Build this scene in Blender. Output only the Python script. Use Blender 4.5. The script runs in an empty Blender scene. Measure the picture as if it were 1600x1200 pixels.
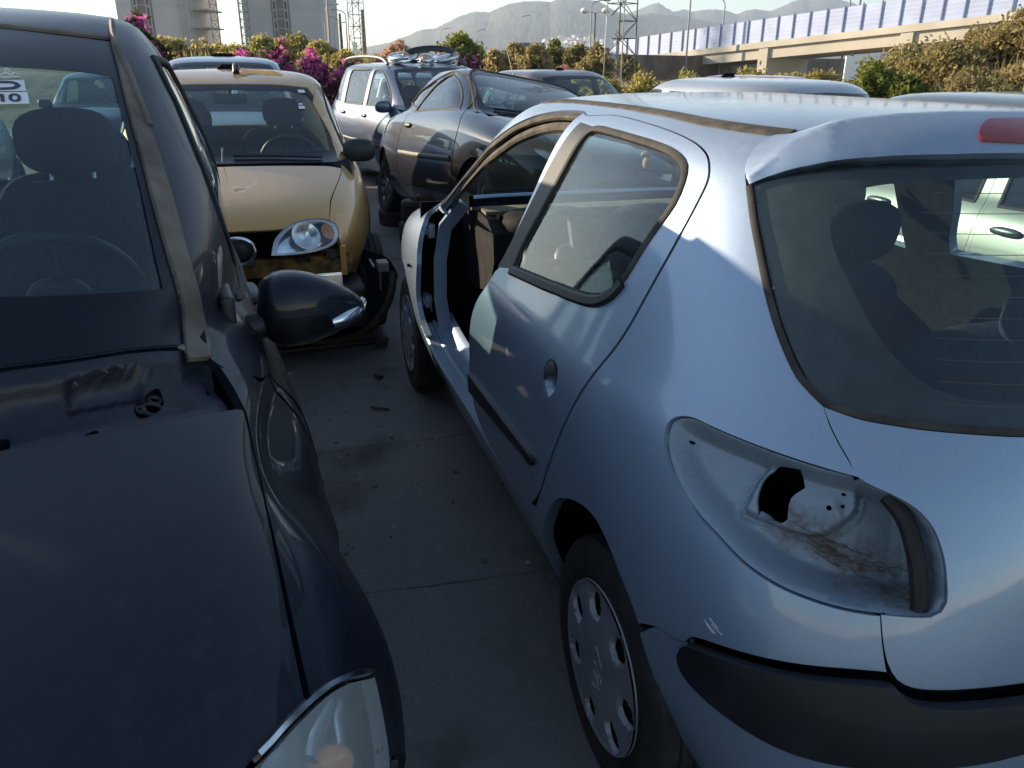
import bpy, bmesh, math, random
import numpy as np
from mathutils import Vector, Matrix, geometry
rad = math.radians
sc = bpy.context.scene
COL = sc.collection

# ------------------------------------------------------------------ camera, sky, sun, exposure
cam_d = bpy.data.cameras.new('camera'); cam = bpy.data.objects.new('camera', cam_d); COL.objects.link(cam)
cam_d.sensor_width = 36.0; cam_d.lens = 28.125; cam_d.clip_start = 0.03; cam_d.clip_end = 20000
def _aim():
    yaw, pitch, roll = rad(16.8), rad(21.7), rad(.3)
    f = np.array([math.cos(yaw)*math.cos(pitch), -math.sin(yaw)*math.cos(pitch), -math.sin(pitch)])
    r = np.array([-math.sin(yaw), -math.cos(yaw), 0.]); u = np.cross(r, f)
    c, s = math.cos(roll), math.sin(roll)
    r2 = c*r+s*u; u2 = -s*r+c*u
    M = Matrix(((r2[0], u2[0], -f[0], -1.288), (r2[1], u2[1], -f[1], 1.384), (r2[2], u2[2], -f[2], 1.506), (0, 0, 0, 1)))
    cam.matrix_world = M
_aim()
sc.camera = cam

SUN_AZ = math.atan2(1.0, 0.92)      # angle from +X towards +Y
SUN_EL = rad(15.0)
sun_dir = Vector((math.cos(SUN_EL)*math.cos(SUN_AZ), math.cos(SUN_EL)*math.sin(SUN_AZ), math.sin(SUN_EL)))
world = bpy.data.worlds.new('World'); sc.world = world; world.use_nodes = True
wn = world.node_tree; bg = wn.nodes['Background']; sky = wn.nodes.new('ShaderNodeTexSky')
sky.sky_type = 'NISHITA'; sky.sun_disc = False; sky.sun_elevation = SUN_EL; sky.sun_rotation = rad(90)-SUN_AZ
sky.air_density = 1.0; sky.dust_density = 0.0; sky.ozone_density = 1.3; sky.altitude = 50
wn.links.new(sky.outputs[0], bg.inputs[0]); bg.inputs[1].default_value = 0.09
sd = bpy.data.lights.new('sun', 'SUN'); sun = bpy.data.objects.new('sun', sd); COL.objects.link(sun)
sd.energy = 5.0; sd.angle = rad(.53); sd.color = (1.0, .83, .60)
sun.rotation_euler = sun_dir.to_track_quat('Z', 'Y').to_euler(); sun.location = (0, 0, 60)
sc.view_settings.view_transform = 'Standard'; sc.view_settings.look = 'None'
sc.view_settings.exposure = 1.28; sc.view_settings.gamma = 1.0
sc.cycles.max_bounces = 10; sc.cycles.transparent_max_bounces = 16; sc.cycles.glossy_bounces = 5; sc.cycles.volume_bounces = 1

# ------------------------------------------------------------------ materials
MATS = {}
def nt(name):
    m = bpy.data.materials.new(name); m.use_nodes = True; t = m.node_tree; t.nodes.clear()
    out = t.nodes.new('ShaderNodeOutputMaterial'); return m, t, out
def nd(t, kind, **kw):
    n = t.nodes.new(kind)
    for k, v in kw.items():
        if k.startswith('i_'):
            key = k[2:].replace('_', ' ')
            n.inputs[key].default_value = v
        else: setattr(n, k, v)
    return n
def noise(t, scale, detail=4, rough=.55, vec=None, dist=0.0):
    n = nd(t, 'ShaderNodeTexNoise'); n.inputs['Scale'].default_value = scale; n.inputs['Detail'].default_value = detail
    n.inputs['Roughness'].default_value = rough; n.inputs['Distortion'].default_value = dist
    if vec is None:
        tc = nd(t, 'ShaderNodeTexCoord'); vec = tc.outputs['Object']
    t.links.new(vec, n.inputs['Vector']); return n.outputs['Fac']
def ramp(t, fac, stops):
    r = nd(t, 'ShaderNodeValToRGB'); e = r.color_ramp.elements
    while len(e) < len(stops): e.new(.5)
    for k, (p, c) in enumerate(stops):
        e[k].position = p; e[k].color = (c, c, c, 1) if not isinstance(c, (tuple, list)) else tuple(c)+((1,) if len(c) == 3 else ())
    t.links.new(fac, r.inputs[0]); return r.outputs[0]
def mth(t, op, a, b=None):
    m = nd(t, 'ShaderNodeMath', operation=op)
    for i, x in enumerate((a, b)):
        if x is None: continue
        if isinstance(x, (int, float)): m.inputs[i].default_value = x
        else: t.links.new(x, m.inputs[i])
    return m.outputs[0]
def mixc(t, fac, a, b):
    m = nd(t, 'ShaderNodeMix', data_type='RGBA')
    for s, x in ((m.inputs[0], fac), (m.inputs[6], a), (m.inputs[7], b)):
        if isinstance(x, (int, float)): s.default_value = x
        elif isinstance(x, (tuple, list)): s.default_value = tuple(x)+((1,) if len(x) == 3 else ())
        else: t.links.new(x, s)
    return m.outputs[2]
def bumpn(t, h, strength=.3, dist=.01):
    b = nd(t, 'ShaderNodeBump'); b.inputs['Strength'].default_value = strength; b.inputs['Distance'].default_value = dist
    t.links.new(h, b.inputs['Height']); return b.outputs[0]
def setc(p, key, x, t):
    if isinstance(x, (int, float)): p.inputs[key].default_value = x
    elif isinstance(x, (tuple, list)): p.inputs[key].default_value = tuple(x)+((1,) if len(x) == 3 else ())
    else: t.links.new(x, p.inputs[key])
def simple(name, col, rough=.6, metal=0.0, var=.12, scale=18, bump=0.0, spec=.5, bscale=None, coat=0.0):
    if name in MATS: return MATS[name]
    m, t, out = nt(name); p = nd(t, 'ShaderNodeBsdfPrincipled')
    n = noise(t, scale, 5)
    d = tuple(max(0, c*(1-var*2)) for c in col); b = tuple(min(1, c*(1+var)) for c in col)
    setc(p, 'Base Color', mixc(t, ramp(t, n, [(.3, 0.), (.7, 1.)]), d, b), t)
    setc(p, 'Roughness', rough, t); setc(p, 'Metallic', metal, t); p.inputs['Specular IOR Level'].default_value = spec
    if coat: p.inputs['Coat Weight'].default_value = coat; p.inputs['Coat Roughness'].default_value = .04
    if bump: t.links.new(bumpn(t, noise(t, bscale or scale*3, 6), min(1, bump*2), .5/(bscale or scale*3)), p.inputs['Normal'])
    t.links.new(p.outputs[0], out.inputs[0]); MATS[name] = m; return m
def paint(name, col, metal=.55, rough=.33, coat=1.0, dust=.25, dustcol=(.30, .26, .22), coatrough=.03, peel=None, streak=.5, spec=.5):
    """car paint: metallic flake base under clear coat, a film of settled dust on upward faces, faint wipe marks"""
    m, t, out = nt(name); p = nd(t, 'ShaderNodeBsdfPrincipled')
    fl = noise(t, 900, 2, .5)
    base = mixc(t, ramp(t, fl, [(.35, 0.), (.7, 1.)]), tuple(c*.86 for c in col), tuple(min(1, c*1.12) for c in col))
    geo = nd(t, 'ShaderNodeNewGeometry'); sx = nd(t, 'ShaderNodeSeparateXYZ'); t.links.new(geo.outputs['Normal'], sx.inputs[0])
    up = ramp(t, sx.outputs[2], [(.25, .06), (.92, 1.)])
    grit = ramp(t, noise(t, 3.2, 7, .62), [(.3, .35), (.75, 1.)])
    sp = ramp(t, noise(t, 70, 3, .6), [(.45, .5), (.72, 1.)])
    film = mth(t, 'MULTIPLY', mth(t, 'MULTIPLY', up, grit), mth(t, 'MULTIPLY', sp, dust))
    tc = nd(t, 'ShaderNodeTexCoord'); mp = nd(t, 'ShaderNodeMapping'); mp.inputs['Scale'].default_value = (26, 26, 1.1); t.links.new(tc.outputs['Object'], mp.inputs[0])
    run = mth(t, 'MULTIPLY', ramp(t, noise(t, 1.0, 5, .6, mp.outputs[0]), [(.52, 0.), (.72, 1.)]), ramp(t, noise(t, 2.1, 4), [(.4, 0.), (.62, 1.)]))
    spk = ramp(t, noise(t, 330, 1, .4), [(.73, 0.), (.77, 1.)])
    film = mth(t, 'MINIMUM', mth(t, 'ADD', film, mth(t, 'ADD', mth(t, 'MULTIPLY', run, streak*.16), mth(t, 'MULTIPLY', spk, streak*.30))), .9)
    cc = mixc(t, film, base, dustcol)
    rg = mth(t, 'ADD', rough, mth(t, 'MULTIPLY', film, .5))
    cr = mth(t, 'ADD', coatrough, mth(t, 'MULTIPLY', film, .35))
    cw = mth(t, 'SUBTRACT', coat, mth(t, 'MULTIPLY', film, .8))
    if peel is not None:
        pc, amt = peel
        pn = noise(t, 2.6, 8, .58, dist=.6)
        pm = mth(t, 'MULTIPLY', ramp(t, pn, [(amt, 0.), (amt+.012, 1.)]), ramp(t, sx.outputs[2], [(.5, 0.), (.7, 1.)]))
        edge = mth(t, 'MULTIPLY', ramp(t, pn, [(amt-.03, 0.), (amt-.002, 1.), (amt+.004, 1.), (amt+.02, 0.)]), ramp(t, sx.outputs[2], [(.5, 0.), (.7, 1.)]))
        cc = mixc(t, mth(t, 'MULTIPLY', pm, .55), cc, pc); cc = mixc(t, mth(t, 'MULTIPLY', edge, .7), cc, (.62, .56, .47))
        rg = mth(t, 'ADD', rg, mth(t, 'MULTIPLY', pm, .3)); cw = mth(t, 'SUBTRACT', cw, pm)
    setc(p, 'Base Color', cc, t); setc(p, 'Roughness', rg, t); setc(p, 'Metallic', mth(t, 'MULTIPLY', mth(t, 'SUBTRACT', 1.0, film), metal), t)
    setc(p, 'Coat Weight', cw, t); setc(p, 'Coat Roughness', cr, t); p.inputs['Specular IOR Level'].default_value = spec
    t.links.new(bumpn(t, noise(t, 240, 2, .5), .012, .002), p.inputs['Coat Normal'])
    t.links.new(p.outputs[0], out.inputs[0]); return m
def glass(name, tint=(.55, .68, .66), dirt=.06, rough=.015, dirtcol=(.42, .42, .40), refl=1.0, dscale=2.5):
    """thin car glass: tinted see-through, mirror by Fresnel, thin film of dust"""
    m, t, out = nt(name)
    tr = nd(t, 'ShaderNodeBsdfTransparent'); setc(tr, 'Color', tint, t)
    gl = nd(t, 'ShaderNodeBsdfGlossy'); setc(gl, 'Roughness', rough, t); setc(gl, 'Color', (refl, refl, refl), t)
    ge = nd(t, 'ShaderNodeNewGeometry'); dp = nd(t, 'ShaderNodeVectorMath', operation='DOT_PRODUCT'); t.links.new(ge.outputs['Normal'], dp.inputs[0]); t.links.new(ge.outputs['Incoming'], dp.inputs[1])
    ab = mth(t, 'ABSOLUTE', dp.outputs['Value']); f2 = mth(t, 'ADD', .055, mth(t, 'MULTIPLY', mth(t, 'POWER', mth(t, 'SUBTRACT', 1.0, ab), 4.6), .93))
    m1 = nd(t, 'ShaderNodeMixShader'); t.links.new(f2, m1.inputs[0]); t.links.new(tr.outputs[0], m1.inputs[1]); t.links.new(gl.outputs[0], m1.inputs[2])
    df = nd(t, 'ShaderNodeBsdfDiffuse'); setc(df, 'Color', dirtcol, t)
    dn = mth(t, 'MULTIPLY', ramp(t, noise(t, dscale, 8, .65, dist=.4), [(.3, .35), (.8, 1.)]), dirt)
    m2 = nd(t, 'ShaderNodeMixShader'); t.links.new(dn, m2.inputs[0]); t.links.new(m1.outputs[0], m2.inputs[1]); t.links.new(df.outputs[0], m2.inputs[2])
    t.links.new(m2.outputs[0], out.inputs[0]); return m

# ------------------------------------------------------------------ mesh helpers
def unit(a):
    a = np.asarray(a, float); l = np.linalg.norm(a, axis=-1, keepdims=True); return a/np.maximum(l, 1e-12)
class MB:
    """collects pieces of one mesh, with its own vertex normals where given"""
    def __init__(s): s.V = []; s.N = []; s.F = []; s.n = 0; s.M = []; s.cust = True
    def add(s, V, F, N=None, mi=0, mirror=False):
        V = np.asarray(V, float).reshape(-1, 3)
        if N is None: N = np.zeros_like(V); s.cust = False
        for k in ((0, 1) if mirror else (0,)):
            W, Q = V.copy(), np.array(N, float)
            if k: W[:, 1] *= -1; Q[:, 1] *= -1
            s.V.append(W); s.N.append(Q)
            for f in F:
                f = [int(i)+s.n for i in f]
                s.F.append(f[::-1] if k else f); s.M.append(mi)
            s.n += len(V)
        return s
    def build(s, name, mat, parent=None, sharp=35, smooth=True, split=None):
        if split is not None:   # one object per side (and per axle): split = True or the x between the axles
            V = np.concatenate(s.V); N = np.concatenate(s.N); res = {}
            for f, mi in zip(s.F, s.M):
                c = V[f].mean(0); res.setdefault((c[1] > 0,)+(() if split is True else (c[0] > split,)), []).append((f, mi))
            out = {}
            for key in sorted(res, reverse=True):
                q = MB(); q.cust = s.cust; used = sorted({i for f, _ in res[key] for i in f}); mp = {i: k for k, i in enumerate(used)}
                q.V = [V[used]]; q.N = [N[used]]; q.F = [[mp[i] for i in f] for f, _ in res[key]]; q.M = [mi for _, mi in res[key]]; q.n = len(used)
                out[key] = q.build(name, mat, parent[0 if key[0] else 1] if isinstance(parent, tuple) else parent, sharp, smooth)
            return tuple(out.values())
        me = bpy.data.meshes.new(name)
        V = np.concatenate(s.V) if s.V else np.zeros((0, 3)); N = np.concatenate(s.N) if s.N else V
        me.from_pydata(V.tolist(), [], s.F)
        mats = mat if isinstance(mat, (list, tuple)) else [mat]
        for m in mats: me.materials.append(m)
        if len(mats) > 1: me.polygons.foreach_set('material_index', s.M)
        me.polygons.foreach_set('use_smooth', [smooth]*len(me.polygons))
        me.update()
        if s.cust and len(V): me.normals_split_custom_set_from_vertices(N.tolist())
        elif smooth and sharp is not None: me.set_sharp_from_angle(angle=rad(sharp))
        o = bpy.data.objects.new(name, me); COL.objects.link(o)
        if parent is not None: o.parent = parent
        return o
def thing(name, label, cat, loc=(0, 0, 0), rot=(0, 0, 0), group=None, scale=None):
    o = bpy.data.objects.new(name, None); COL.objects.link(o); o.empty_display_size = .2
    o.location = loc; o.rotation_euler = rot
    if scale: o.scale = scale
    o['label'] = label; o['category'] = cat
    if group: o['group'] = group
    return o
def tag(o, label, cat, group=None):
    o['label'] = label; o['category'] = cat
    if group: o['group'] = group
    return o
def struct(o, kind='structure'):
    o['kind'] = kind; return o
def copy_tree(o, parent=None):
    c = o.copy(); COL.objects.link(c)
    if parent is not None: c.parent = parent
    for ch in list(o.children): copy_tree(ch, c)
    return c
def frames(P, closed=False, up=None):
    P = np.asarray(P, float)
    if closed: T = unit(np.roll(P, -1, 0)-np.roll(P, 1, 0))
    else:
        T = np.empty_like(P); T[1:-1] = P[2:]-P[:-2]; T[0] = P[1]-P[0]; T[-1] = P[-1]-P[-2]; T = unit(T)
    if up is None:
        U = np.empty_like(P); a = np.array([0, 0, 1.]) if abs(T[0, 2]) < .9 else np.array([1., 0, 0])
        for i in range(len(P)):
            a = a-T[i]*(a@T[i]); a = a/np.linalg.norm(a); U[i] = a
    else:
        U = np.broadcast_to(np.asarray(up, float), P.shape).copy(); U = unit(U-T*np.sum(U*T, 1, keepdims=True))
    B = np.cross(T, U); return T, U, B
def sweep(mb, P, sec, closed=False, up=None, cap=True, mi=0, mirror=False):
    """sweep the closed section sec [(side, up)] along P"""
    T, U, B = frames(P, closed, up); P = np.asarray(P, float); k = len(sec); n = len(P)
    V = np.concatenate([[P[i]+B[i]*s[0]+U[i]*s[1] for s in sec] for i in range(n)])
    F = []
    for i in range(n if closed else n-1):
        for j in range(k):
            a, b = i*k+j, i*k+(j+1) % k; c, d = ((i+1) % n)*k+(j+1) % k, ((i+1) % n)*k+j
            F.append([a, b, c, d])
    if cap and not closed: F += [list(range(k))[::-1], list(range((n-1)*k, n*k))]
    mb.add(V, F, mi=mi, mirror=mirror); mb.cust = False; return mb
def circ(r, n=10, ry=None):
    return [(r*math.cos(2*math.pi*i/n), (ry or r)*math.sin(2*math.pi*i/n)) for i in range(n)]
def tube(mb, P, r, n=8, closed=False, mi=0, mirror=False, up=None, ry=None):
    return sweep(mb, P, circ(r, n, ry), closed, up, True, mi, mirror)
def box(mb, c, s, R=None, mi=0, mirror=False, bev=0.0):
    hx, hy, hz = [x/2 for x in s]
    if bev > 0:
        bm = bmesh.new(); bmesh.ops.create_cube(bm, size=1)
        for v in bm.verts: v.co = Vector((v.co.x*s[0], v.co.y*s[1], v.co.z*s[2]))
        bmesh.ops.bevel(bm, geom=bm.edges[:], offset=min(bev, .45*min(s)), segments=3, affect='EDGES', profile=.6)
        bm.verts.index_update()
        V = np.array([v.co[:] for v in bm.verts]); F = [[v.index for v in f.verts] for f in bm.faces]; bm.free()
    else:
        V = np.array([(x*hx, y*hy, z*hz) for x in (-1, 1) for y in (-1, 1) for z in (-1, 1)])
        F = [[0, 1, 3, 2], [4, 6, 7, 5], [0, 4, 5, 1], [2, 3, 7, 6], [0, 2, 6, 4], [1, 5, 7, 3]]
    if R is not None: V = V@np.array(R).T
    mb.add(V+np.array(c), F, mi=mi, mirror=mirror); return mb
def rotm(axis, ang): return np.array(Matrix.Rotation(rad(ang), 3, axis))
def lathe(mb, prof, n=32, axis='Y', c=(0, 0, 0), mi=0, closed=False):
    """revolve [(radius, along)] about an axis"""
    V = []; k = len(prof)
    for i in range(n):
        a = 2*math.pi*i/n
        for r, h in prof:
            p = {'Y': (r*math.cos(a), h, r*math.sin(a)), 'Z': (r*math.cos(a), r*math.sin(a), h), 'X': (h, r*math.cos(a), r*math.sin(a))}[axis]
            V.append((p[0]+c[0], p[1]+c[1], p[2]+c[2]))
    F = []
    for i in range(n):
        for j in range(k if closed else k-1):
            F.append([i*k+j, i*k+(j+1) % k, ((i+1) % n)*k+(j+1) % k, ((i+1) % n)*k+j])
    mb.add(V, F, mi=mi); return mb
def ell(mb, c, r, R=None, nu=20, nv=12, p=2.0, mi=0, mirror=False):
    V = []; F = []
    f = lambda x: math.copysign(abs(x)**(2/p), x)
    for j in range(nv+1):
        b = -math.pi/2+math.pi*j/nv
        for i in range(nu):
            a = 2*math.pi*i/nu
            V.append((r[0]*f(math.cos(b))*f(math.cos(a)), r[1]*f(math.cos(b))*f(math.sin(a)), r[2]*f(math.sin(b))))
    for j in range(nv):
        for i in range(nu): F.append([j*nu+i, j*nu+(i+1) % nu, (j+1)*nu+(i+1) % nu, (j+1)*nu+i])
    V = np.array(V)
    if R is not None: V = V@np.array(R).T
    mb.add(V+np.array(c), F, mi=mi, mirror=mirror); return mb
def prism(mb, poly, axis, a, b, mi=0, mirror=False):
    """extrude a 2D polygon along an axis between a and b; 2D axes are the other two in order"""
    k = len(poly); V = []
    for h in (a, b):
        for p, q in poly: V.append({'X': (h, p, q), 'Y': (p, h, q), 'Z': (p, q, h)}[axis])
    F = [list(range(k))[::-1], list(range(k, 2*k))]+[[i, (i+1) % k, k+(i+1) % k, k+i] for i in range(k)]
    mb.add(V, F, mi=mi, mirror=mirror); return mb

# ------------------------------------------------------------------ car skins
def nspline(t, y):
    t = np.asarray(t, float); y = np.asarray(y, float); n = len(t)
    h = np.diff(t); A = np.zeros((n, n)); b = np.zeros(n); A[0, 0] = A[-1, -1] = 1
    for i in range(1, n-1):
        A[i, i-1] = h[i-1]; A[i, i] = 2*(h[i-1]+h[i]); A[i, i+1] = h[i]
        b[i] = 6*((y[i+1]-y[i])/h[i]-(y[i]-y[i-1])/h[i-1])
    m = np.linalg.solve(A, b)
    def f(x):
        x = np.asarray(x, float); k = np.clip(np.searchsorted(t, x)-1, 0, n-2)
        a = t[k+1]-x; c = x-t[k]; H = h[k]
        return (m[k]*a**3+m[k+1]*c**3)/(6*H)+(y[k]/H-m[k]*H/6)*a+(y[k+1]/H-m[k+1]*H/6)*c
    return f
class Shell:
    """left half of a car's skin S(u,v): v climbs from sill to roof crown, u runs round the plan
    (0 rear centre, 1..2 flank, 3 front centre). knots: z, half width, rear x, front x, rear and front squareness"""
    def __init__(s, K, x0r, x0f, ex=None):
        K = np.array(K, float); s.v = np.arange(len(K))/(len(K)-1.0)
        s.z, s.W, s.xr, s.xf, s.nr, s.nf = [nspline(s.v, K[:, i]) for i in range(6)]
        s.x0r, s.x0f, s.ex = x0r, x0f, ex
        vv = np.linspace(0, 1, 2001); s._vz = (s.z(vv), vv)
    TN = np.linspace(1.6, 7, 28); TT = np.linspace(0, 1, 301); TA = []; TB = []
    for _n in TN:
        _th = np.linspace(0, np.pi/2, 3001); _A = np.cos(_th)**(2/_n); _B = np.sin(_th)**(2/_n)
        _L = np.concatenate([[0], np.cumsum(np.hypot(np.diff(_A), np.diff(_B)))]); _L /= _L[-1]
        TA.append(np.interp(TT, _L, _A)); TB.append(np.interp(TT, _L, _B))
    TA = np.array(TA); TB = np.array(TB)
    def sup(s, t, n):
        fi = np.clip((n-1.6)/5.4*27, 0, 26.999); i = fi.astype(int); fi = fi-i
        fj = np.clip(t*300, 0, 299.9999); j = fj.astype(int); fj = fj-j
        return [(T[i, j]*(1-fj)+T[i, j+1]*fj)*(1-fi)+(T[i+1, j]*(1-fj)+T[i+1, j+1]*fj)*fi for T in (s.TA, s.TB)]
    def __call__(s, u, v):
        u = np.asarray(u, float); v = np.asarray(v, float); u, v = np.broadcast_arrays(u, v)
        z = s.z(v); W = s.W(v); xr = s.xr(v); xf = s.xf(v)
        a, b = s.sup(np.clip(u, 0, 1), s.nr(v)); a2, b2 = s.sup(np.clip(3-u, 0, 1), s.nf(v))
        x = np.where(u < 1, s.x0r-(s.x0r-xr)*a, np.where(u > 2, s.x0f+(xf-s.x0f)*a2, s.x0r+(s.x0f-s.x0r)*(u-1)))
        y = W*np.where(u < 1, b, np.where(u > 2, b2, 1.0))
        P = np.stack([x, y, z], -1)
        if s.ex is not None: P = s.ex(P, u, v)
        return P
    def normal(s, u, v, pf=None, e=2e-3):
        f = pf or s
        u = np.clip(np.asarray(u, float), 0, 3); v = np.clip(np.asarray(v, float), 0, 1)
        du = f(np.minimum(u+e, 3), v)-f(np.maximum(u-e, 0), v); dv = f(u, np.minimum(v+e, 1))-f(u, np.maximum(v-e, 0))
        n = np.cross(du, dv); l = np.linalg.norm(n, axis=-1, keepdims=True)
        return np.where(l > 1e-10, -n/np.maximum(l, 1e-12), np.array([0, 0, 1.]))
    def vz(s, z): return float(np.interp(z, *s._vz))
    def side(s, x, z):
        """flank point by x,z -> (u,v)"""
        v = s.vz(z); uu = np.linspace(.02, 2.98, 1500); X = s(uu, np.full(1500, v))[:, 0]
        return (float(np.interp(x, X, uu)), v)
    def front(s, y, z):
        v = s.vz(z); uu = np.linspace(2, 3, 600); Y = s(uu, np.full(600, v))[:, 1]
        return (float(np.interp(-y, -Y, uu)), v)
    def rear(s, y, z):
        v = s.vz(z); uu = np.linspace(0, 1, 600); Y = s(uu, np.full(600, v))[:, 1]
        return (float(np.interp(y, Y, uu)), v)
    def metric(s, pts):
        q = np.asarray(pts, float); lo, hi = np.clip(q.min(0)-.01, 0, [3, 1]), np.clip(q.max(0)+.01, 0, [3, 1]); c = .5*(lo+hi)
        a = s(np.linspace(lo[0], hi[0], 41), np.full(41, q[:, 1].mean())); b = s(np.full(41, c[0]), np.linspace(lo[1], hi[1], 41))
        ln = lambda p: float(np.linalg.norm(np.diff(p, axis=0), axis=1).sum())
        return (max(ln(a), .01)/(hi[0]-lo[0]), max(ln(b), .01)/(hi[1]-lo[1]))
def smooth_poly(P, step, closed=True, corner=48):
    """resample a traced line as a smooth curve that keeps its sharp corners"""
    P = np.asarray(P, float)
    keep = [0]
    for i in range(1, len(P)):
        if np.linalg.norm(P[i]-P[keep[-1]]) > 1e-6: keep.append(i)
    P = P[keep]
    if closed and np.linalg.norm(P[0]-P[-1]) < 1e-6: P = P[:-1]
    n = len(P)
    if n < 3: closed = False
    def ang(i):
        a, b = P[i]-P[i-1], P[(i+1) % n]-P[i]
        return abs(math.degrees(math.atan2(a[0]*b[1]-a[1]*b[0], a@b)))
    cor = [False]*n
    for i in range(n):
        cor[i] = (not closed and i in (0, n-1)) or ang(i) > corner
    out = []
    for i in range(n if closed else n-1):
        p1, p2 = P[i], P[(i+1) % n]; L = np.linalg.norm(p2-p1)
        def tan(k, q0, q1, q2):
            return (q2-q0)*L/(np.linalg.norm(q2-q1)+np.linalg.norm(q1-q0)+1e-12)
        m1 = p2-p1 if cor[i] else tan(i, P[i-1], p1, p2)
        m2 = p2-p1 if cor[(i+1) % n] else tan(i+1, p1, p2, P[(i+2) % n])
        k = max(1, int(round(L/step)))
        for j in range(k):
            t = j/k; t2, t3 = t*t, t*t*t
            out.append((2*t3-3*t2+1)*p1+(t3-2*t2+t)*m1+(-2*t3+3*t2)*p2+(t3-t2)*m2)
    if not closed: out.append(P[-1])
    return np.array(out)
def inset(P, d):
    """shrink a closed polygon by d"""
    A = .5*np.sum(P[:, 0]*np.roll(P[:, 1], -1)-np.roll(P[:, 0], -1)*P[:, 1])
    T = unit(np.roll(P, -1, 0)-np.roll(P, 1, 0)); Nn = np.stack([-T[:, 1], T[:, 0]], 1)*np.sign(A)
    return P+Nn*d
def inpoly(Q, P):
    x, y = Q[:, 0], Q[:, 1]; r = np.zeros(len(Q), bool)
    a = P; b = np.roll(P, -1, 0)
    for (x1, y1), (x2, y2) in zip(a, b):
        if y1 == y2: continue
        c = ((y1 > y) != (y2 > y)) & (x < (x2-x1)*(y-y1)/(y2-y1)+x1); r ^= c
    return r
def dist_poly(Q, P, closed=True):
    d = np.full(len(Q), 1e9); b = np.roll(P, -1, 0)
    for i in range(len(P) if closed else len(P)-1):
        p, q = P[i], b[i]; e = q-p; t = np.clip(((Q-p)@e)/(e@e+1e-18), 0, 1)
        d = np.minimum(d, np.linalg.norm(Q-(p+t[:, None]*e), axis=1))
    return d
def panel(mb, S, outline, holes=(), off=0.0, step=.03, gap=0.0, lip=.014, mirror=False, mi=0, hole_lip=None, corner=48, back=False, edge=None, smooth=True):
    """a sheet of the skin inside outline (u,v) minus holes, moved off along the normal (number or function of u,v), with turned-in edges"""
    su, sv = S.metric(outline); m = np.array([su, sv])
    es = edge or step*.6
    loops = []
    for k, L in enumerate([outline]+list(holes)):
        P = np.asarray(L, float)*m
        P = smooth_poly(P, es, True, corner if smooth else -1)
        if gap: P = inset(P, gap if k == 0 else -gap)
        loops.append(P)
    O = loops[0]; lo, hi = O.min(0), O.max(0)
    gx, gy = np.meshgrid(np.arange(lo[0]+step*.5, hi[0], step), np.arange(lo[1]+step*.5, hi[1], step*.9), indexing='ij')
    gx[:, 1::2] += step*.5
    Q = np.stack([gx.ravel(), gy.ravel()], 1)
    ok = inpoly(Q, O)
    for H in loops[1:]: ok &= ~inpoly(Q, H)
    Q = Q[ok]
    for H in loops: Q = Q[dist_poly(Q, H) > step*.42]
    pts = list(map(tuple, np.concatenate(loops+[Q]))); edges = []; k = 0
    for H in loops:
        n = len(H); edges += [(k+i, k+(i+1) % n) for i in range(n)]; k += n
    r = geometry.delaunay_2d_cdt([Vector(p) for p in pts], edges, [], 0, 1e-7)
    V2 = np.array([tuple(v) for v in r[0]]); T = np.array([f for f in r[2] if len(f) == 3])
    C = V2[T].mean(1); ok = inpoly(C, O)
    for H in loops[1:]: ok &= ~inpoly(C, H)
    T = T[ok]
    e1 = V2[T[:, 1]]-V2[T[:, 0]]; e2 = V2[T[:, 2]]-V2[T[:, 0]]
    fl = (e1[:, 0]*e2[:, 1]-e1[:, 1]*e2[:, 0]) > 0
    T[fl] = T[fl][:, ::-1]
    uv = V2/m
    pf = S if (not callable(off) and off == 0) else (lambda u, v: S(u, v)+S.normal(u, v)*(off(u, v)[..., None] if callable(off) else off))
    P = pf(np.clip(uv[:, 0], 0, 3), np.clip(uv[:, 1], 0, 1)); N = S.normal(uv[:, 0], uv[:, 1], pf)
    if back: N = -N; T = T[:, ::-1]
    mb.add(P, T.tolist(), N, mi, mirror)
    for k, H in enumerate(loops):
        d = lip if k == 0 else (lip if hole_lip is None else hole_lip)
        if not d: continue
        u, v = np.clip(H[:, 0]/su, 0, 3), np.clip(H[:, 1]/sv, 0, 1)
        A = pf(u, v); n0 = S.normal(u, v, pf); B = A-n0*d
        if k == 0:   # no turned-in edge along the centre line
            cen = (np.abs(A[:, 1]) < 1e-4)
        else: cen = np.zeros(len(A), bool)
        Tn = unit(np.roll(A, -1, 0)-np.roll(A, 1, 0)); W = np.cross(Tn, n0)
        ar = np.sum(H[:, 0]*np.roll(H[:, 1], -1)-np.roll(H[:, 0], -1)*H[:, 1])
        sg = 1.0 if (ar > 0) == (k == 0) else -1.0
        n = len(H); F = []
        for i in range(n):
            j = (i+1) % n
            if cen[i] and cen[j]: continue
            f = [i, j, n+j, n+i]
            F.append(f if sg > 0 else f[::-1])
        mb.add(np.concatenate([A, B]), F, np.concatenate([W, W])*(-sg), mi, mirror)
    return mb
def line3(S, uv, off=0.0, step=.02, closed=False, corner=48):
    m = np.array(S.metric(uv)); P = smooth_poly(np.asarray(uv, float)*m, step, closed, corner)/m
    u, v = np.clip(P[:, 0], 0, 3), np.clip(P[:, 1], 0, 1)
    N = S.normal(u, v); return S(u, v)+N*off, N
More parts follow.
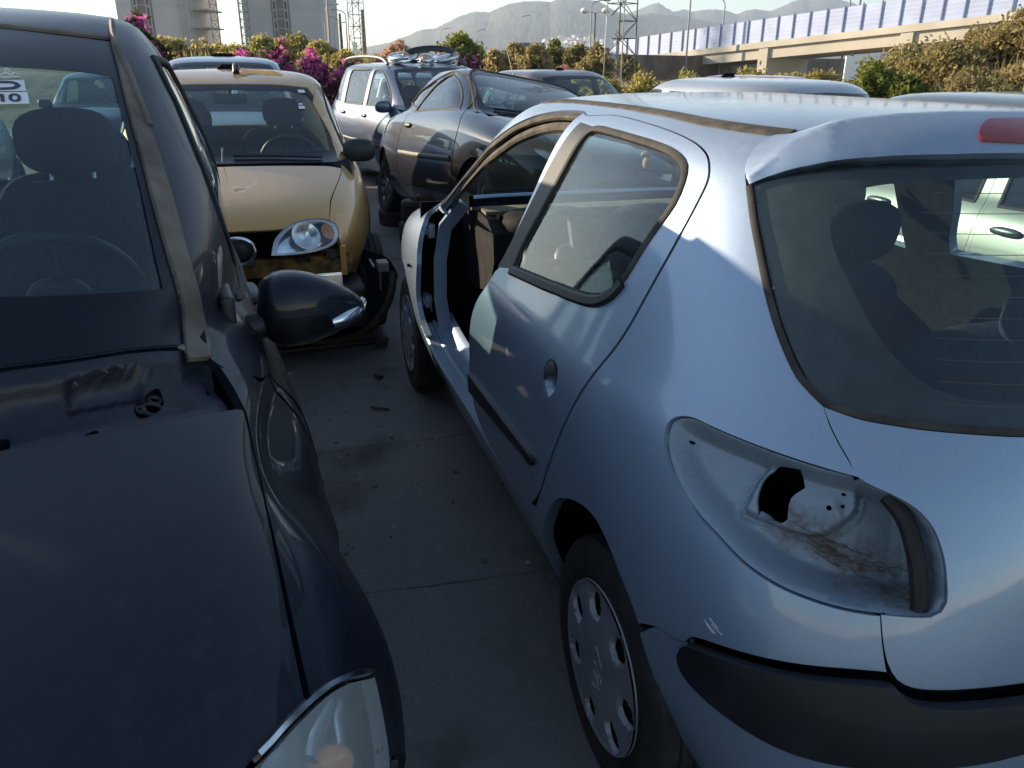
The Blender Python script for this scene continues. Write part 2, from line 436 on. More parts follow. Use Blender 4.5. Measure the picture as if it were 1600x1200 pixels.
def trim(mb, S, uv, w, h, off=0.0, closed=False, mirror=False, mi=0, step=.02, corner=48, rnd=True):
    """a strip of width w standing h proud of the skin along a line"""
    P, N = line3(S, uv, off, step, closed, corner)
    sec = [(-w/2, -.004), (-w/2, h*.55), (-w*.3, h), (w*.3, h), (w/2, h*.55), (w/2, -.004)] if rnd else [(-w/2, -.004), (-w/2, h), (w/2, h), (w/2, -.004)]
    return sweep(mb, P, sec, closed, N, True, mi, mirror)
# ------------------------------------------------------------------ shared materials
M_BLUE = paint('ice_blue_metallic', (.243, .326, .462), metal=.5, rough=.38, dust=.5, dustcol=(.40, .38, .35), coatrough=.045)
M_NAVY = paint('navy_metallic', (.005, .007, .017), metal=.08, rough=.5, coat=.38, spec=.2, dust=.03, dustcol=(.10, .10, .13), coatrough=.03, streak=.8)
M_GOLD = paint('gold_metallic', (.62, .335, .10), metal=.45, rough=.38, dust=.15, dustcol=(.40, .31, .20), coatrough=.05, peel=((.34, .22, .10), .60))
M_BLACKP = paint('black_metallic', (.008, .010, .021), metal=.1, rough=.28, dust=.05, spec=.25, dustcol=(.17, .155, .15), coatrough=.03)
M_GREYGRN = paint('grey_green_metallic', (.10, .125, .12), metal=.5, rough=.36, dust=.2, coatrough=.05)
M_SILVER = paint('silver_metallic', (.46, .48, .50), metal=.6, rough=.34, dust=.2, coatrough=.05)
M_STEEL = paint('steel_blue_metallic', (.065, .09, .16), metal=.4, rough=.34, dust=.25, coatrough=.05)
M_DULLBLUE = paint('grey_blue_metallic', (.16, .20, .28), metal=.5, rough=.36, dust=.35, coatrough=.05)
M_MAROON = paint('dark_plum_paint', (.05, .025, .035), metal=.2, rough=.35, dust=.4, dustcol=(.22, .18, .16), coatrough=.05)
M_RED = paint('red_paint', (.30, .02, .02), metal=.1, rough=.35, dust=.3)
M_RUB = simple('black_rubber', (.012, .012, .013), .7, var=.3, scale=30, bump=.1)
M_DUSTRUB = simple('dusty_rubber', (.085, .070, .055), .85, var=.35, scale=22, bump=.15)
M_SEAL = simple('dusty_seal', (.040, .035, .030), .8, var=.4, scale=14)
M_PLAST = simple('black_plastic', (.016, .017, .020), .48, var=.2, scale=60, bump=.12, bscale=350)
M_STRIPPL = simple('bumper_strip_plastic', (.010, .012, .017), .5, var=.3, scale=9, bump=.08, bscale=300)
M_TYRE = simple('tyre_rubber', (.018, .017, .017), .8, var=.35, scale=16, bump=.25)
M_CAP = simple('hubcap_plastic', (.27, .28, .32), .45, .35, var=.12, scale=9, bump=.03)
M_ALLOY = simple('alloy_wheel', (.30, .30, .31), .4, .8, var=.3, scale=20)
M_DARK = simple('dark_cavity', (.006, .006, .007), .95, var=.2, spec=.06)
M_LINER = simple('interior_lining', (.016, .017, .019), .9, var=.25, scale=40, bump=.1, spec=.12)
M_FABRIC = simple('seat_fabric', (.030, .042, .070), .95, var=.3, scale=120, bump=.3, bscale=500, spec=.12)
M_FABRIC2 = simple('dark_seat_fabric', (.022, .026, .034), .95, var=.3, scale=120, bump=.3, bscale=500, spec=.12)
M_DASH = simple('dashboard_plastic', (.022, .0225, .023), .75, var=.3, scale=20, bump=.15, bscale=300, spec=.10)
M_CHROME = simple('chrome', (.72, .73, .74), .16, 1.0, var=.1, scale=10)
M_REFL = simple('lamp_reflector', (.78, .80, .82), .22, 1.0, var=.12, scale=40)
M_BOLT = simple('dull_bolt', (.10, .10, .11), .5, .6)
M_BARE = simple('primer_metal', (.34, .37, .42), .5, .35, var=.2, scale=12, bump=.06)
M_REDL = simple('red_lens', (.30, .008, .012), .18, var=.2, scale=12, coat=1.0)
M_ORANGE = simple('amber_lens', (.75, .30, .10), .25, var=.1, scale=30, coat=.6)
M_WHITE = simple('white_label', (.78, .78, .80), .5, var=.05)
M_INK = simple('label_ink', (.05, .05, .06), .6, var=.1)
M_TAN = simple('weathered_pillar_trim', (.17, .140, .115), .8, var=.3, scale=9, bump=.06)
M_FRIT = simple('windscreen_frit', (.007, .009, .017), .3, var=.2, scale=5, spec=.3)
M_RUST = simple('rusty_steel', (.30, .15, .05), .8, .2, var=.5, scale=25, bump=.3)
G_REAR = glass('hatch_glass', (.60, .74, .74), .045, .012, (.20, .30, .38))
G_SIDE = glass('side_glass', (.84, .90, .88), .022, .008, (.5, .5, .5))
G_WIND = glass('windscreen_glass', (.66, .82, .79), .045, .012, (.40, .44, .40))
G_WIND2 = glass('sunlit_dusty_windscreen', (.66, .80, .76), .13, .02, (.40, .45, .38))
M_PRIMER = simple('bare_navy_panel', (.016, .016, .030), .46, var=.3, scale=7, bump=.06, spec=.5)
G_NAVY = glass('veiled_windscreen', (.60, .80, .82), .10, .02, (.15, .27, .34), dscale=4)  # hazy blue veil put into the colour of the glass film
G_LENS = glass('clear_lens', (.92, .94, .95), .05, .03, (.6, .6, .6))
# outline points (u, v) of the blue hatchback's panels on its skin
UV = {
 'arch': [(0.6629, 0.2059), (0.6767, 0.2214), (0.7018, 0.2405), (0.7302, 0.2585), (0.7614, 0.2666), (0.8045, 0.2607), (0.8549, 0.2411), (0.8865, 0.2178), (0.9197, 0.1793), (0.9377, 0.1467)],
 'bfront': [(0.663, 0.2024), (0.6443, 0.1715), (0.6237, 0.1314), (0.6268, 0.0499)],
 'bpil': [(1.455, 0.7366), (1.6416, 0.4632), (1.4927, 0.4779), (1.4763, 0.518), (1.421, 0.5799), (1.3748, 0.6438), (1.3404, 0.7073), (1.3073, 0.731)],
 'bpil2': [(1.5384, 0.77), (1.6384, 0.4621)],
 'brake': [(0.2665, 0.7563), (0.2493, 0.7714), (0.2247, 0.7802), (0.137, 0.7809)],
 'brakeb': [(0.2665, 0.7563), (0.2648, 0.7486), (0.1809, 0.7458)],
 'crease': [(0.6129, 0.6833), (0.5792, 0.7247), (0.5391, 0.7477), (0.4749, 0.7723), (0.3818, 0.7891), (0.2768, 0.7977), (0.1009, 0.7982)],
 'dfront': [(1.6573, 0.4516), (1.6922, 0.4016), (1.7705, 0.357), (1.8149, 0.3232), (1.8246, 0.2925), (1.817, 0.2661), (1.8235, 0.24), (1.8056, 0.2149), (1.7729, 0.1828), (1.6438, 0.1589), (1.4195, 0.151), (1.1545, 0.1545)],
 'dglass': [(1.2986, 0.7277), (1.1213, 0.7275), (0.9504, 0.7219), (0.841, 0.7132), (0.7881, 0.7009), (0.7623, 0.6853), (0.7551, 0.6624), (0.7601, 0.6343), (0.789, 0.5957), (0.8045, 0.5722), (0.8192, 0.5461), (0.8358, 0.53), (0.8639, 0.5167), (0.9096, 0.5085), (1.0178, 0.4992), (1.2727, 0.4887), (1.4825, 0.4801), (1.4763, 0.518), (1.421, 0.5799), (1.3748, 0.6438), (1.3404, 0.7073)],
 'ditch': [(0.5714, 0.7766), (0.6405, 0.7943), (0.7852, 0.8209), (1.1222, 0.8443), (1.5537, 0.8595), (1.7637, 0.8595)],
 'farch': [(2.3738, 0.2566), (2.3614, 0.2397), (2.3047, 0.2311), (2.2679, 0.208), (2.3227, 0.131), (2.2167, 0.1167), (2.1667, 0.1042)],
 'fedge': [(2.4462, 0.4516), (2.4106, 0.4352), (2.3235, 0.4017), (2.2626, 0.355), (2.2297, 0.3028), (2.227, 0.2678), (2.2293, 0.2265), (2.2148, 0.1956), (2.1786, 0.1762)],
 'gap': [(1.4769, 0.7631), (1.275, 0.7758), (0.9875, 0.7668), (0.8519, 0.7534), (0.769, 0.7361), (0.7249, 0.7157), (0.7059, 0.6928), (0.6996, 0.6704), (0.7082, 0.6396), (0.7267, 0.5992), (0.7535, 0.5469), (0.7749, 0.4993), (0.7966, 0.4518), (0.8156, 0.3963), (0.8398, 0.3469), (0.8683, 0.3016), (0.9034, 0.2513), (0.9353, 0.2085), (0.975, 0.1743), (0.9971, 0.164), (1.1545, 0.1545)],
 'glbot': [(0.4817, 0.4952), (0.442, 0.4903), (0.4048, 0.4893), (0.3711, 0.4887), (0.3227, 0.4884), (0.2653, 0.4876)],
 'gltop': [(0.6192, 0.6744), (0.5842, 0.69), (0.5303, 0.7072), (0.439, 0.7247), (0.3209, 0.7335), (0.1884, 0.7362)],
 'handle': [(0.9373, 0.3903), (0.8846, 0.3746), (0.9073, 0.3344), (0.9589, 0.3456)],
 'hole': [(0.5183, 0.4138), (0.4977, 0.416), (0.4921, 0.3941), (0.4971, 0.3882), (0.5038, 0.3806), (0.5069, 0.3713), (0.5065, 0.3555), (0.5122, 0.3501), (0.5388, 0.3485), (0.5428, 0.366), (0.538, 0.3893), (0.5246, 0.4105)],
 'optop': [(1.5637, 0.7741), (1.7733, 0.7648), (1.9621, 0.7391), (2.1786, 0.6984), (2.295, 0.6593), (2.4202, 0.6134), (2.4422, 0.5732), (2.4322, 0.5274), (2.401, 0.4715)],
 'plate': [(0.557, 0.3473), (0.5493, 0.3741), (0.5306, 0.4228), (0.5038, 0.4273), (0.4354, 0.419), (0.4301, 0.3904), (0.4347, 0.3745), (0.4694, 0.3484), (0.4907, 0.3445), (0.5166, 0.3451)],
 'qlow': [(0.4028, 0.3039), (0.3992, 0.2875), (0.3926, 0.2651), (0.4293, 0.2626), (0.4732, 0.2567), (0.5189, 0.2497), (0.5628, 0.2422), (0.5853, 0.2359), (0.5914, 0.2281), (0.61, 0.2222), (0.6334, 0.2196), (0.6629, 0.2059)],
 'recL': [(0.4354, 0.419), (0.4731, 0.4224), (0.5089, 0.4255), (0.5545, 0.429), (0.6004, 0.4321), (0.6298, 0.4334), (0.6469, 0.4249), (0.6551, 0.4112), (0.6535, 0.3876), (0.644, 0.3683), (0.6228, 0.3485), (0.597, 0.3339), (0.5683, 0.324), (0.5369, 0.3131), (0.5038, 0.3069), (0.4714, 0.3043), (0.4372, 0.3032), (0.4028, 0.3039)],
 'recR': [(0.4354, 0.419), (0.3998, 0.4043), (0.3774, 0.3929), (0.3599, 0.3764), (0.3479, 0.3536), (0.3426, 0.3335), (0.3409, 0.3166), (0.3458, 0.3098), (0.3561, 0.3058), (0.4028, 0.3039)],
 'rub': [(1.7995, 0.2398), (0.9495, 0.2489), (0.9553, 0.2374), (1.7978, 0.2106)],
 'seal': [(0.3998, 0.4043), (0.3804, 0.3818), (0.3695, 0.3595), (0.3615, 0.3348), (0.3568, 0.3071), (0.3465, 0.3097), (0.3466, 0.3218), (0.3507, 0.3403), (0.3606, 0.3658), (0.3731, 0.3859)],
 'seam': [(0.5714, 0.7766), (0.5945, 0.7713), (0.6185, 0.752), (0.6317, 0.722), (0.6331, 0.6964), (0.6244, 0.673), (0.6067, 0.6361), (0.5909, 0.6088), (0.5728, 0.579), (0.5565, 0.5551), (0.5365, 0.5309), (0.514, 0.5086), (0.4987, 0.5), (0.4852, 0.4952), (0.4705, 0.4719), (0.4493, 0.4414), (0.4354, 0.419)],
 'shine': [(0.7032, 0.5123), (0.6195, 0.5144)],
 'silltop': [(2.164, 0.1817), (2.1336, 0.1478), (2.0419, 0.1537), (1.919, 0.1529), (1.6032, 0.1524), (1.3224, 0.1513), (0.9971, 0.164)],
 'striplow': [(0.5914, 0.2275), (0.5941, 0.2113), (0.5856, 0.2003), (0.5641, 0.1936), (0.5318, 0.1894), (0.4989, 0.1868), (0.4679, 0.187), (0.4379, 0.1896), (0.3925, 0.1945), (0.3447, 0.1985), (0.2931, 0.2024), (0.238, 0.2072)],
 'tglow': [(0.4028, 0.3039), (0.3992, 0.2875), (0.3933, 0.2726), (0.3831, 0.2613), (0.3684, 0.2566), (0.3429, 0.2555), (0.2994, 0.2563), (0.2493, 0.257)],
 'tgtop': [(0.5714, 0.7766), (0.5086, 0.8025), (0.4184, 0.8209), (0.2223, 0.8305), (0.0248, 0.8217)],
}
# ------------------------------------------------------------------ wheels
def tyre_mesh(mb, R, w, rim, y=0.0):
    """tyre with tread grooves, axis Y, centre y"""
    h = w/2
    prof = [(rim, -h*.8), (rim+.012, -h*.92), (rim+(R-rim)*.55, -h), (R-.016, -h*.93), (R-.004, -h*.80)]
    for k in (-.5, -.1, .3):
        prof += [(R, h*(k-.14)), (R, h*(k+.04)), (R-.007, h*(k+.06)), (R-.007, h*(k+.12)), (R, h*(k+.14))]
    prof += [(R-.004, h*.80), (R-.016, h*.93), (rim+(R-rim)*.55, h), (rim+.012, h*.92), (rim, h*.8)]
    lathe(mb, [(r, a+y) for r, a in prof], 56, 'Y'); return mb
def emblem_strokes(mb, y, s):
    """the worn relief of the cap's emblem"""
    def arc(cx, cz, r, a0, a1, n=9): return [(cx+r*math.cos(rad(a0+(a1-a0)*i/n)), y, cz+r*math.sin(rad(a0+(a1-a0)*i/n))) for i in range(n+1)]
    for P in (arc(.0, .030, .020, 80, 290), arc(.0, -.034, .020, 70, 300), arc(-.024, .022, .010, 0, 200), arc(-.026, .004, .010, 180, 380), arc(-.026, -.016, .009, 20, 220), arc(-.028, -.032, .008, 180, 360)):
        tube(mb, [(p[0]*s, p[1], p[2]*s) for p in P], .0024, 6)
def cap_wheel(parent, x, y, z, R=.283, rim=.185, w=.165, steer=0, side=1):
    wh = bpy.data.objects.new('wheel', None); COL.objects.link(wh); wh.parent = parent; wh.location = (x, y, z)
    wh.rotation_euler = (0, 0, rad(steer) if side > 0 else rad(180+steer)); wh.empty_display_size = .1
    t = MB(); tyre_mesh(t, R, w, rim-.01, -w/2+.004); t.build('tyre', M_TYRE, wh)
    # hubcap: a dished disc with seven long openings
    mb = MB(); n = 140; rr = [0, .02, .05, .08, .105, .125, .145, .158, .168, .176, .182, .186]
    def h(r, a):
        d = .012*math.cos(min(1, r/.186)*1.45)
        k = 7; ph = (a*k/(2*math.pi)) % 1.0-.5
        q = (abs(ph/.23)**2.2+abs((r-.138-.010*math.cos(ph*9))/.036)**2.2)**(1/2.2)
        if q < 1: d -= .030*min(1, (1-q)*5)
        if r > .178: d += .004
        return d
    V = []; F = []
    rr = np.concatenate([np.linspace(0, .095, 6), np.linspace(.1, .172, 22), [.177, .181, .185, .187]])
    for r in rr:
        for i in range(n):
            a = 2*math.pi*i/n; V.append((r*math.cos(a), h(r, a), r*math.sin(a)))
    m = len(rr)
    for j in range(m-1):
        for i in range(n): F.append([j*n+i, j*n+(i+1) % n, (j+1)*n+(i+1) % n, (j+1)*n+i][::-1])
    mb.add(V, F)
    lathe(mb, [(.187, .001), (.189, -.003), (.187, -.03)], n, 'Y')
    cap = mb.build('hubcap', M_CAP, wh, sharp=50)
    e = MB(); emblem_strokes(e, .0113, 1.0); e.build('emblem', M_CAP, cap, sharp=60)
    # dark backs inside the openings
    for k in range(7):
        b = MB(); a = 2*math.pi*(k+.5)/7; cx, cz = .140*math.cos(a), .140*math.sin(a)
        V = [(cx, -.004, cz)]; nn = 16
        for i in range(nn):
            t_ = 2*math.pi*i/nn; p, q = .0305*math.cos(t_), .0235*math.sin(t_)
            V.append((cx+p*math.cos(a)-q*math.sin(a), -.004, cz+p*math.sin(a)+q*math.cos(a)))
        b.add(V, [[0, 1+(i+1) % nn, 1+i] for i in range(nn)])
        b.build('cap_opening', M_DARK, cap)
    return wh
def spoke_wheel(parent, x, y, z, R=.31, rim=.205, w=.19, side=1, mat=None, n=9, name='wheel', steer=0, tyre=None):
    wh = bpy.data.objects.new(name, None); COL.objects.link(wh); wh.parent = parent; wh.location = (x, y, z)
    wh.rotation_euler = (0, 0, rad(steer) if side > 0 else rad(180+steer)); wh.empty_display_size = .1
    t = MB(); tyre_mesh(t, R, w, rim-.01, -w/2+.01); t.build('tyre', tyre or M_TYRE, wh)
    mb = MB(); lathe(mb, [(rim, 0), (rim+.004, -.012), (rim-.006, -.02), (rim-.022, -.05), (rim-.03, -w)], 48, 'Y')
    lathe(mb, [(0, -.006), (.045, -.008), (.055, -.02), (.055, -.06), (0, -.06)], 24, 'Y')
    for k in range(n):
        a = 360*k/n
        for da in (-4.5, 4.5):
            R_ = rotm('Y', -(a+da)); box(mb, R_@np.array([rim*.55, -.022, 0]), (rim*.95, .018, .015), R_)
    rm = mb.build('rim', mat or M_ALLOY, wh, sharp=30)
    b = MB(); lathe(b, [(0, -.065), (rim-.02, -.065)], 32, 'Y'); b.build('brake_disc', M_DARK, rm)
    return wh
def seat(parent, x, y, z=.30, w=.50, fabric=None, hr=True, name='front_seat', h=.58):
    """car seat facing +X, cushion front at x+.45"""
    fabric = fabric or M_FABRIC
    mb = MB(); ell(mb, (x+.20, y, z+.09), (.29, w/2, .11), None, 20, 12, 3.2)
    ell(mb, (x-.10, y, z+.10+h/2), (.085, w/2, h/2+.04), rotm('Y', -14), 20, 14, 3.4)
    for s in (-1, 1): ell(mb, (x-.05, y+s*(w/2-.05), z+.06+h/2), (.075, .055, h/2-.06), rotm('Y', -14), 12, 10, 2.6)
    st = mb.build(name, fabric, parent, sharp=60)
    if hr:
        b = MB(); ell(b, (x-.215, y, z+h+.24), (.055, .145, .10), rotm('Y', -12), 18, 12, 2.8); hd = b.build('headrest', fabric, st, sharp=60)
        for s in (-.06, .06): p = MB(); tube(p, [(x-.175, y+s, z+h+.06), (x-.205, y+s, z+h+.19)], .006, 6); p.build('headrest_post', M_CHROME, st)
    return st
def rear_bench(parent, x, z=.32, w=1.24, h=.52, fabric=None, n=2, name='rear_seat'):
    fabric = fabric or M_FABRIC
    mb = MB(); ell(mb, (x+.22, 0, z+.09), (.27, w/2, .10), None, 24, 10, 3.5)
    for s in (-1, 1): ell(mb, (x-.10, s*w*.25, z+.10+h/2), (.085, w*.25+.005, h/2+.05), rotm('Y', -17), 20, 14, 4)
    st = mb.build(name, fabric, parent, sharp=60)
    for k in range(n):
        y = (-.36, .36, 0)[k]; b = MB(); ell(b, (x-.235, y, z+h+.20), (.055, .15, .105), rotm('Y', -14), 18, 12, 2.8); b.build('headrest', fabric, st, sharp=60)
    return st
def steering(parent, c, r=.18, tilt=25, face=1):
    """wheel seen from the seat; face=+1: driver looks towards +X"""
    R_ = rotm('Y', face*(90-tilt)*-1) if False else rotm('Y', -face*(65))
    mb = MB(); ring = [R_@np.array([r*math.cos(a), r*math.sin(a), 0])+np.array(c) for a in np.linspace(0, 2*math.pi, 33)[:-1]]
    tube(mb, ring, .016, 8, True)
    ell(mb, np.array(c)-R_@np.array([0, 0, .02]), (.075, .075, .03), R_, 16, 8, 2.4)
    for a in (0, 180, 270): 
        e = R_@np.array([r*math.cos(rad(a+90)), r*math.sin(rad(a+90)), 0]); tube(mb, [np.array(c)+e*.2, np.array(c)+e], .014, 6)
    tube(mb, [c, np.array(c)-R_@np.array([0, 0, .35])], .03, 8)
    return mb.build('steering_wheel', M_PLAST, parent, sharp=60)

# ------------------------------------------------------------------ the ice-blue hatchback
KB=[(.17,.70,-.50,3.10,4.0,3.2),(.25,.75,-.575,3.17,4.2,3.2),(.38,.80,-.605,3.20,4.2,3.8),(.52,.823,-.615,3.20,4.1,4.2),(.66,.828,-.60,3.17,3.8,4.5),(.80,.818,-.575,3.02,3.3,4.5),
(.90,.796,-.545,2.62,3.0,4.6),(.97,.764,-.515,2.24,2.85,5),(1.08,.716,-.445,2.02,2.8,5),(1.20,.666,-.365,1.79,2.8,5),(1.30,.622,-.295,1.59,2.8,5),(1.365,.580,-.235,1.44,2.8,4.5),(1.405,.50,-.12,1.31,2.8,4),(1.425,.32,.10,1.2,2.8,3.5),(1.43,.13,.35,1.16,2.8,3),(1.431,0,.45,1.15,2.8,3)]
SB = Shell(KB, .45, 1.15)
def arc_side(S, cx, cz, r, a0, a1, n=16):
    return [S.side(cx+r*math.cos(rad(a0+(a1-a0)*i/n)), cz+r*math.sin(rad(a0+(a1-a0)*i/n))) for i in range(n+1)]
def blue_hatchback():
    S = SB; U = dict(UV); U['silltop'] = [S.side(1.95, .475), S.side(1.80, .44), S.side(1.60, .42)]+UV['silltop'][2:]
    car = thing('hatchback', 'ice-blue five-door hatchback with its left front door and left tail lamp missing', 'car')
    body = MB()
    vb = S.vz(.30)
    arch = U['arch'][:-1]+[S.side(.372, .36), S.side(.385, .27), (S.side(.39, .18)[0], 0.0)]
    sillf = S.side(2.04, .2)[0]
    optop = U['optop'][:-1]
    wedge = [(2.30, S.vz(.985)), (2.47, S.vz(.985)), (2.50, S.vz(1.10)), (2.50, S.vz(1.25)), (2.47, S.vz(1.35)), (2.42, S.vz(1.385))]
    ditch = [(2.30, .79), (2.05, .80), (1.6, .812), (1.2, .822), (.95, .812), (.76, .795), (.66, .778)]
    ditch = [(2.38, S.vz(1.395)), (2.2, S.vz(1.402)), (2.0, S.vz(1.406)), (1.5, S.vz(1.408)), (1.0, S.vz(1.405)), (.78, S.vz(1.399))]
    left = U['seam']+U['recL'][1:]+U['qlow'][1:]+arch[1:]+[(1.2, 0.), (1.7, 0.), (sillf, 0.0), S.side(2.06, .38), S.side(2.0, .44)]+U['silltop'][:-1]+list(reversed(U['gap'][:-2]))+optop+[(U['optop'][-1][0], U['optop'][-1][1])]+wedge+ditch
    panel(body, S, left, step=.03, lip=.03, gap=.002, edge=.012)
    bo = body.build('body', M_BLUE, car)
    # right flank: one closed sheet with the two window openings
    rg = [(u, v-(.030 if v < .58 else 0)) for u, v in U['dglass']]
    fg = [S.side(1.0, .925), S.side(1.0, 1.325), S.side(1.2, 1.30), S.side(1.45, 1.21), S.side(1.68, 1.09), S.side(1.90, .945)]
    right = U['seam'][:-1]+[U['recL'][0]]+U['recL'][1:]+U['qlow'][1:]+arch[1:]+[(1.2, 0.), (1.7, 0.)]+[(sillf, 0.)]+[S.side(2.10, .3)]+arc_side(S, 2.442, .30, .335, 165, 0, 12)+[(S.side(2.85, .2)[0], 0.0), (2.93, 0.0), (2.93, S.vz(.62)), (2.45, S.vz(.80)), (2.42, S.vz(.95))]+[(2.47, S.vz(.985))]+wedge[2:]+ditch
    m2 = MB(); panel(m2, S, right, holes=[rg, fg], step=.05, lip=.03, edge=.025)
    for k in range(len(m2.V)): m2.V[k] = m2.V[k]*np.array([1, -1, 1]); m2.N[k] = m2.N[k]*np.array([1, -1, 1])
    m2.F = [f[::-1] for f in m2.F]; m2.build('body_side', M_BLUE, car)
    g2 = MB(); panel(g2, S, rg, off=-.004, step=.08, lip=0); panel(g2, S, fg, off=-.004, step=.08, lip=0)
    for k in range(len(g2.V)): g2.V[k] = g2.V[k]*np.array([1, -1, 1]); g2.N[k] = g2.N[k]*np.array([1, -1, 1])
    g2.F = [f[::-1] for f in g2.F]; g2.build('side_window', G_SIDE, car)
    # roof
    dl = [(u, v+.006) for u, v in ditch]
    tg = [(u, v+.004) for u, v in U['tgtop']]; tgv0 = tg[-1][1]
    roof = dl+list(tg)+[(0.0, tgv0), (0.0, 1.0), (1.0, 1.0), (2.0, 1.0), (3.0, 1.0), (3.0, S.vz(1.405)), (2.7, S.vz(1.40)), (2.5, S.vz(1.392))]
    mb = MB(); panel(mb, S, roof, step=.05, lip=.012, mirror=True, edge=.025)
    ro = mb.build('roof', M_BLUE, car)
    mb = MB(); trim(mb, S, [(2.5, S.vz(1.385))]+[(u, v+.003) for u, v in ditch]+[U['tgtop'][0]], .034, .0035, 0, mirror=True); mb.build('drip_channel', M_DUSTRUB, ro, split=True)
    # front wing, bonnet, front bumper
    fe = list(reversed(U['fedge']))
    far = arc_side(S, 2.442, .30, .335, 172, 8, 16)
    fender = [S.side(2.085, .345)]+fe+[(2.42, S.vz(.968)), (2.47, S.vz(.90)), (2.60, S.vz(.80)), (2.72, S.vz(.70)), (2.72, S.vz(.58)), S.side(2.90, .55), S.side(2.80, .36)]+list(reversed(far))[0:]
    mb = MB(); panel(mb, S, fender, step=.03, lip=.02, edge=.015, corner=60); mb.build('front_wing', M_BLUE, car)
    bon = [(2.43, S.vz(.972)), (2.475, S.vz(.90)), (2.605, S.vz(.80)), (2.73, S.vz(.70)), (3.0, S.vz(.70)), (3.0, S.vz(.972))]
    mb = MB(); panel(mb, S, bon, step=.05, lip=.015, mirror=True, gap=.0); mb.build('bonnet', M_BLUE, car)
    fb = [(2.735, S.vz(.69)), (2.73, S.vz(.575)), S.side(2.905, .54), S.side(2.81, .36), S.side(2.80, .25), (S.side(2.78, .18)[0], 0), (3.0, 0), (3.0, S.vz(.69))]
    mb = MB(); panel(mb, S, fb, step=.06, lip=.015, mirror=True); mb.build('front_bumper', M_BLUE, car)
    # windscreen
    ws = [(2.50, S.vz(.99)), (2.515, S.vz(1.10)), (2.515, S.vz(1.25)), (2.50, S.vz(1.345)), (2.53, S.vz(1.385)), (2.7, S.vz(1.395)), (3.0, S.vz(1.40)), (3.0, S.vz(.985)), (2.7, S.vz(.985))]
    mb = MB(); panel(mb, S, ws, off=-.003, step=.06, lip=0, mirror=True); wo = mb.build('windscreen', G_WIND2, car)
    # rear door
    dl_ = U['gap']+list(reversed(U['dfront']))[1:]+[U['bpil2'][1], U['bpil2'][0]]
    hnd = U['handle']; hc = np.mean(hnd, 0); he = [tuple(hc+np.array([math.cos(t)*.021, math.sin(t)*.0245])) for t in np.linspace(0, 2*math.pi, 25)[:-1]]
    mb = MB(); panel(mb, S, dl_, holes=[U['dglass'], he], step=.022, lip=.025, gap=.0035, edge=.010, hole_lip=.012)
    door = mb.build('rear_door', M_BLUE, car)
    dm = np.array(S.metric(hnd))
    def dish(u, v):
        q = np.stack([(u-hc[0])/.021, (v-hc[1])/.0245], -1); r = np.linalg.norm(q, axis=-1); return -.004-.022*np.clip(1-r*r, 0, 1)**.6
    mb = MB(); panel(mb, S, he, off=dish, step=.006, lip=0, edge=.006); hd = mb.build('handle', M_BLUE, door)
    flap = [tuple(hc+np.array([math.cos(t)*.0205, math.sin(t)*.024])) for t in np.linspace(rad(-28), rad(152), 15)]
    mb = MB(); panel(mb, S, flap, off=lambda u, v: .001+.007*np.clip(1-((u-hc[0])/.021)**2-((v-hc[1])/.0245)**2, 0, 1), step=.008, lip=.006, edge=.006); mb.build('handle_flap', M_PLAST, hd)
    mb = MB(); panel(mb, S, U['dglass'], off=-.005, step=.04, lip=0); mb.build('window', G_SIDE, door)
    mb = MB(); panel(mb, S, U['bpil'], off=.0025, step=.03, lip=.006, corner=30); mb.build('pillar_trim', M_STRIPPL, door)
    mb = MB(); trim(mb, S, U['dglass'], .016, .004, .0, True); mb.build('window_seal', M_SEAL, door)
    belt = U['dglass'][10:17]
    mb = MB(); trim(mb, S, [(u, v-.006) for u, v in belt], .026, .010, .0); mb.build('waist_moulding', M_STRIPPL, door)
    rb = U['rub']; mb = MB(); panel(mb, S, rb, off=.011, step=.02, lip=.012, corner=30); mb.build('rubbing_strip', M_STRIPPL, door)
    for nm, L, pr in (('door_gap', U['gap'][:-1]+U['dfront'][::-1][:2], door), ('tailgate_gap', U['seam'][12:], bo), ('tailgate_gap', U['recR'][-1:]+U['tglow'][1:]+[(0, U['tglow'][-1][1])], bo), ('bumper_gap', U['qlow'][8:], bo)):
        mb = MB(); P, N = line3(S, L, -.009, .012); sweep(mb, P, [(-.007, -.002), (-.007, .004), (.007, .004), (.007, -.002)], False, N); mb.build(nm, M_DARK, pr)
    # tailgate: painted lower skin + spoiler lip, glass, brake lamp
    tgl = [p for p in U['seam'] if p[1] <= U['seam'][13][1]+1e-6]
    low = U['seam'][13:]+U['recR'][1:]+U['tglow'][1:]+[(0.0, U['tglow'][-1][1])]+[(0.0, U['glbot'][-1][1]-.004)]+[(u, v-.006) for u, v in reversed(U['glbot'])]
    mb = MB(); panel(mb, S, low, step=.03, lip=.02, mirror=True, gap=.0, edge=.012)
    crs = np.array(U['crease']+[(0.0, U['crease'][-1][1])]); gt = np.array(U['gltop']+[(0, U['gltop'][-1][1])]); tt = np.array(U['tgtop']+[(0, U['tgtop'][-1][1])])
    def spo(u, v):
        vc = np.interp(u, crs[::-1, 0], crs[::-1, 1]); vg = np.interp(u, gt[::-1, 0], gt[::-1, 1]); vt = np.interp(u, tt[::-1, 0], tt[::-1, 1])
        a = np.clip((v-vg)/np.maximum(vc-vg, 1e-3), 0, 1); b = np.clip((vt-v)/np.maximum(vt-vc, 1e-3), 0, 1)
        f = np.where(v < vc, .012+.023*a**.8, .035*(b**.7)); return f*np.clip((.66-u)/.16, 0.05, 1)
    sp = [U['seam'][0]]+list(U['tgtop'])[1:]+[(0, U['tgtop'][-1][1]), (0, U['gltop'][-1][1])]+list(reversed(U['gltop']))+list(reversed(U['seam'][1:5]))
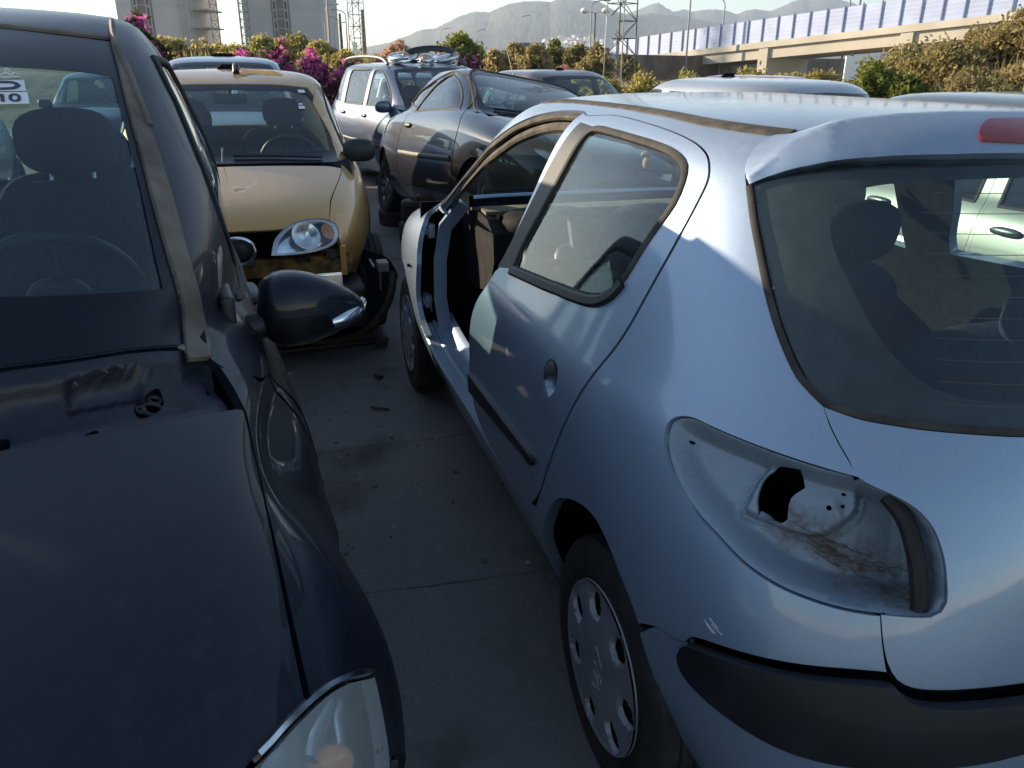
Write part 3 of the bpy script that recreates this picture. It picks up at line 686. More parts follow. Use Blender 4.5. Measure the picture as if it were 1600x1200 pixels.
    tgo = mb.build('tailgate', M_BLUE, car)
    mb = MB(); panel(mb, S, sp, off=spo, step=.012, lip=.03, mirror=True, edge=.010, gap=.0); mb.build('spoiler', M_BLUE, tgo)
    gb = list(reversed(U['glbot'])); sl = [(u-.012, v) for u, v in reversed(U['seam'][5:13])]
    gl = [(0, U['glbot'][-1][1])]+gb+sl+[(u, v+.004) for u, v in U['gltop']]+[(0, U['gltop'][-1][1]+.004)]
    mb = MB(); panel(mb, S, gl, off=-.002, step=.05, lip=0, mirror=True); rw = mb.build('rear_window', G_REAR, tgo)
    mb = MB(); trim(mb, S, [(0, U['glbot'][-1][1]-.002)]+[(u, v-.002) for u, v in gb]+[(u-.004, v) for u, v in reversed(U['seam'][5:13])], .012, .003, .0, mirror=True); mb.build('window_seal', M_SEAL, rw)
    ho = MB()
    for k in range(11):   # demister wires
        z = 1.03+k*.029; P, N = line3(S, [S.rear(.43-.02*k*.3, z), S.rear(.2, z), (0, S.vz(z))], -.004, .04); tube(ho, P, .0006, 4, mirror=True)
    ho.build('demister_wire', simple('demister_wire', (.22, .10, .06), .6), rw)
    br = U['brake']+[(0, U['brake'][-1][1]), (0, U['brakeb'][-1][1])]+list(reversed(U['brakeb']))[:-1]
    mb = MB(); panel(mb, S, br, off=lambda u, v: spo(u, v)+.0035, step=.012, lip=.006, mirror=True, corner=60); bl = mb.build('brake_lamp', M_REDL, tgo)
    bm_ = [U['brake'][0], (U['brakeb'][-1][0], .5*(U['brake'][-1][1]+U['brakeb'][-1][1])), (0, .5*(U['brake'][-1][1]+U['brakeb'][-1][1]))]
    P, N = line3(S, bm_, 0, .02); off = spo(np.array([p[0] for p in smooth_poly(np.array(bm_), 99, False)]), np.array([p[1] for p in smooth_poly(np.array(bm_), 99, False)]))
    # rear bumper and its rubber band
    bt = U['qlow'][8:]
    bf = [S.side(-.185, .515), S.side(-.22, .45), S.side(-.262, .37), S.side(-.295, .28), (S.side(-.30, .18)[0], 0.0)]
    bump = list(reversed(bf))+list(reversed(bt))[1:]+U['striplow'][1:]+[(0, U['striplow'][-1][1]), (0, 0)]
    def bulge(u, v): return .012*np.clip((.60-u)/.2, 0, 1)
    mb = MB(); panel(mb, S, bump, off=bulge, step=.03, lip=.02, mirror=True, edge=.012); bu = mb.build('rear_bumper', M_BLUE, car)
    st = U['qlow'][2:9]; st = [(u, v-.004) for u, v in reversed(st)]+[(u, v-.006) for u, v in U['tglow'][3:]]+[(0, U['tglow'][-1][1]-.006), (0, U['striplow'][-1][1]+.002)]+[(u, v+.003) for u, v in reversed(U['striplow'])][:-1]
    so = np.array(st); 
    def sb(u, v): return bulge(u, v)+.010+.010*np.clip((v-.15)/.08, 0, 1)
    mb = MB(); panel(mb, S, st, off=sb, step=.02, lip=.022, mirror=True, edge=.012, corner=60); mb.build('bumper_strip', M_STRIPPL, bu)
    mb = MB()
    for a, b in (((.5716, .2581), (.5578, .2524)), ((.566, .2619), (.5554, .2575)), ((.5627, .2581), (.5508, .2542)), ((.569, .2560), (.560, .2515))): P, N = line3(S, [a, b], .0004, .01); tube(mb, P, .0005, 4)
    mb.build('scuff_mark', M_WHITE, bo)
    # tail lamp pocket in the left corner
    pocket = U['recL']+list(reversed(U['recR']))[1:-1]
    mt = np.array(S.metric(pocket)); LP = smooth_poly(np.array(pocket)*mt, .01); PLp = smooth_poly(np.array(U['plate'])*mt, .01)
    cz = np.array(U['plate']).mean(0)
    def pan(u, v):
        Q = np.stack([np.ravel(u), np.ravel(v)], 1)*mt; d = np.where(inpoly(Q, LP), dist_poly(Q, LP), 0)
        uu = np.ravel(u); w = np.clip((.64-uu)/.26, 0, 1)
        depth = .026+.082*w; k = np.clip(d/(.020+.030*(1-w)), 0, 1); s_ = k*k*(3-2*k)
        dp = np.where(inpoly(Q, PLp), 1, -1)*dist_poly(Q, PLp); pl = np.clip(dp/.008+.5, 0, 1)
        o = -.010-depth*s_*(1-.35*pl)
        o += .004*np.exp(-((dist_poly(Q, PLp, True)-.012)/.004)**2)*(dp < 0)
        rib = np.exp(-(((uu-.452)-(np.ravel(v)-.375)*.35)/.006)**2)*np.exp(-((np.ravel(v)-.375)/.012)**2); o += .007*rib
        return o.reshape(np.shape(u))
    hole = U['hole']
    cir = lambda c, r: [(c[0]+r/mt[0]*math.cos(t), c[1]+r/mt[1]*math.sin(t)) for t in np.linspace(0, 2*math.pi, 13)[:-1]]
    hu = lambda px: None
    h1, h2, h3 = (.470, .385), (.452, .388), (.445, .402)
    mb = MB(); panel(mb, S, pocket, holes=[hole, cir((.632, .398), .0045), cir((.4625, .378), .005), cir((.447, .383), .0042), cir((.448, .398), .0045)], off=pan, step=.0075, lip=0, edge=.007, hole_lip=.012, corner=34)
    m, t, out = nt('pocket_metal'); p = nd(t, 'ShaderNodeBsdfPrincipled'); tc = nd(t, 'ShaderNodeTexCoord')
    def blob(c, r0, r1):
        vd = nd(t, 'ShaderNodeVectorMath', operation='DISTANCE'); t.links.new(tc.outputs['Object'], vd.inputs[0]); vd.inputs[1].default_value = c
        return ramp(t, mth(t, 'ADD', vd.outputs['Value'], mth(t, 'MULTIPLY', mth(t, 'SUBTRACT', noise(t, 22, 6, .65), .5), .10)), [(r0, 1.), (r1, 0.)])
    b1 = mth(t, 'MAXIMUM', mth(t, 'MAXIMUM', blob((-.448, .495, .757), .03, .075), blob((-.41, .53, .775), .028, .07)), mth(t, 'MAXIMUM', blob((-.372, .571, .79), .018, .06), blob((-.325, .607, .805), .012, .045)))
    grit = ramp(t, noise(t, 90, 4, .6), [(.35, .35), (.65, 1.)]); dm_ = mth(t, 'MULTIPLY', b1, grit)
    lines = mth(t, 'MULTIPLY', ramp(t, noise(t, 30, 5, .7, dist=2.5), [(.47, 0.), (.495, 1.), (.52, 0.)]), .5)
    c = mixc(t, dm_, (.195, .245, .31), (.085, .052, .034)); c = mixc(t, mth(t, 'MULTIPLY', lines, blob((-.15, .70, .87), .05, .12)), c, (.12, .10, .07))
    setc(p, 'Base Color', c, t); setc(p, 'Roughness', mth(t, 'ADD', .42, mth(t, 'MULTIPLY', dm_, .5)), t); setc(p, 'Metallic', mth(t, 'MULTIPLY', mth(t, 'SUBTRACT', 1.0, dm_), .25), t)
    t.links.new(bumpn(t, noise(t, 60, 6, .7), .15, .004), p.inputs['Normal']); t.links.new(p.outputs[0], out.inputs[0])
    po = mb.build('tail_lamp_pocket', m, car)
    mb = MB(); bx = [(u, v) for u, v in hole]; grow = [tuple(np.array(hole).mean(0)+(np.array(q)-np.array(hole).mean(0))*2.2) for q in hole]
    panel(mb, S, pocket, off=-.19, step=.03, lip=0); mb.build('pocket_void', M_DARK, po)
    mb = MB(); sl_ = U['seal']; mid = [(U['seal'][0][0]*.5+U['seal'][-1][0]*.5, U['seal'][0][1]*.5+U['seal'][-1][1]*.5)]
    cl = [U['recR'][1], U['seal'][1], U['seal'][2], U['seal'][3], U['seal'][4]]
    def lerp(k): return [((a[0]), (a[1])) for a in cl]
    P, N = line3(S, [(a+.004, b) for a, b in cl], -.025, .012); sweep(mb, P, circ(.014, 8), False, N); mb.build('tailgate_seal', M_RUB, po)
    tw = MB(); rnd = random.Random(4)     # dry twigs lying in the pocket
    for k in range(22):
        a0 = rnd.uniform(0, .8); u0, v0 = .50-.12*a0+rnd.uniform(-.008, .008), .345-.025*a0+rnd.uniform(-.010, .008); u1, v1 = u0-rnd.uniform(.02, .05), v0-rnd.uniform(.002, .012)
        P = []
        for i in range(5):
            a = i/4; uu, vv = u0+(u1-u0)*a, v0+(v1-v0)*a+rnd.uniform(-.002, .002)
            P.append(S(uu, vv)+S.normal(uu, vv)*(float(pan(np.array([uu]), np.array([vv]))[0])+.004))
        tube(tw, P, .0007, 4)
    tag(tw.build('dry_twigs', simple('dry_twig', (.10, .065, .04), .9), None), 'dry twigs and dirt caught in the empty tail lamp pocket of the blue hatchback', 'twigs')
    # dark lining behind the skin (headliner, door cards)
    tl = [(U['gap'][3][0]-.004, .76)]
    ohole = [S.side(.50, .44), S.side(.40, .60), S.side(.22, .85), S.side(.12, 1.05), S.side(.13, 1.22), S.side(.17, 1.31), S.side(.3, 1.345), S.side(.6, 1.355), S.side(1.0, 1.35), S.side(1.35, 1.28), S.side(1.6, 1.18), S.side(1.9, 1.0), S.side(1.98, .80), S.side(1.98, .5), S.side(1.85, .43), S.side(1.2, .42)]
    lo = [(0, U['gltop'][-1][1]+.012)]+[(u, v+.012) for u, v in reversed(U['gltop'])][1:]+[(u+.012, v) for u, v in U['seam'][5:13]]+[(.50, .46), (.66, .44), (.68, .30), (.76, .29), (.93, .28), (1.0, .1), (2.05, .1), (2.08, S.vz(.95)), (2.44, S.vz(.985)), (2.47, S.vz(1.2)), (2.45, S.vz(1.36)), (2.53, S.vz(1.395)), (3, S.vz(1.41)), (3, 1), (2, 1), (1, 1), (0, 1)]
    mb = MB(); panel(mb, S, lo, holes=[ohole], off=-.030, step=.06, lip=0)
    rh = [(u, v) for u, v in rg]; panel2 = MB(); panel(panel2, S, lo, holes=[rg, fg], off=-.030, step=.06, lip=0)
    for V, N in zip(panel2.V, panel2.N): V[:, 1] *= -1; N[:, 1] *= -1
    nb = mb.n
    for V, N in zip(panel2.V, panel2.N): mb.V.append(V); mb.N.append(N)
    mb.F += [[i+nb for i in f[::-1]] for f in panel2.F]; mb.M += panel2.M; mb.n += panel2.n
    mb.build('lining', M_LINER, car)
    # frit band behind the rear glass edge, wide at the pillar
    fr = [(u-.013, v) for u, v in U['seam'][5:13]]+[(u, v+.0) for u, v in U['glbot']]+[(0, U['glbot'][-1][1])]
    zb = S.vz(1.035); fr += [(0, zb), (.25, zb), (.36, S.vz(1.05)), (.415, S.vz(1.10)), (.455, S.vz(1.17)), (.49, S.vz(1.25)), (.485, S.vz(1.315)), (.40, S.vz(1.335)), (.25, S.vz(1.345)), (0, S.vz(1.348)), (0, U['gltop'][-1][1])]+list(reversed(U['gltop']))
    mb = MB(); panel(mb, S, fr, off=-.010, step=.03, lip=0, mirror=True, corner=60); mb.build('pillar_lining', simple('pillar_lining', (.030, .030, .030), .85, var=.3, scale=30), car)
    # door frame furniture of the empty doorway
    mb = MB(); ot = U['optop']
    trim(mb, S, [(u, v-.010) for u, v in ot], .022, .008, -.012); mb.build('door_seal', M_DUSTRUB, car)
    mb = MB(); trim(mb, S, [(u-.004, v-.030) for u, v in ot[:-1]], .030, .016, -.040); mb.build('door_frame_trim', M_DUSTRUB, car)
    P0, N0 = line3(S, U['silltop']+[U['silltop'][-1]], 0, .03); P0 = P0[:-1]
    mb = MB(); rows = [P0+np.array([0, dy, dz]) for dy, dz in ((0, -.002), (-.006, .006), (-.045, .008), (-.052, .018), (-.062, .018), (-.068, .010), (-.10, .012), (-.115, .04), (-.135, .05), (-.14, -.06))]
    V = np.concatenate(rows); n = len(P0); F = [[j*n+i, j*n+i+1, (j+1)*n+i+1, (j+1)*n+i] for j in range(len(rows)-1) for i in range(n-1)]
    mb.add(V, [f[::-1] for f in F]); mb.build('door_sill', M_BLUE, car, sharp=40)
    mb = MB()   # hinge pillar and the dark cavity behind the wing
    hp = [(1.895, .45), (1.93, .60), (1.935, .76), (1.955, .89), (1.92, .99)]
    P = [np.array([x, S(*S.side(x, z))[1]-.088, z]) for x, z in hp]
    sweep(mb, P, [(-.02, -.03), (-.02, .018), (.018, .024), (.02, -.03)], False, (0, 1, 0)); hpo = mb.build('hinge_pillar', M_BLUE, car, sharp=40)
    for z in (.56, .86):
        mb = MB(); y = S(*S.side(2.0, z))[1]-.055; box(mb, (2.035, y, z), (.07, .03, .055), bev=.004); box(mb, (2.03, y+.018, z), (.05, .012, .03), bev=.003)
        lathe(mb, [(0, .026), (.008, .026), (.009, 0)], 10, 'Y', (2.03, y, z))
        mb.build('door_hinge', M_BARE, hpo, sharp=40)
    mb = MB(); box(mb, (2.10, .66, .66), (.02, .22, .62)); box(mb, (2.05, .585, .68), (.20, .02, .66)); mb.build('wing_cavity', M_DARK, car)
    mb = MB(); rnd = random.Random(2)
    for k, cc in enumerate(((.5, .1, .1), (.2, .2, .25), (.5, .45, .4))):
        tube(mb, [(2.0, .735, .57), (2.02, .75+.008*k, .56), (2.0, .755, .535-.01*k), (2.01, .75, .52)], .0028, 5)
    mb.build('loose_wire', simple('wire_grey', (.30, .22, .24), .5), hpo)
    mb = MB(); tube(mb, [(2.07, .80, .70), (2.09, .815, .695), (2.10, .83, .70)], .004, 6); box(mb, (2.095, .832, .703), (.02, .012, .012), bev=.002); mb.build('wing_bolt', M_DARK, car)
    # inside: dash, wheel, seats, floor
    mb = MB(); box(mb, (1.2, 0, .27), (2.6, 1.30, .06)); box(mb, (.0, 0, .42), (.9, 1.0, .06)); mb.build('floor_pan', M_LINER, car)
    mb = MB(); prof = [(2.06, .93), (1.80, .975), (1.64, .965), (1.56, .92), (1.55, .82), (1.62, .70), (1.80, .66), (2.0, .66)]
    prism(mb, prof, 'Y', -.60, .60); da = mb.build('dashboard', M_DASH, car, sharp=35)
    mb = MB(); ell(mb, (1.60, .36, .955), (.15, .19, .05), None, 18, 10, 2.6); mb.build('instrument_hood', M_DASH, da, sharp=60)
    mb = MB(); prism(mb, [(2.05, .945), (1.80, .990), (1.70, .985), (1.70, .972), (1.80, .978), (2.05, .935)], 'Y', -.59, .59); mb.build('dash_pad', simple('dusty_sunlit_dash_pad', (.20, .165, .12), .9, var=.25, scale=6), da, sharp=35)  # tan holds both the dust and the sunlit look of the dash top
    mb = MB()
    for k in range(5): box(mb, (1.552, .50, .86-.016*k), (.02, .13, .006))
    mb.build('air_vent', M_DARK, da); mb = MB()
    for k in range(3): box(mb, (1.66, .55-.026*k, .972), (.05, .012, .012))
    mb.build('air_vent', M_DARK, da, split=None)
    steering(car, (1.33, .36, .86))
    seat(car, 1.0, .36, .23, name='driver_seat'); seat(car, 1.0, -.36, .21, name='passenger_seat')
    rear_bench(car, .30, .31, 1.22, .48, n=2)
    mb = MB(); ell(mb, (1.50, 0, 1.29), (.02, .12, .035), None, 16, 8, 3); tube(mb, [(1.50, 0, 1.31), (1.55, 0, 1.37)], .008, 6); rm = mb.build('rear_view_mirror', M_PLAST, car)
    mb = MB(); tube(mb, [(1.48, .03, 1.27), (1.48, .032, 1.19)], .0015, 4); ell(mb, (1.48, .032, 1.175), (.018, .018, .022)); ell(mb, (1.48, .04, 1.205), (.012, .02, .01))
    tag(mb.build('hanging_charm', simple('charm_yarn', (.62, .45, .25), .9), None), 'small pale charm hanging from the mirror inside the blue hatchback', 'charm')
    mb = MB(); ell(mb, (1.62, -.95, 1.0), (.06, .11, .08), None, 16, 10, 2.6); mb.build('door_mirror', M_PLAST, car)
    # wheels and wells
    for x, nm in ((0, 'r'), (2.442, 'f')):
        for s in (1, -1): cap_wheel(car, x, s*.79, .283, side=s, steer=(0 if nm == 'r' else 0))
    mb = MB()
    for x, r in ((.06, .345), (2.442, .345)):
        for s in (1, -1):
            V = []; F = []; n = 24
            for i in range(n+1):
                a = rad(-25+230*i/n)
                xx, zz = x+r*math.cos(a), .30+r*math.sin(a); yo = min(.79, float(S(*S.side(xx, max(zz, .18)))[1])-.03)
                for y in (.45, yo): V.append((xx, s*y, zz))
            for i in range(n): F.append([2*i, 2*i+1, 2*i+3, 2*i+2])
            k = len(V); V.append((x, s*.45, .3)); F += [[2*i, 2*i+2, k] for i in range(n)]
            mb.add(V, F)
    mb.build('wheel_arch_liner', M_DARK, car, split=1.2)
    return car
blue_car = blue_hatchback()
# outline points of the navy car's panels on its skin
UD = {
 'wtop': [(2.6776, 0.7647), (2.6323, 0.7605), (2.583, 0.7553), (2.5275, 0.7506), (2.4556, 0.7453)],
 'trimR': [(2.4026, 0.7777), (2.4458, 0.7388), (2.4635, 0.6835), (2.4691, 0.6451), (2.4759, 0.6154), (2.4803, 0.5846), (2.4775, 0.5508), (2.4516, 0.4984), (2.4455, 0.4654), (2.4569, 0.4561)],
 'trimL': [(2.4558, 0.7419), (2.4901, 0.6838), (2.5051, 0.6382), (2.516, 0.5894), (2.5112, 0.5556), (2.493, 0.5102), (2.4924, 0.4657)],
 'glassR': [(2.5026, 0.6947), (2.5193, 0.6446), (2.5321, 0.5873), (2.5324, 0.56), (2.5265, 0.5354)],
 'glassbot': [(2.5265, 0.5354), (2.5775, 0.5412), (2.6339, 0.5467), (2.6802, 0.5503), (2.7191, 0.5532)],
 'cowltop': [(2.4906, 0.476), (2.5379, 0.4886), (2.5868, 0.4984), (2.6567, 0.5065), (2.7172, 0.5111)],
 'bonrear': [(2.4407, 0.4164), (2.5003, 0.4335), (2.5753, 0.4481), (2.6292, 0.4552), (2.6774, 0.4591), (2.7114, 0.4623)],
 'bonR': [(2.4407, 0.4164), (2.4375, 0.4091), (2.4471, 0.3851), (2.4719, 0.3736), (2.4938, 0.3609), (2.5097, 0.3449), (2.5221, 0.3271), (2.5331, 0.3053)],
 'bonF': [(2.5331, 0.3053), (2.5451, 0.309), (2.5564, 0.3125), (2.5703, 0.3158), (2.5826, 0.3176)],
 'band': [(2.1141, 0.7865), (2.2926, 0.7428), (2.319, 0.7168), (2.3354, 0.6878), (2.3369, 0.6633), (2.3471, 0.6371), (2.357, 0.6109), (2.3561, 0.5724), (2.332, 0.5423), (2.2006, 0.4714), (2.2583, 0.4536), (2.3201, 0.442), (2.3605, 0.4347)],
 'band0': [(2.25, 0.8167), (2.3713, 0.7668), (2.4054, 0.7172), (2.4103, 0.686), (2.4275, 0.6405), (2.4287, 0.6045), (2.4333, 0.5772), (2.4173, 0.5405), (2.3727, 0.4861), (2.3818, 0.4616), (2.4015, 0.4488)],
 'sil': [(2.2372, 0.7402), (2.2565, 0.7032), (2.2203, 0.6656), (1.9126, 0.6089), (2.0493, 0.5821), (2.2277, 0.5732), (2.0333, 0.3458)],
 'fenseam': [(2.4039, 0.4479), (2.3656, 0.4337), (2.3354, 0.4192)],
 'head': [(2.4641, 0.2462), (2.4924, 0.2761), (2.5141, 0.2938), (2.5351, 0.3041), (2.556, 0.31), (2.5677, 0.3116), (2.5778, 0.3131)],
 'headR': [(2.4641, 0.2462), (2.4686, 0.2342), (2.474, 0.221), (2.4818, 0.2064)],
 'cowlR': [(2.4906, 0.476), (2.4396, 0.4618), (2.411, 0.4483), (2.4267, 0.4387), (2.4411, 0.4284), (2.4461, 0.4191)],
 'hole1': [(2.5814, 0.4622), (2.5199, 0.4485), (2.5231, 0.4429), (2.5838, 0.4557)],
}
# ------------------------------------------------------------------ the navy car in the left foreground (faces the camera)
KD = [(0.18, 0.8, -2.8, 0.72, 3.2, 4), (0.28, 0.88, -2.88, 0.8, 3.2, 4), (0.42, 0.91, -2.92, 0.85, 3.2, 4), (0.58, 0.925, -2.93, 0.86, 3.2, 4), (0.7, 0.915, -2.92, 0.84, 3.2, 4), (0.8, 0.885, -2.9, 0.78, 3.2, 4), (0.88, 0.84, -2.88, 0.66, 3.2, 4), (0.96, 0.8, -2.85, 0.42, 3.2, 3.6), (1.03, 0.7705, -2.82, 0.12, 3.2, 3.1), (1.12, 0.772, -2.78, -0.05, 3.2, 3.3), (1.25, 0.765, -2.72, -0.24, 3.2, 3.3), (1.38, 0.725, -2.66, -0.45, 3.2, 3.3), (1.5, 0.68, -2.6, -0.68, 3.2, 3.3), (1.58, 0.63, -2.53, -0.9, 3.2, 3.3), (1.62, 0.55, -2.4, -1.1, 3.2, 3.3), (1.637, 0.32, -2.2, -1.25, 3.2, 3.3), (1.642, 0.14, -2, -1.3, 3.2, 3.3), (1.643, 0, -1.9, -1.35, 3.2, 3.3)]
def navy_waist(P, u, v):
    """the flank draws in behind the front wheel"""
    x, z = P[..., 0], P[..., 2]
    k = np.clip((.32-x)/.5, 0, 1); d = .045*k*k*(3-2*k)+.05*np.exp(-((x+.02)/.26)**2)
    w = np.clip((1.0-z)/.14, 0, 1); w = w*w*(3-2*w)
    Q = P.copy(); Q[..., 1] = P[..., 1]*(1-d*w/.88); return Q
SD = Shell(KD, -1.9, -1.35, navy_waist)
def navy_car():
    S = SD; U = UD; sd = S.side
    car = thing('compact_car', 'dark navy car in the foreground facing the camera with its cowl cover stripped off', 'car', (-.10, 2.15, 0), (0, 0, rad(186)))
    vt = U['wtop']
    pillar_in = list(reversed(U['trimL']))           # bottom -> top
    TG = [(0, S.vz(1.05)), (.40, S.vz(1.05)), (.50, S.vz(1.10)), (.52, S.vz(1.30)), (.50, S.vz(1.48)), (.40, S.vz(1.515)), (0, S.vz(1.52))]
    # bonnet
    bon = list(reversed(U['bonrear']))               # from left edge of view to the right corner
    zf = S.vz(.805)
    bo = [(3.0, bon[0][1]+.006)]+bon+U['bonR'][1:]+U['bonF'][1:]+[(2.62, S.vz(.828)), (2.72, S.vz(.81)), (3.0, zf)]
    mb = MB(); panel(mb, S, bo, step=.03, lip=.022, mirror=True, gap=.0, edge=.012); bn = mb.build('bonnet', M_NAVY, car)
    # cowl: the bare sheet-metal shelf under the windscreen
    ct = list(reversed(U['cowltop']))                # left -> right
    cw = [(3.0, ct[0][1]+.004)]+ct+[(2.468, ct[-1][1]-.004)]+[(2.452, .45)]+[(U['bonR'][0][0]+.003, U['bonR'][0][1]+.004)]+[(u, v+.003) for u, v in U['bonrear'][1:]]+[(3.0, bon[0][1]+.009)]
    cm = np.array(S.metric(cw)); br_ = np.array(sorted([(u, v) for u, v in U['bonrear']]+[(3.0, bon[0][1]+.006)])); ct_ = np.array(sorted([(u, v) for u, v in U['cowltop']]+[(3.0, ct[0][1]+.004)]))
    def cowl(u, v):
        vb = np.interp(u, br_[:, 0], br_[:, 1]); vt_ = np.interp(u, ct_[:, 0], ct_[:, 1]); a = np.clip((v-vb)/np.maximum(vt_-vb, 1e-3), 0, 1)
        st = lambda a0, a1: (lambda x: x*x*(3-2*x))(np.clip((a-a0)/(a1-a0), 0, 1))
        o = -.004-.024*st(.02, .14)-.010*np.sin(np.clip((a-.2)/.5, 0, 1)*math.pi)+.020*st(.66, .80)
        e = np.exp(-(((u-2.60)/.045)**14))*np.exp(-(((a-.66)/.15)**14)); o = o-.014*e
        e2 = np.exp(-(((u-2.475)/.018)**6))*np.exp(-(((a-.80)/.16)**6)); o = o-.008*e2
        g = np.exp(-(((u-2.80)/.09)**4))*np.exp(-(((a-.32)/.3)**4)); o = o-.014*g
        return o
    def sup(c, ru, rv, n=20, p=3.2):
        f = lambda x: math.copysign(abs(x)**(2/p), x); return [(c[0]+ru*f(math.cos(t)), c[1]+rv*f(math.sin(t))) for t in np.linspace(0, 2*math.pi, n+1)[:-1]]
    holes = [sup((2.550, .4635), .021, .0062), sup((2.626, .4615), .009, .0022), sup((2.727, .4745), .022, .0055), sup((2.728, .4655), .020, .0018), sup((2.462, .4455), .0028, .0018, 12, 2)]
    mb = MB(); panel(mb, S, cw, holes=holes, off=cowl, step=.012, lip=.02, mirror=True, edge=.009, hole_lip=.018, corner=60); co = mb.build('cowl_panel', M_PRIMER, car)
    mb = MB(); panel(mb, S, cw, off=-.075, step=.06, lip=0, mirror=True); mb.build('cowl_void', M_DARK, co)
    mb = MB()
    for (u, v, r) in ((2.545, .462, .016), (2.538, .4655, .010), (2.560, .4655, .007)):
        P, N = S(u, v), S.normal(u, v); ring = []
        tv = unit(np.cross(N, [0, 0, 1.])); w = np.cross(N, tv)
        tube(mb, [P-N*.045+tv*r*math.cos(a)+w*r*math.sin(a) for a in np.linspace(0, 2*math.pi, 17)[:-1]], .0035, 6, True)
    mb.build('wiper_spindle', M_PLAST, co)
    mb = MB()
    for (u, v) in ((2.607, .4905), (2.588, .489), (2.640, .4885)):
        P, N = S(u, v), S.normal(u, v); q = P-N*.012; tube(mb, [q, q+N*.010], .003, 8); tube(mb, [q+N*.007, q+N*.008+np.array([.008, .004, 0])], .002, 5)
    mb.build('cowl_clip', M_BOLT, co)
    # skin: A-pillar, roof and flank
    belt = S.vz(.985)
    pil_top = U['wtop']
    roofc = [(3.0, U['wtop'][0][1]+.022), (2.75, U['wtop'][0][1]+.006)]
    fend_top = [(U['bonR'][0][0]-.004, U['bonR'][0][1]+.004), (2.446, .448), (2.452, .463)]
    fs = U['fenseam']
    skin = roofc+[(u, v+.006) for u, v in pil_top]+[(u, v) for u, v in U['trimL']]+[(2.47, .466)]+[(2.44, fs[0][1]-.004), (2.36, fs[2][1]-.014), sd(-.36, .90), sd(-.40, .70), sd(-.40, .50), sd(-.38, .32), (sd(-.38, .2)[0], 0)]
    skin += [(1.5, 0), (sd(-2.0, .2)[0], 0)]+[sd(-2.09, .30)]+arc_side(S, -2.42, .30, .335, 5, 175, 14)+[sd(-2.75, .30), (sd(-2.72, .2)[0], 0), (0, 0)]+[(u, v-.002) if k == 0 else (u+.003, v) for k, (u, v) in enumerate(TG)]+[(0, 1), (1, 1), (2, 1), (3, 1)]
    b = U['band']
    fw = [(u-.008, v) for u, v in b[2:9]]+[(u-.006, v) for u, v in b[9:11]]+[sd(-.56, 1.02), sd(-.9, .995), sd(-1.36, .985), sd(-1.36, 1.15), sd(-1.36, 1.35), sd(-1.34, 1.50), sd(-1.2, 1.51), sd(-1.06, 1.515)]
    rwd = [sd(-1.45, .985), sd(-2.0, .995), sd(-2.22, 1.05), sd(-2.20, 1.25), sd(-2.12, 1.46), sd(-2.0, 1.495), sd(-1.44, 1.505)]
    tgl = TG
    dcut = None
    mb = MB(); panel(mb, S, skin, holes=[fw, rwd], step=.05, lip=.02, mirror=True, edge=.018, hole_lip=.03, corner=60); bd = mb.build('body', M_NAVY, car)
    for nm, w in (('front_side_window', fw), ('rear_side_window', rwd)):
        for s in (1, -1):
            mb = MB(); panel(mb, S, w, off=-.006, step=.07, lip=0)
            if s < 0:
                for V, N in zip(mb.V, mb.N): V[:, 1] *= -1; N[:, 1] *= -1
                mb.F = [f[::-1] for f in mb.F]
            wo = mb.build(nm, G_SIDE, car)
            mb = MB(); trim(mb, S, w, .018, .006, .0, True); 
            if s < 0:
                for V in mb.V: V[:, 1] *= -1
                mb.F = [f[::-1] for f in mb.F]
            mb.build('window_seal', M_RUB, wo)
    mb = MB(); panel(mb, S, tgl, off=-.004, step=.06, lip=0, mirror=True); mb.build('rear_window', G_REAR, car)
    # door seams and mouldings on the flank
    for L in ([sd(-.42, .98), sd(-.46, .80), sd(-.46, .5), sd(-.42, .30)], [sd(-1.40, 1.5), sd(-1.40, .98), sd(-1.42, .6), sd(-1.40, .28)]): mb = MB(); trim(mb, S, L, .006, .0008, 0, mirror=True, rnd=False); mb.build('door_gap', M_DARK, bd, split=True)
    mb = MB(); trim(mb, S, [sd(-.50, .55), sd(-1.2, .54), sd(-2.0, .55)], .05, .012, 0, mirror=True); mb.build('rubbing_strip', M_PLAST, bd, split=True)
    mb = MB(); ell(mb, S(*sd(-1.22, .86))+np.array([0, .01, 0]), (.10, .025, .02), None, 16, 8, 3, mirror=True); mb.build('door_handle', M_PLAST, bd, split=True)
    # front wing
    h = U['head']; hr = U['headR']
    wing = fend_top[:1]+[(2.449, .452), (2.445, fs[0][1]-.002), (2.42, fs[0][1]-.010), (2.37, fs[2][1]-.012), sd(-.345, .90), sd(-.385, .70), sd(-.385, .50), sd(-.365, .32)]+arc_side(S, .02, .30, .345, 178, 30, 18)+[sd(.335, .52), (hr[3][0]-.006, hr[3][1]-.01), hr[3], hr[2], hr[1], hr[0]]+[(u-.001, v+.004) for u, v in h[1:3]]+[(h[3][0]-.002, h[3][1]+.006)]+[(u-.006, v+.0) for u, v in list(reversed(U['bonR']))[0:]]
    def flare(u, v):
        P = S(u, v); r = np.hypot(P[..., 0]-.02, P[..., 2]-.30); return .030*np.exp(-((r-.36)/.09)**2)*np.clip((P[..., 2]-.25)/.2, 0, 1)
    mb = MB(); panel(mb, S, wing, off=flare, step=.03, lip=.02, mirror=True, gap=.0015, edge=.012, corner=60); wi = mb.build('front_wing', M_NAVY, car, split=True)
    # headlamp
    lampo = h+[(2.665, S.vz(.80)), (2.685, S.vz(.72)), (2.65, S.vz(.63)), (2.58, S.vz(.585)), (2.51, S.vz(.60))]+list(reversed(hr))[:-1]
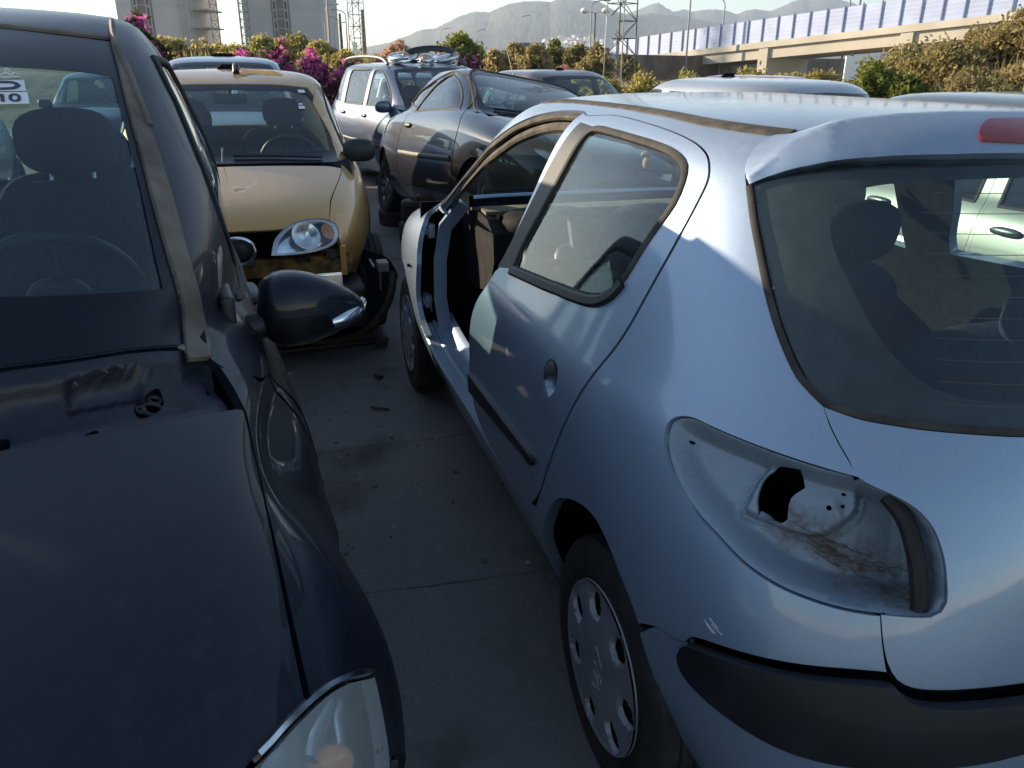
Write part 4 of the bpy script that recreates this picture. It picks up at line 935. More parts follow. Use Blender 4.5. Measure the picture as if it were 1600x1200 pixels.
    mb = MB(); panel(mb, S, lampo, off=lambda u, v: .006+.010*np.sin(np.clip((u-2.47)/.20, 0, 1)*math.pi), step=.02, lip=.02, mirror=True, edge=.010, corner=60)
    m, t, out = nt('fogged_lens'); p = nd(t, 'ShaderNodeBsdfPrincipled'); setc(p, 'Base Color', mixc(t, noise(t, 9, 4), (.40, .45, .46), (.52, .56, .55)), t); setc(p, 'Roughness', .28, t)
    p.inputs['Coat Weight'].default_value = .7; p.inputs['Coat Roughness'].default_value = .12
    tr = nd(t, 'ShaderNodeBsdfTransparent'); mx = nd(t, 'ShaderNodeMixShader'); mx.inputs[0].default_value = .42; t.links.new(tr.outputs[0], mx.inputs[1]); t.links.new(p.outputs[0], mx.inputs[2]); t.links.new(mx.outputs[0], out.inputs[0])
    hl = mb.build('headlamp', m, car, split=True)
    mb = MB(); panel(mb, S, lampo, off=-.075, step=.04, lip=-.07, mirror=True, edge=.02); mb.build('reflector', M_REFL, hl, split=True)
    mb = MB()
    for s in (1, -1):
        for (u, v, r, mi) in ((2.5129, 0.2499, .030, 1), (2.605, S.vz(.71), .060, 0)):
            P, N = S(u, v)*np.array([1, s, 1]), S.normal(u, v)*np.array([1, s, 1]); ell(mb, P-N*.035, (r*.55, r, r), None, 18, 12, 2, mi=mi)
    mb.build('bulb_housing', [M_REFL, M_ORANGE], hl, sharp=60, split=True)
    mb = MB()
    for R_ in ([(2.4946, 0.2719), (2.5063, 0.2746), (2.5189, 0.2764), (2.5285, 0.273)], [(2.4844, 0.2573), (2.4949, 0.2566), (2.4982, 0.2472), (2.5043, 0.2451)]): P, N = line3(S, R_, -.030, .015); sweep(mb, P, circ(.012, 8, .005), False, N, mirror=True)
    mb.build('reflector_rib', M_REFL, hl, sharp=60, split=True)
    mb = MB(); trim(mb, S, [(u-.001, v+.004) for u, v in h], .010, .012, .0, mirror=True); mb.build('lamp_edge', M_CHROME, hl, split=True)
    # front bumper
    fb = [(3.0, zf-.008), (2.72, S.vz(.80)), (2.69, S.vz(.81)), (2.70, S.vz(.72)), (2.665, S.vz(.62)), (2.58, S.vz(.572)), (2.505, S.vz(.585)), (hr[3][0]-.008, hr[3][1]-.014)]+[sd(.345, .52)]+arc_side(S, .02, .30, .345, 28, -5, 6)+[sd(.34, .22), (sd(.32, .2)[0], 0), (3, 0)]
    mb = MB(); panel(mb, S, fb, off=.014, step=.05, lip=.02, mirror=True, edge=.018, corner=60); bu = mb.build('front_bumper', M_NAVY, car)
    gr = [(3, S.vz(.50)), (2.72, S.vz(.50)), (2.66, S.vz(.42)), (2.68, S.vz(.32)), (3, S.vz(.30))]
    mb = MB(); panel(mb, S, gr, off=.018, step=.05, lip=.004, mirror=True); mb.build('grille', M_PLAST, bu)
    # windscreen with its printed black edge, weathered strip along the pillar
    wsx = [(3.0, U['cowltop'][-1][1]+.010)]+[(u, v+.002) for u, v in reversed(U['cowltop'])]+[(u, v) for u, v in reversed(U['trimL'][:-1])]+[(u, v-.001) for u, v in reversed(U['wtop'])][1:]+[(3.0, U['wtop'][0][1]+.014)]
    mb = MB(); panel(mb, S, wsx, off=-.004, step=.05, lip=0, mirror=True, edge=.02); wo = mb.build('windscreen', G_NAVY, car)
    zt = .700
    gin = [(3.0, U['glassbot'][-1][1]+.006)]+list(reversed(U['glassbot']))+[(u, v) for u, v in reversed(U['glassR'][:-1])]+[(2.56, zt), (2.7, zt+.006), (3.0, zt+.010)]
    fr = [(3.0, U['cowltop'][-1][1]+.012)]+[(u, v+.003) for u, v in reversed(U['cowltop'])]+[(u+.002, v) for u, v in reversed(U['trimL'][:-1])]+[(u, v-.003) for u, v in reversed(U['wtop'])][1:]+[(3.0, U['wtop'][0][1]+.012)]+list(reversed(gin))
    mb = MB(); panel(mb, S, fr, off=-.0015, step=.03, lip=0, mirror=True, edge=.015, corner=60); mb.build('frit_band', M_FRIT, wo)
    tn = U['trimL'][:-1]+[(U['trimL'][-1][0], U['trimL'][-1][1])]+list(reversed(U['trimR']))
    mb = MB(); panel(mb, S, tn, off=.006, step=.03, lip=.010, mirror=True, edge=.012, corner=40); mb.build('pillar_strip', M_TAN, bd, split=True)
    mb = MB(); trim(mb, S, [(3.0, U['wtop'][0][1]+.016)]+[(u, v+.003) for u, v in U['wtop']], .012, .004, 0, mirror=True); mb.build('roof_edge_seal', M_TAN, bd)
    mb = MB(); ch = [(u+.002, v+.002) for u, v in U['trimR'][:4]]; trim(mb, S, ch, .012, .010, .004, mirror=True); mb.build('gutter_edge', M_TAN, bd, split=True)
    # stickers on the glass
    def patch(mb, u0, u1, v0, v1, off=.0006, sk=0.0):
        g = [(u0, v0), (u1, v0+sk), (u1, v1+sk), (u0, v1)]; panel(mb, S, g, off=off, step=.05, lip=0, edge=.02, corner=30)
    mb = MB(); patch(mb, 2.658, 2.765, .6826, .6920); sk = mb.build('sticker', M_WHITE, wo); mb = MB(); patch(mb, 2.6565, 2.765, .6720, .6815); s2 = mb.build('sticker', M_WHITE, wo)
    def stroke(mb, pts, r=.0016, off=.0012):
        P, N = line3(S, pts, off, .004); sweep(mb, P, [(-r*1.4, -.0002), (-r*1.4, .0004), (r*1.4, .0004), (r*1.4, -.0002)], False, N)
    oval = lambda c, a, b, p=2.6: [(c[0]+a*math.copysign(abs(math.cos(t))**(2/p), math.cos(t)), c[1]+b*math.copysign(abs(math.sin(t))**(2/p), math.sin(t))) for t in np.linspace(0, 2*math.pi, 25)]
    mb = MB(); stroke(mb, [(2.72, .6902), (2.69, .6902), (2.674, .6896), (2.667, .6873), (2.674, .6850), (2.69, .6844), (2.72, .6844)], .0030); mb.build('sticker_print', M_INK, sk)
    mb = MB(); stroke(mb, oval((2.6755, .6768), .0060, .0026), .0022); stroke(mb, [(2.6925, .6797), (2.6925, .6738)], .0024); stroke(mb, [(2.6925, .6797), (2.697, .6786)], .0018); mb.build('sticker_print', M_INK, s2)
    mb = MB()
    def scr(pts):
        P, N = line3(S, pts, .001, .004); tube(mb, P, .0014, 4)
    scr([(2.664, .6975), (2.670, .6990), (2.676, .6965), (2.683, .6995), (2.690, .6968), (2.698, .7002), (2.706, .697), (2.715, .701)]); scr([(2.662, .6950), (2.69, .6945), (2.73, .6950)]); scr([(2.675, .7000), (2.680, .7035), (2.684, .7012)])
    mb.build('sticker_script', M_WHITE, wo)
    # mirror: lane side and far side
    for s in (1, -1):
        mb = MB(); c = np.array([-.515, s*.882, 1.010])
        mb.cust = False
        def hous(mb, top):
            V = []; F = []; nu, nv = 26, 20
            for j in range(nv+1):
                a = j/nv
                prof = (math.sin(math.pi*min(1, a*1.0)**.62))**.55 if 0 < a < 1 else 0.0
                yy = -.105+.235*a; hz = .082*prof*(1-.18*a)+.004; hx = .070*prof+.004
                for i in range(nu):
                    t_ = 2*math.pi*i/nu; cx, cz = math.cos(t_), math.sin(t_)
                    f = lambda q: math.copysign(abs(q)**.8, q)
                    V.append((c[0]+hx*f(cx)+.02*(1-a), c[1]+s*yy, c[2]+hz*f(cz)+.012*(a-.5)-.03*a*a))
            for j in range(nv):
                for i in range(nu):
                    up = math.sin(2*math.pi*(i+.5)/nu) > .05-.3*(j/nv) if True else False
                    if up == top or not top: 
                        if top or not up: 
                            q = [j*nu+i, j*nu+(i+1) % nu, (j+1)*nu+(i+1) % nu, (j+1)*nu+i]; F.append(q if s < 0 else q[::-1])
            return V, F
        V, F = hous(mb, False); mb.add(V, F); mi = mb.build('door_mirror', simple('gloss_black_plastic', (.010, .011, .013), .22, var=.2, coat=.6), car, sharp=60)
        mb = MB(); V, F = hous(mb, True); V = np.array(V); cc = V.mean(0); V = cc+(V-cc)*1.03; mb.add(V, F); mb.build('mirror_cap', M_NAVY, mi, sharp=60)
        mb = MB(); tube(mb, [(c[0]+.02, c[1]-s*.09, c[2]-.03), (c[0]+.02, c[1]-s*.17, c[2]-.05)], .03, 10); box(mb, (c[0]+.03, c[1]-s*.17, c[2]-.0), (.14, .03, .11), bev=.012); mb.build('mirror_foot', M_PLAST, mi, sharp=40)
        mb = MB(); P = []
        for a in np.linspace(0, 1, 9): P.append((c[0]+.062-.075*a**2, c[1]+s*(.045+.085*a**.8), c[2]-.034+.018*a))
        sweep(mb, P, circ(.010, 8, .014), False, (0, 0, 1)); mb.build('turn_signal', M_REFL, mi, sharp=60)
        mb = MB(); box(mb, (c[0]-.05, c[1]+s*.01, c[2]-.005), (.01, .17, .11), bev=.004); mb.build('mirror_glass', M_CHROME, mi)
    # inside
    mb = MB(); box(mb, (-1.4, 0, .30), (2.5, 1.4, .06)); mb.build('floor_pan', M_LINER, car)
    mb = MB(); prism(mb, [(-.12, .92), (-.25, 1.04), (-.55, 1.06), (-.72, 1.0), (-.74, .85), (-.62, .55), (-.2, .5)], 'Y', -.66, .66); mb.build('dashboard', M_FABRIC2, car, sharp=35)
    steering(car, (-.88, .36, .98), face=1)
    for y in (.36, -.36): seat(car, -1.45, y, .40, .52, M_FABRIC2, name='front_seat', h=.64)
    rear_bench(car, -2.25, .42, 1.25, .55, M_FABRIC2)
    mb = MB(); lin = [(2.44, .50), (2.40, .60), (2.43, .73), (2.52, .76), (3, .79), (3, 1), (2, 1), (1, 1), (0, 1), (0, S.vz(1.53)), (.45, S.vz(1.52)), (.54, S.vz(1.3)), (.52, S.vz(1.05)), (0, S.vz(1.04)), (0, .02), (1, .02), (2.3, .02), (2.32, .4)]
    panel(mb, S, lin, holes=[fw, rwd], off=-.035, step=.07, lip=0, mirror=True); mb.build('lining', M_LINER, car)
    mb = MB(); box(mb, (-1.02, 0, 1.44), (.03, .24, .07), bev=.02); mb.build('rear_view_mirror', M_PLAST, car)
    # wheels
    for x in (.02, -2.42):
        for s in (1, -1): spoke_wheel(car, x, s*.79, .30, .30, .20, .185, s)
    mb = MB()
    for x in (.02, -2.42):
        for s in (1, -1):
            V = []; F = []; n = 20
            for i in range(n+1):
                a = rad(-10+200*i/n)
                for y in (.46, .74): V.append((x+.35*math.cos(a), s*y, .30+.35*math.sin(a)))
            for i in range(n): F.append([2*i, 2*i+1, 2*i+3, 2*i+2])
            k = len(V); V.append((x, s*.46, .3)); F += [[2*i, 2*i+2, k] for i in range(n)]; mb.add(V, F)
    mb.build('wheel_arch_liner', M_DARK, car, split=-1.2)
    return car
navy = navy_car()
# ------------------------------------------------------------------ the other cars
def mirror_pts(mb):
    for V, N in zip(mb.V, mb.N): V[:, 1] *= -1; N[:, 1] *= -1
    mb.F = [f[::-1] for f in mb.F]
def make_car(name, S, mat, label, cat, loc, rot=(0, 0, 0), group=None, ws=(1.0, 1.40, 2.52), rg=(1.0, 1.33, .50), bonnet=(.72, 2.66), wins=(), doors=(), arches=(0, -2.5), ar=.33, gw=None, gs=None,
             seats=None, wheel='spoke', R=.30, lampo=None, tails=None, front_cut=None, step=.06, detail=True, track=.74, fabric=None, dash=True, wheels=True, handle_z=.80, seat_z=.33, rubs=True, body_name='body', rail=False, steer=None, seam=True):
    gw = gw or G_WIND; gs = gs or G_SIDE; fabric = fabric or M_FABRIC2
    car = thing(name, label, cat, loc, rot, group)
    zb, zt, ue = ws; bz, bu = bonnet; sd = S.side
    wsc = [(3.0, S.vz(zb-.0)), (2.78, S.vz(zb-.004)), (ue+.01, S.vz(zb-.02)), (ue, S.vz(zb*.6+zt*.4)), (ue+.003, S.vz(zb*.25+zt*.75)), (ue+.025, S.vz(zt-.02)), (2.72, S.vz(zt-.004)), (3.0, S.vz(zt))]
    bon = [(3.0, S.vz(bz)), (2.84, S.vz(bz)), (bu, S.vz(bz+.015)), (bu-.03, S.vz(bz*.6+zb*.4)), (ue+.015, S.vz(zb-.05)), (2.6, S.vz(zb-.030)), (2.78, S.vz(zb-.018)), (3.0, S.vz(zb-.014))]
    rzb, rzt, ru = rg
    rgl = [(0, S.vz(rzb)), (ru*.8, S.vz(rzb)), (ru, S.vz(rzb+.06)), (ru+.01, S.vz(rzb*.4+rzt*.6)), (ru*.9, S.vz(rzt-.01)), (0, S.vz(rzt))]
    out = [(0, 0)]
    for xa in sorted(arches):
        r = ar; out += [(sd(xa-r-.02, S.z(0)+.001)[0], 0), sd(xa-r, .27)]+arc_side(S, xa, .30, r, 176, 4, 12)+[sd(xa+r, .27), (sd(xa+r+.02, S.z(0)+.001)[0], 0)]
    if front_cut: out += front_cut(S)
    else: out += [(3, 0), (3, S.vz(bz-.006))]+[(u+.0, v-.004) for u, v in bon[1:3]]
    out += [(u-.006, v) for u, v in bon[3:5]]+[(u-.006, v) for u, v in wsc[2:6]]+[(2.72, wsc[6][1]+.004), (3, wsc[7][1]+.004), (3, 1), (2, 1), (1, 1), (0, 1), (0, rgl[-1][1]+.004)]+[(u+.004, v) for u, v in reversed(rgl[1:-1])]+[(0, rgl[0][1]-.004)]
    holes = [[sd(*p) for p in d['out']] for d in doors]+[[sd(*p) for p in w] for w in wins]
    if lampo: holes = holes+[lampo] if not front_cut else holes
    if tails: holes.append(tails)
    mb = MB(); panel(mb, S, out, holes=holes, step=step, lip=.02, mirror=True, edge=step*.4, corner=35); bd = mb.build(body_name, mat, car)
    mb = MB(); panel(mb, S, bon, step=step, lip=.015, mirror=True, edge=step*.4, gap=0, corner=60); mb.build('bonnet', mat, car)
    mb = MB(); panel(mb, S, wsc, off=-.003, step=.1, lip=0, mirror=True, edge=.04); wo = mb.build('windscreen', gw, car)
    if detail:
        zz = [(3, wsc[0][1]-.002)]+wsc[1:7]+[(3, wsc[7][1]+.002)]; zi = [(3, S.vz(zb+.045)), (2.78, S.vz(zb+.04)), (ue+.035, S.vz(zb+.035)), (ue+.025, wsc[3][1]), (ue+.03, wsc[4][1]), (ue+.055, S.vz(zt-.05)), (2.72, S.vz(zt-.035)), (3, S.vz(zt-.03))]
        mb = MB(); panel(mb, S, zz+zi[::-1], off=-.0015, step=.05, lip=0, mirror=True, edge=.03, corner=25); mb.build('frit_band', M_FRIT, wo)
    mb = MB(); panel(mb, S, rgl, off=-.003, step=.1, lip=0, mirror=True, edge=.04); mb.build('rear_window', gs, car)
    allw = []
    for s in (1, -1):
        for d in doors:
            o = [sd(*p) for p in d['out']]; w = [sd(*p) for p in d['win']]
            mb = MB(); panel(mb, S, o, holes=[w], step=step, lip=.02, gap=.004, edge=step*.4, corner=60)
            if s < 0: mirror_pts(mb)
            do = mb.build('door', mat, car)
            mb = MB(); panel(mb, S, w, off=-.004, step=.1, lip=0, edge=.05)
            if s < 0: mirror_pts(mb)
            g = mb.build('window', gs, do)
            if detail:
                mb = MB(); trim(mb, S, w, .018, .005, 0, True, step=.03)
                if s < 0: mirror_pts(mb)
                mb.build('window_seal', M_RUB, do)
            if 'handle' in d:
                hx, hz = d['handle']; P = S(*sd(hx, hz)); mb = MB(); ell(mb, (P[0], P[1]+.008, P[2]), (.085, .022, .022), None, 16, 8, 2.6); 
                if s < 0: mirror_pts(mb)
                mb.build('door_handle', mat if d.get('hm') else M_PLAST, do)
            if rubs and 'rub' in d:
                (x1, x2, z) = d['rub']; mb = MB(); trim(mb, S, [sd(x1, z), sd(.5*(x1+x2), z-.005), sd(x2, z)], .045, .012, 0)
                if s < 0: mirror_pts(mb)
                mb.build('rubbing_strip', M_PLAST, do)
        for w in wins:
            w = [sd(*p) for p in w]; mb = MB(); panel(mb, S, w, off=-.004, step=.1, lip=0, edge=.05)
            if s < 0: mirror_pts(mb)
            mb.build('quarter_window', gs, car)
    lh = [[sd(*p) for p in d['win']] for d in doors]+[[sd(*p) for p in w] for w in wins]
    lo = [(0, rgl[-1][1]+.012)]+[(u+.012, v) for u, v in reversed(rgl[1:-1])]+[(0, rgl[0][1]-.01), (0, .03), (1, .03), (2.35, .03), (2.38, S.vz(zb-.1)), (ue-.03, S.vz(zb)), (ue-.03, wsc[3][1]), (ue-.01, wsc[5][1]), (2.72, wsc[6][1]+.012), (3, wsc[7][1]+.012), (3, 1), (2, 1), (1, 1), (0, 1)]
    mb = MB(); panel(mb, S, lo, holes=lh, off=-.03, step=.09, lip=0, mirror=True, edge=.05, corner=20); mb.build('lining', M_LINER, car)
    xb = float(S(3, S.vz(zb))[0])
    mb = MB(); w = float(S(1.5, S.vz(.4))[1])-.08; xr = float(S(0, S.vz(.5))[0]); box(mb, (.5*(xb+xr), 0, .27), (xb-xr-.3, 2*w, .06)); mb.build('floor_pan', M_LINER, car)
    if dash:
        mb = MB(); prism(mb, [(xb+.05, zb-.12), (xb-.10, zb-.02), (xb-.35, zb-.01), (xb-.52, zb-.08), (xb-.52, zb-.25), (xb-.3, zb-.5), (xb, zb-.5)], 'Y', -w+.03, w-.03); mb.build('dashboard', M_FABRIC2, car, sharp=35)
        sx = xb-.70; steering(car, (sx, w*.48, zb-.07))
        for y in ((w*.48), -(w*.48)): seat(car, sx-.55, y, seat_z, .50, fabric, name='front_seat', h=.58)
    if seats is not None: rear_bench(car, seats, seat_z+.02, 2*w-.15, .50, fabric)
    for xa in arches:
        for s in (1, -1):
            if not wheels: continue
            if wheel == 'cap': cap_wheel(car, xa, s*(track+.04), R-.002, side=s)
            else: spoke_wheel(car, xa, s*(track+.02), R, R, R*.67, .18, s)
    mb = MB()
    for xa in arches:
        for s in (1, -1):
            V = []; F = []; n = 16
            for i in range(n+1):
                a = rad(-5+190*i/n); xx, zz = xa+(ar+.01)*math.cos(a), .30+(ar+.01)*math.sin(a); yo = float(S(*sd(xx, max(zz, S.z(0)+.01)))[1])-.03
                for y in (.48, yo): V.append((xx, s*y, zz))
            for i in range(n): F.append([2*i, 2*i+1, 2*i+3, 2*i+2])
            k = len(V); V.append((xa, s*.48, .3)); F += [[2*i, 2*i+2, k] for i in range(n)]; mb.add(V, F)
    mb.build('wheel_arch_liner', M_DARK, car, split=.5*(arches[0]+arches[1]))
    return car, bd
def side_mirror(car, S, x, z, mat, sides=(1, -1), r=(.06, .10, .07)):
    for s in sides:
        y = float(S(*S.side(x, z))[1]); mb = MB(); ell(mb, (x, s*(y+.10), z+.02), r, None, 18, 12, 2.8); tube(mb, [(x, s*(y-.02), z-.01), (x, s*(y+.06), z)], .022, 8)
        m = mb.build('door_mirror', mat, car, sharp=60); mb = MB(); box(mb, (x-r[0]+.004, s*(y+.10), z+.02), (.012, r[1]*1.5, r[2]*1.5), bev=.004); mb.build('mirror_glass', M_CHROME, m)

# gold hatchback with its front bumper gone
KG = [(.20, .70, -3.0, .62, 3, 3), (.30, .74, -3.05, .68, 3, 3), (.45, .785, -3.08, .72, 3, 3), (.60, .80, -3.08, .72, 3, 3.2), (.72, .80, -3.07, .66, 3, 3.2), (.82, .785, -3.05, .52, 3, 3.2), (.90, .765, -3.02, .25, 3, 3.4),
      (.97, .735, -2.98, -.05, 3, 3.6), (1.02, .715, -2.95, -.22, 3, 3.8), (1.12, .685, -2.9, -.38, 3, 4), (1.25, .645, -2.8, -.62, 3, 4), (1.36, .60, -2.7, -.84, 3, 4), (1.42, .55, -2.6, -1.0, 3, 4), (1.455, .45, -2.45, -1.15, 3, 4), (1.47, .28, -2.2, -1.25, 3, 4), (1.475, .1, -2.0, -1.3, 3, 4), (1.476, 0, -1.9, -1.3, 3, 4)]
SG = Shell(KG, -1.9, -1.3)
def gold_car():
    S = Shell([(k[0], k[1], k[2]-.27)+k[3:] for k in KG], -2.1, -1.3); sd = S.side
    lamp = [(2.889, .196), (2.869, .233), (2.817, .262), (2.755, .274), (2.68, .270), (2.636, .253), (2.629, .227), (2.65, .206), (2.721, .196), (2.805, .194)]
    def cut(S):
        return [sd(.345, .44), sd(.42, .50), (2.60, S.vz(.585)), (2.62, S.vz(.625))]+[(2.626, .222), (2.630, .252), (2.655, .264)]
    car, bd = make_car('hatchback', S, M_GOLD, 'gold hatchback with peeling lacquer and no front bumper', 'car', (3.55, 1.55, 0), (0, 0, math.pi), ws=(.985, 1.385, 2.50), rg=(1.0, 1.38, .5), bonnet=(.735, 2.655),
        doors=[dict(out=[(-.34, .95), (-.40, .75), (-.40, .33), (-1.30, .31), (-1.32, .9), (-1.32, 1.30), (-1.28, 1.40), (-1.05, 1.395), (-.75, 1.28), (-.5, 1.10)], win=[(-.50, .985), (-1.26, .965), (-1.27, 1.28), (-1.24, 1.36), (-1.05, 1.355), (-.80, 1.245), (-.62, 1.12)], handle=(-1.2, .86), rub=(-.45, -1.28, .58)),
               dict(out=[(-1.34, .95), (-1.34, .31), (-2.0, .33), (-2.12, .6), (-2.30, .85), (-2.32, 1.0), (-2.22, 1.25), (-2.02, 1.38), (-1.36, 1.40)], win=[(-1.40, .965), (-2.22, .985), (-2.22, 1.05), (-2.14, 1.23), (-1.98, 1.335), (-1.41, 1.355)], handle=(-2.05, .88), rub=(-1.38, -2.05, .58))],
        arches=(0.02, -2.45), ar=.325, R=.29, seats=-2.3, front_cut=cut, wheel='cap', step=.035, seat_z=.36)
    # headlamps
    mb = MB(); panel(mb, S, lamp, off=.014, step=.03, lip=.03, mirror=True, edge=.012, smooth=True); hl = mb.build('headlamp', G_LENS, car, split=True)
    mb = MB(); panel(mb, S, [(2.85+(u-2.76)*1.0-.09, v) for u, v in lamp], off=-.05, step=.03, lip=-.058, mirror=True, edge=.012); mb.build('reflector', M_REFL, hl, split=True)
    mb = MB(); panel(mb, S, [(u, v) for u, v in lamp], off=.004, step=.03, lip=.02, mirror=True, edge=.012, holes=[[tuple(np.mean(lamp, 0)+(np.array(p)-np.mean(lamp, 0))*.86) for p in lamp]]); mb.build('lamp_bezel', simple('lamp_bezel', (.55, .57, .60), .35, .6), hl, split=True)
    mb = MB()
    for s in (1, -1):
        for (u, v, r, mi) in ((2.755, .236, .075, 0), (2.668, .238, .042, 1)):
            P, N = S(u, v)*np.array([1, s, 1]), S.normal(u, v)*np.array([1, s, 1]); ax = Vector(N).to_track_quat('Z', 'Y').to_matrix()
            Vb = MB(); lathe(Vb, [(0, -.02), (r*.3, -.015), (r*.6, .0), (r*.85, .016), (r, .022), (r*.98, .018)], 22, 'Z'); V = np.concatenate(Vb.V)@np.array(ax).T+P-N*.022
            mb.add(V, Vb.F, mi=mi)
    mb.build('lamp_bowl', [M_REFL, M_ORANGE], hl, sharp=50, split=True)
    # what shows behind the missing bumper
    mb = MB(); box(mb, (.45, 0, .50), (.08, 1.15, .10), bev=.01)
    for y in (-.48, .48): box(mb, (.38, y, .50), (.12, .14, .14), bev=.012)
    mb.build('crash_bar', simple('crash_bar_paint', (.33, .17, .05), .6, .2, var=.5, scale=14), bd, sharp=40)
    mb = MB(); box(mb, (.30, 0, .42), (.06, 1.2, .46), bev=.01); mb.build('radiator', M_DARK, bd)
    mb = MB(); box(mb, (.50, 0, .31), (.36, 1.24, .22), bev=.03); mb.build('sun_block_tray', M_PLAST, bd, sharp=40)  # added box that stops sun streaking under the car
    mb = MB(); box(mb, (-.02, 0, .50), (.50, 1.05, .52), bev=.05); box(mb, (.0, .15, .78), (.34, .5, .06), bev=.02); mb.build('engine_sun_block', simple('grimy_engine', (.025, .023, .022), .8, var=.5, scale=9, spec=.2), bd, sharp=40)  # engine boxes added to stop sun leaking through the empty bay
    rnd = random.Random(8)
    for k in range(14):
        mb = MB(); y = rnd.uniform(-.6, .6); box(mb, (.50+rnd.uniform(-.03, .05), y, .575+rnd.uniform(-.03, .02)), (rnd.uniform(.03, .08), rnd.uniform(.04, .12), rnd.uniform(.015, .04)), rotm('X', rnd.uniform(-25, 25)), bev=.004)
        mb.build('bumper_bracket', simple('grey_bracket', (.16, .15, .14), .7, .2, var=.5), bd, sharp=40)
    mb = MB()
    for s in (1, -1): prism(mb, [(.60, .62), (.60, .47), (.56, .50), (.50, .62)], 'Y', s*.50, s*.53); 
    mb.build('wing_tab', M_GOLD, bd, sharp=40, split=True)
    mb = MB(); ell(mb, (.70, 0, .655), (.05, .075, .06), None, 20, 12, 2.6); g = mb.build('grille', M_PLAST, bd); mb = MB()
    tube(mb, [(.75, .078*math.cos(t), .655+.064*math.sin(t)) for t in np.linspace(0, 2*math.pi, 29)[:-1]], .010, 8, True); mb.build('grille_surround', M_CHROME, g)
    side_mirror(car, S, -.42, .99, M_PLAST)
    mb = MB(); tube(mb, [(-1.10, .05, 1.455), (-1.13, .05, 1.485), (-1.20, .05, 1.50)], .022, 8); mb.build('aerial_base', M_PLAST, bd)
    mb = MB(); tube(mb, [(-.11, -.06, .985), (-.08, -.05, 1.07)], .005, 6); mb.build('wiper_spindle', M_BARE, bd)
    mb = MB(); P, N = line3(S, [(2.60, S.vz(.985)), (2.8, S.vz(1.0)), (3.0, S.vz(1.005))], .012, .05); tube(mb, P, .008, 6); mb.build('wiper_arm', M_PLAST, bd)
    mb = MB(); box(mb, (-.90, 0, 1.30), (.03, .21, .06), rotm('Y', 10), bev=.02); tube(mb, [(-.90, 0, 1.32), (-.92, 0, 1.37)], .012, 6); mb.build('rear_view_mirror', M_PLAST, car, sharp=60)
    mb = MB()
    for (u0, u1, z0, z1) in ((2.555, 2.60, 1.335, 1.352), (2.60, 2.635, 1.245, 1.262), (2.605, 2.63, 1.268, 1.276)):
        panel(mb, S, [(u0, S.vz(z0)), (u1, S.vz(z0)), (u1, S.vz(z1)), (u0, S.vz(z1))], off=.002, step=.05, lip=0, corner=30)
    mirror_pts(mb); mirror_pts(mb); mb.build('windscreen_sticker', M_WHITE, car)
    return car
gold = gold_car()

# black folding-roof coupe, propped up and leaning
KC = [(.17, .70, -.50, 3.10, 4.2, 3.4), (.25, .75, -.575, 3.17, 4.4, 3.8), (.38, .80, -.605, 3.20, 4.4, 4), (.52, .823, -.615, 3.20, 4.4, 4.2), (.66, .828, -.60, 3.17, 4.4, 4.5), (.80, .815, -.56, 3.02, 4.2, 4.5), (.90, .79, -.45, 2.62, 4.2, 4.6),
      (.95, .765, -.18, 2.35, 4, 5), (.99, .74, .10, 2.16, 4, 5), (1.08, .70, .26, 1.98, 4, 5), (1.19, .65, .40, 1.72, 4, 5), (1.28, .59, .52, 1.47, 4, 5), (1.34, .52, .62, 1.28, 4, 4.5), (1.365, .40, .69, 1.18, 3.6, 4), (1.375, .22, .73, 1.12, 3, 3.6), (1.378, 0, .75, 1.1, 3, 3)]
SC = Shell(KC, .76, 1.08)
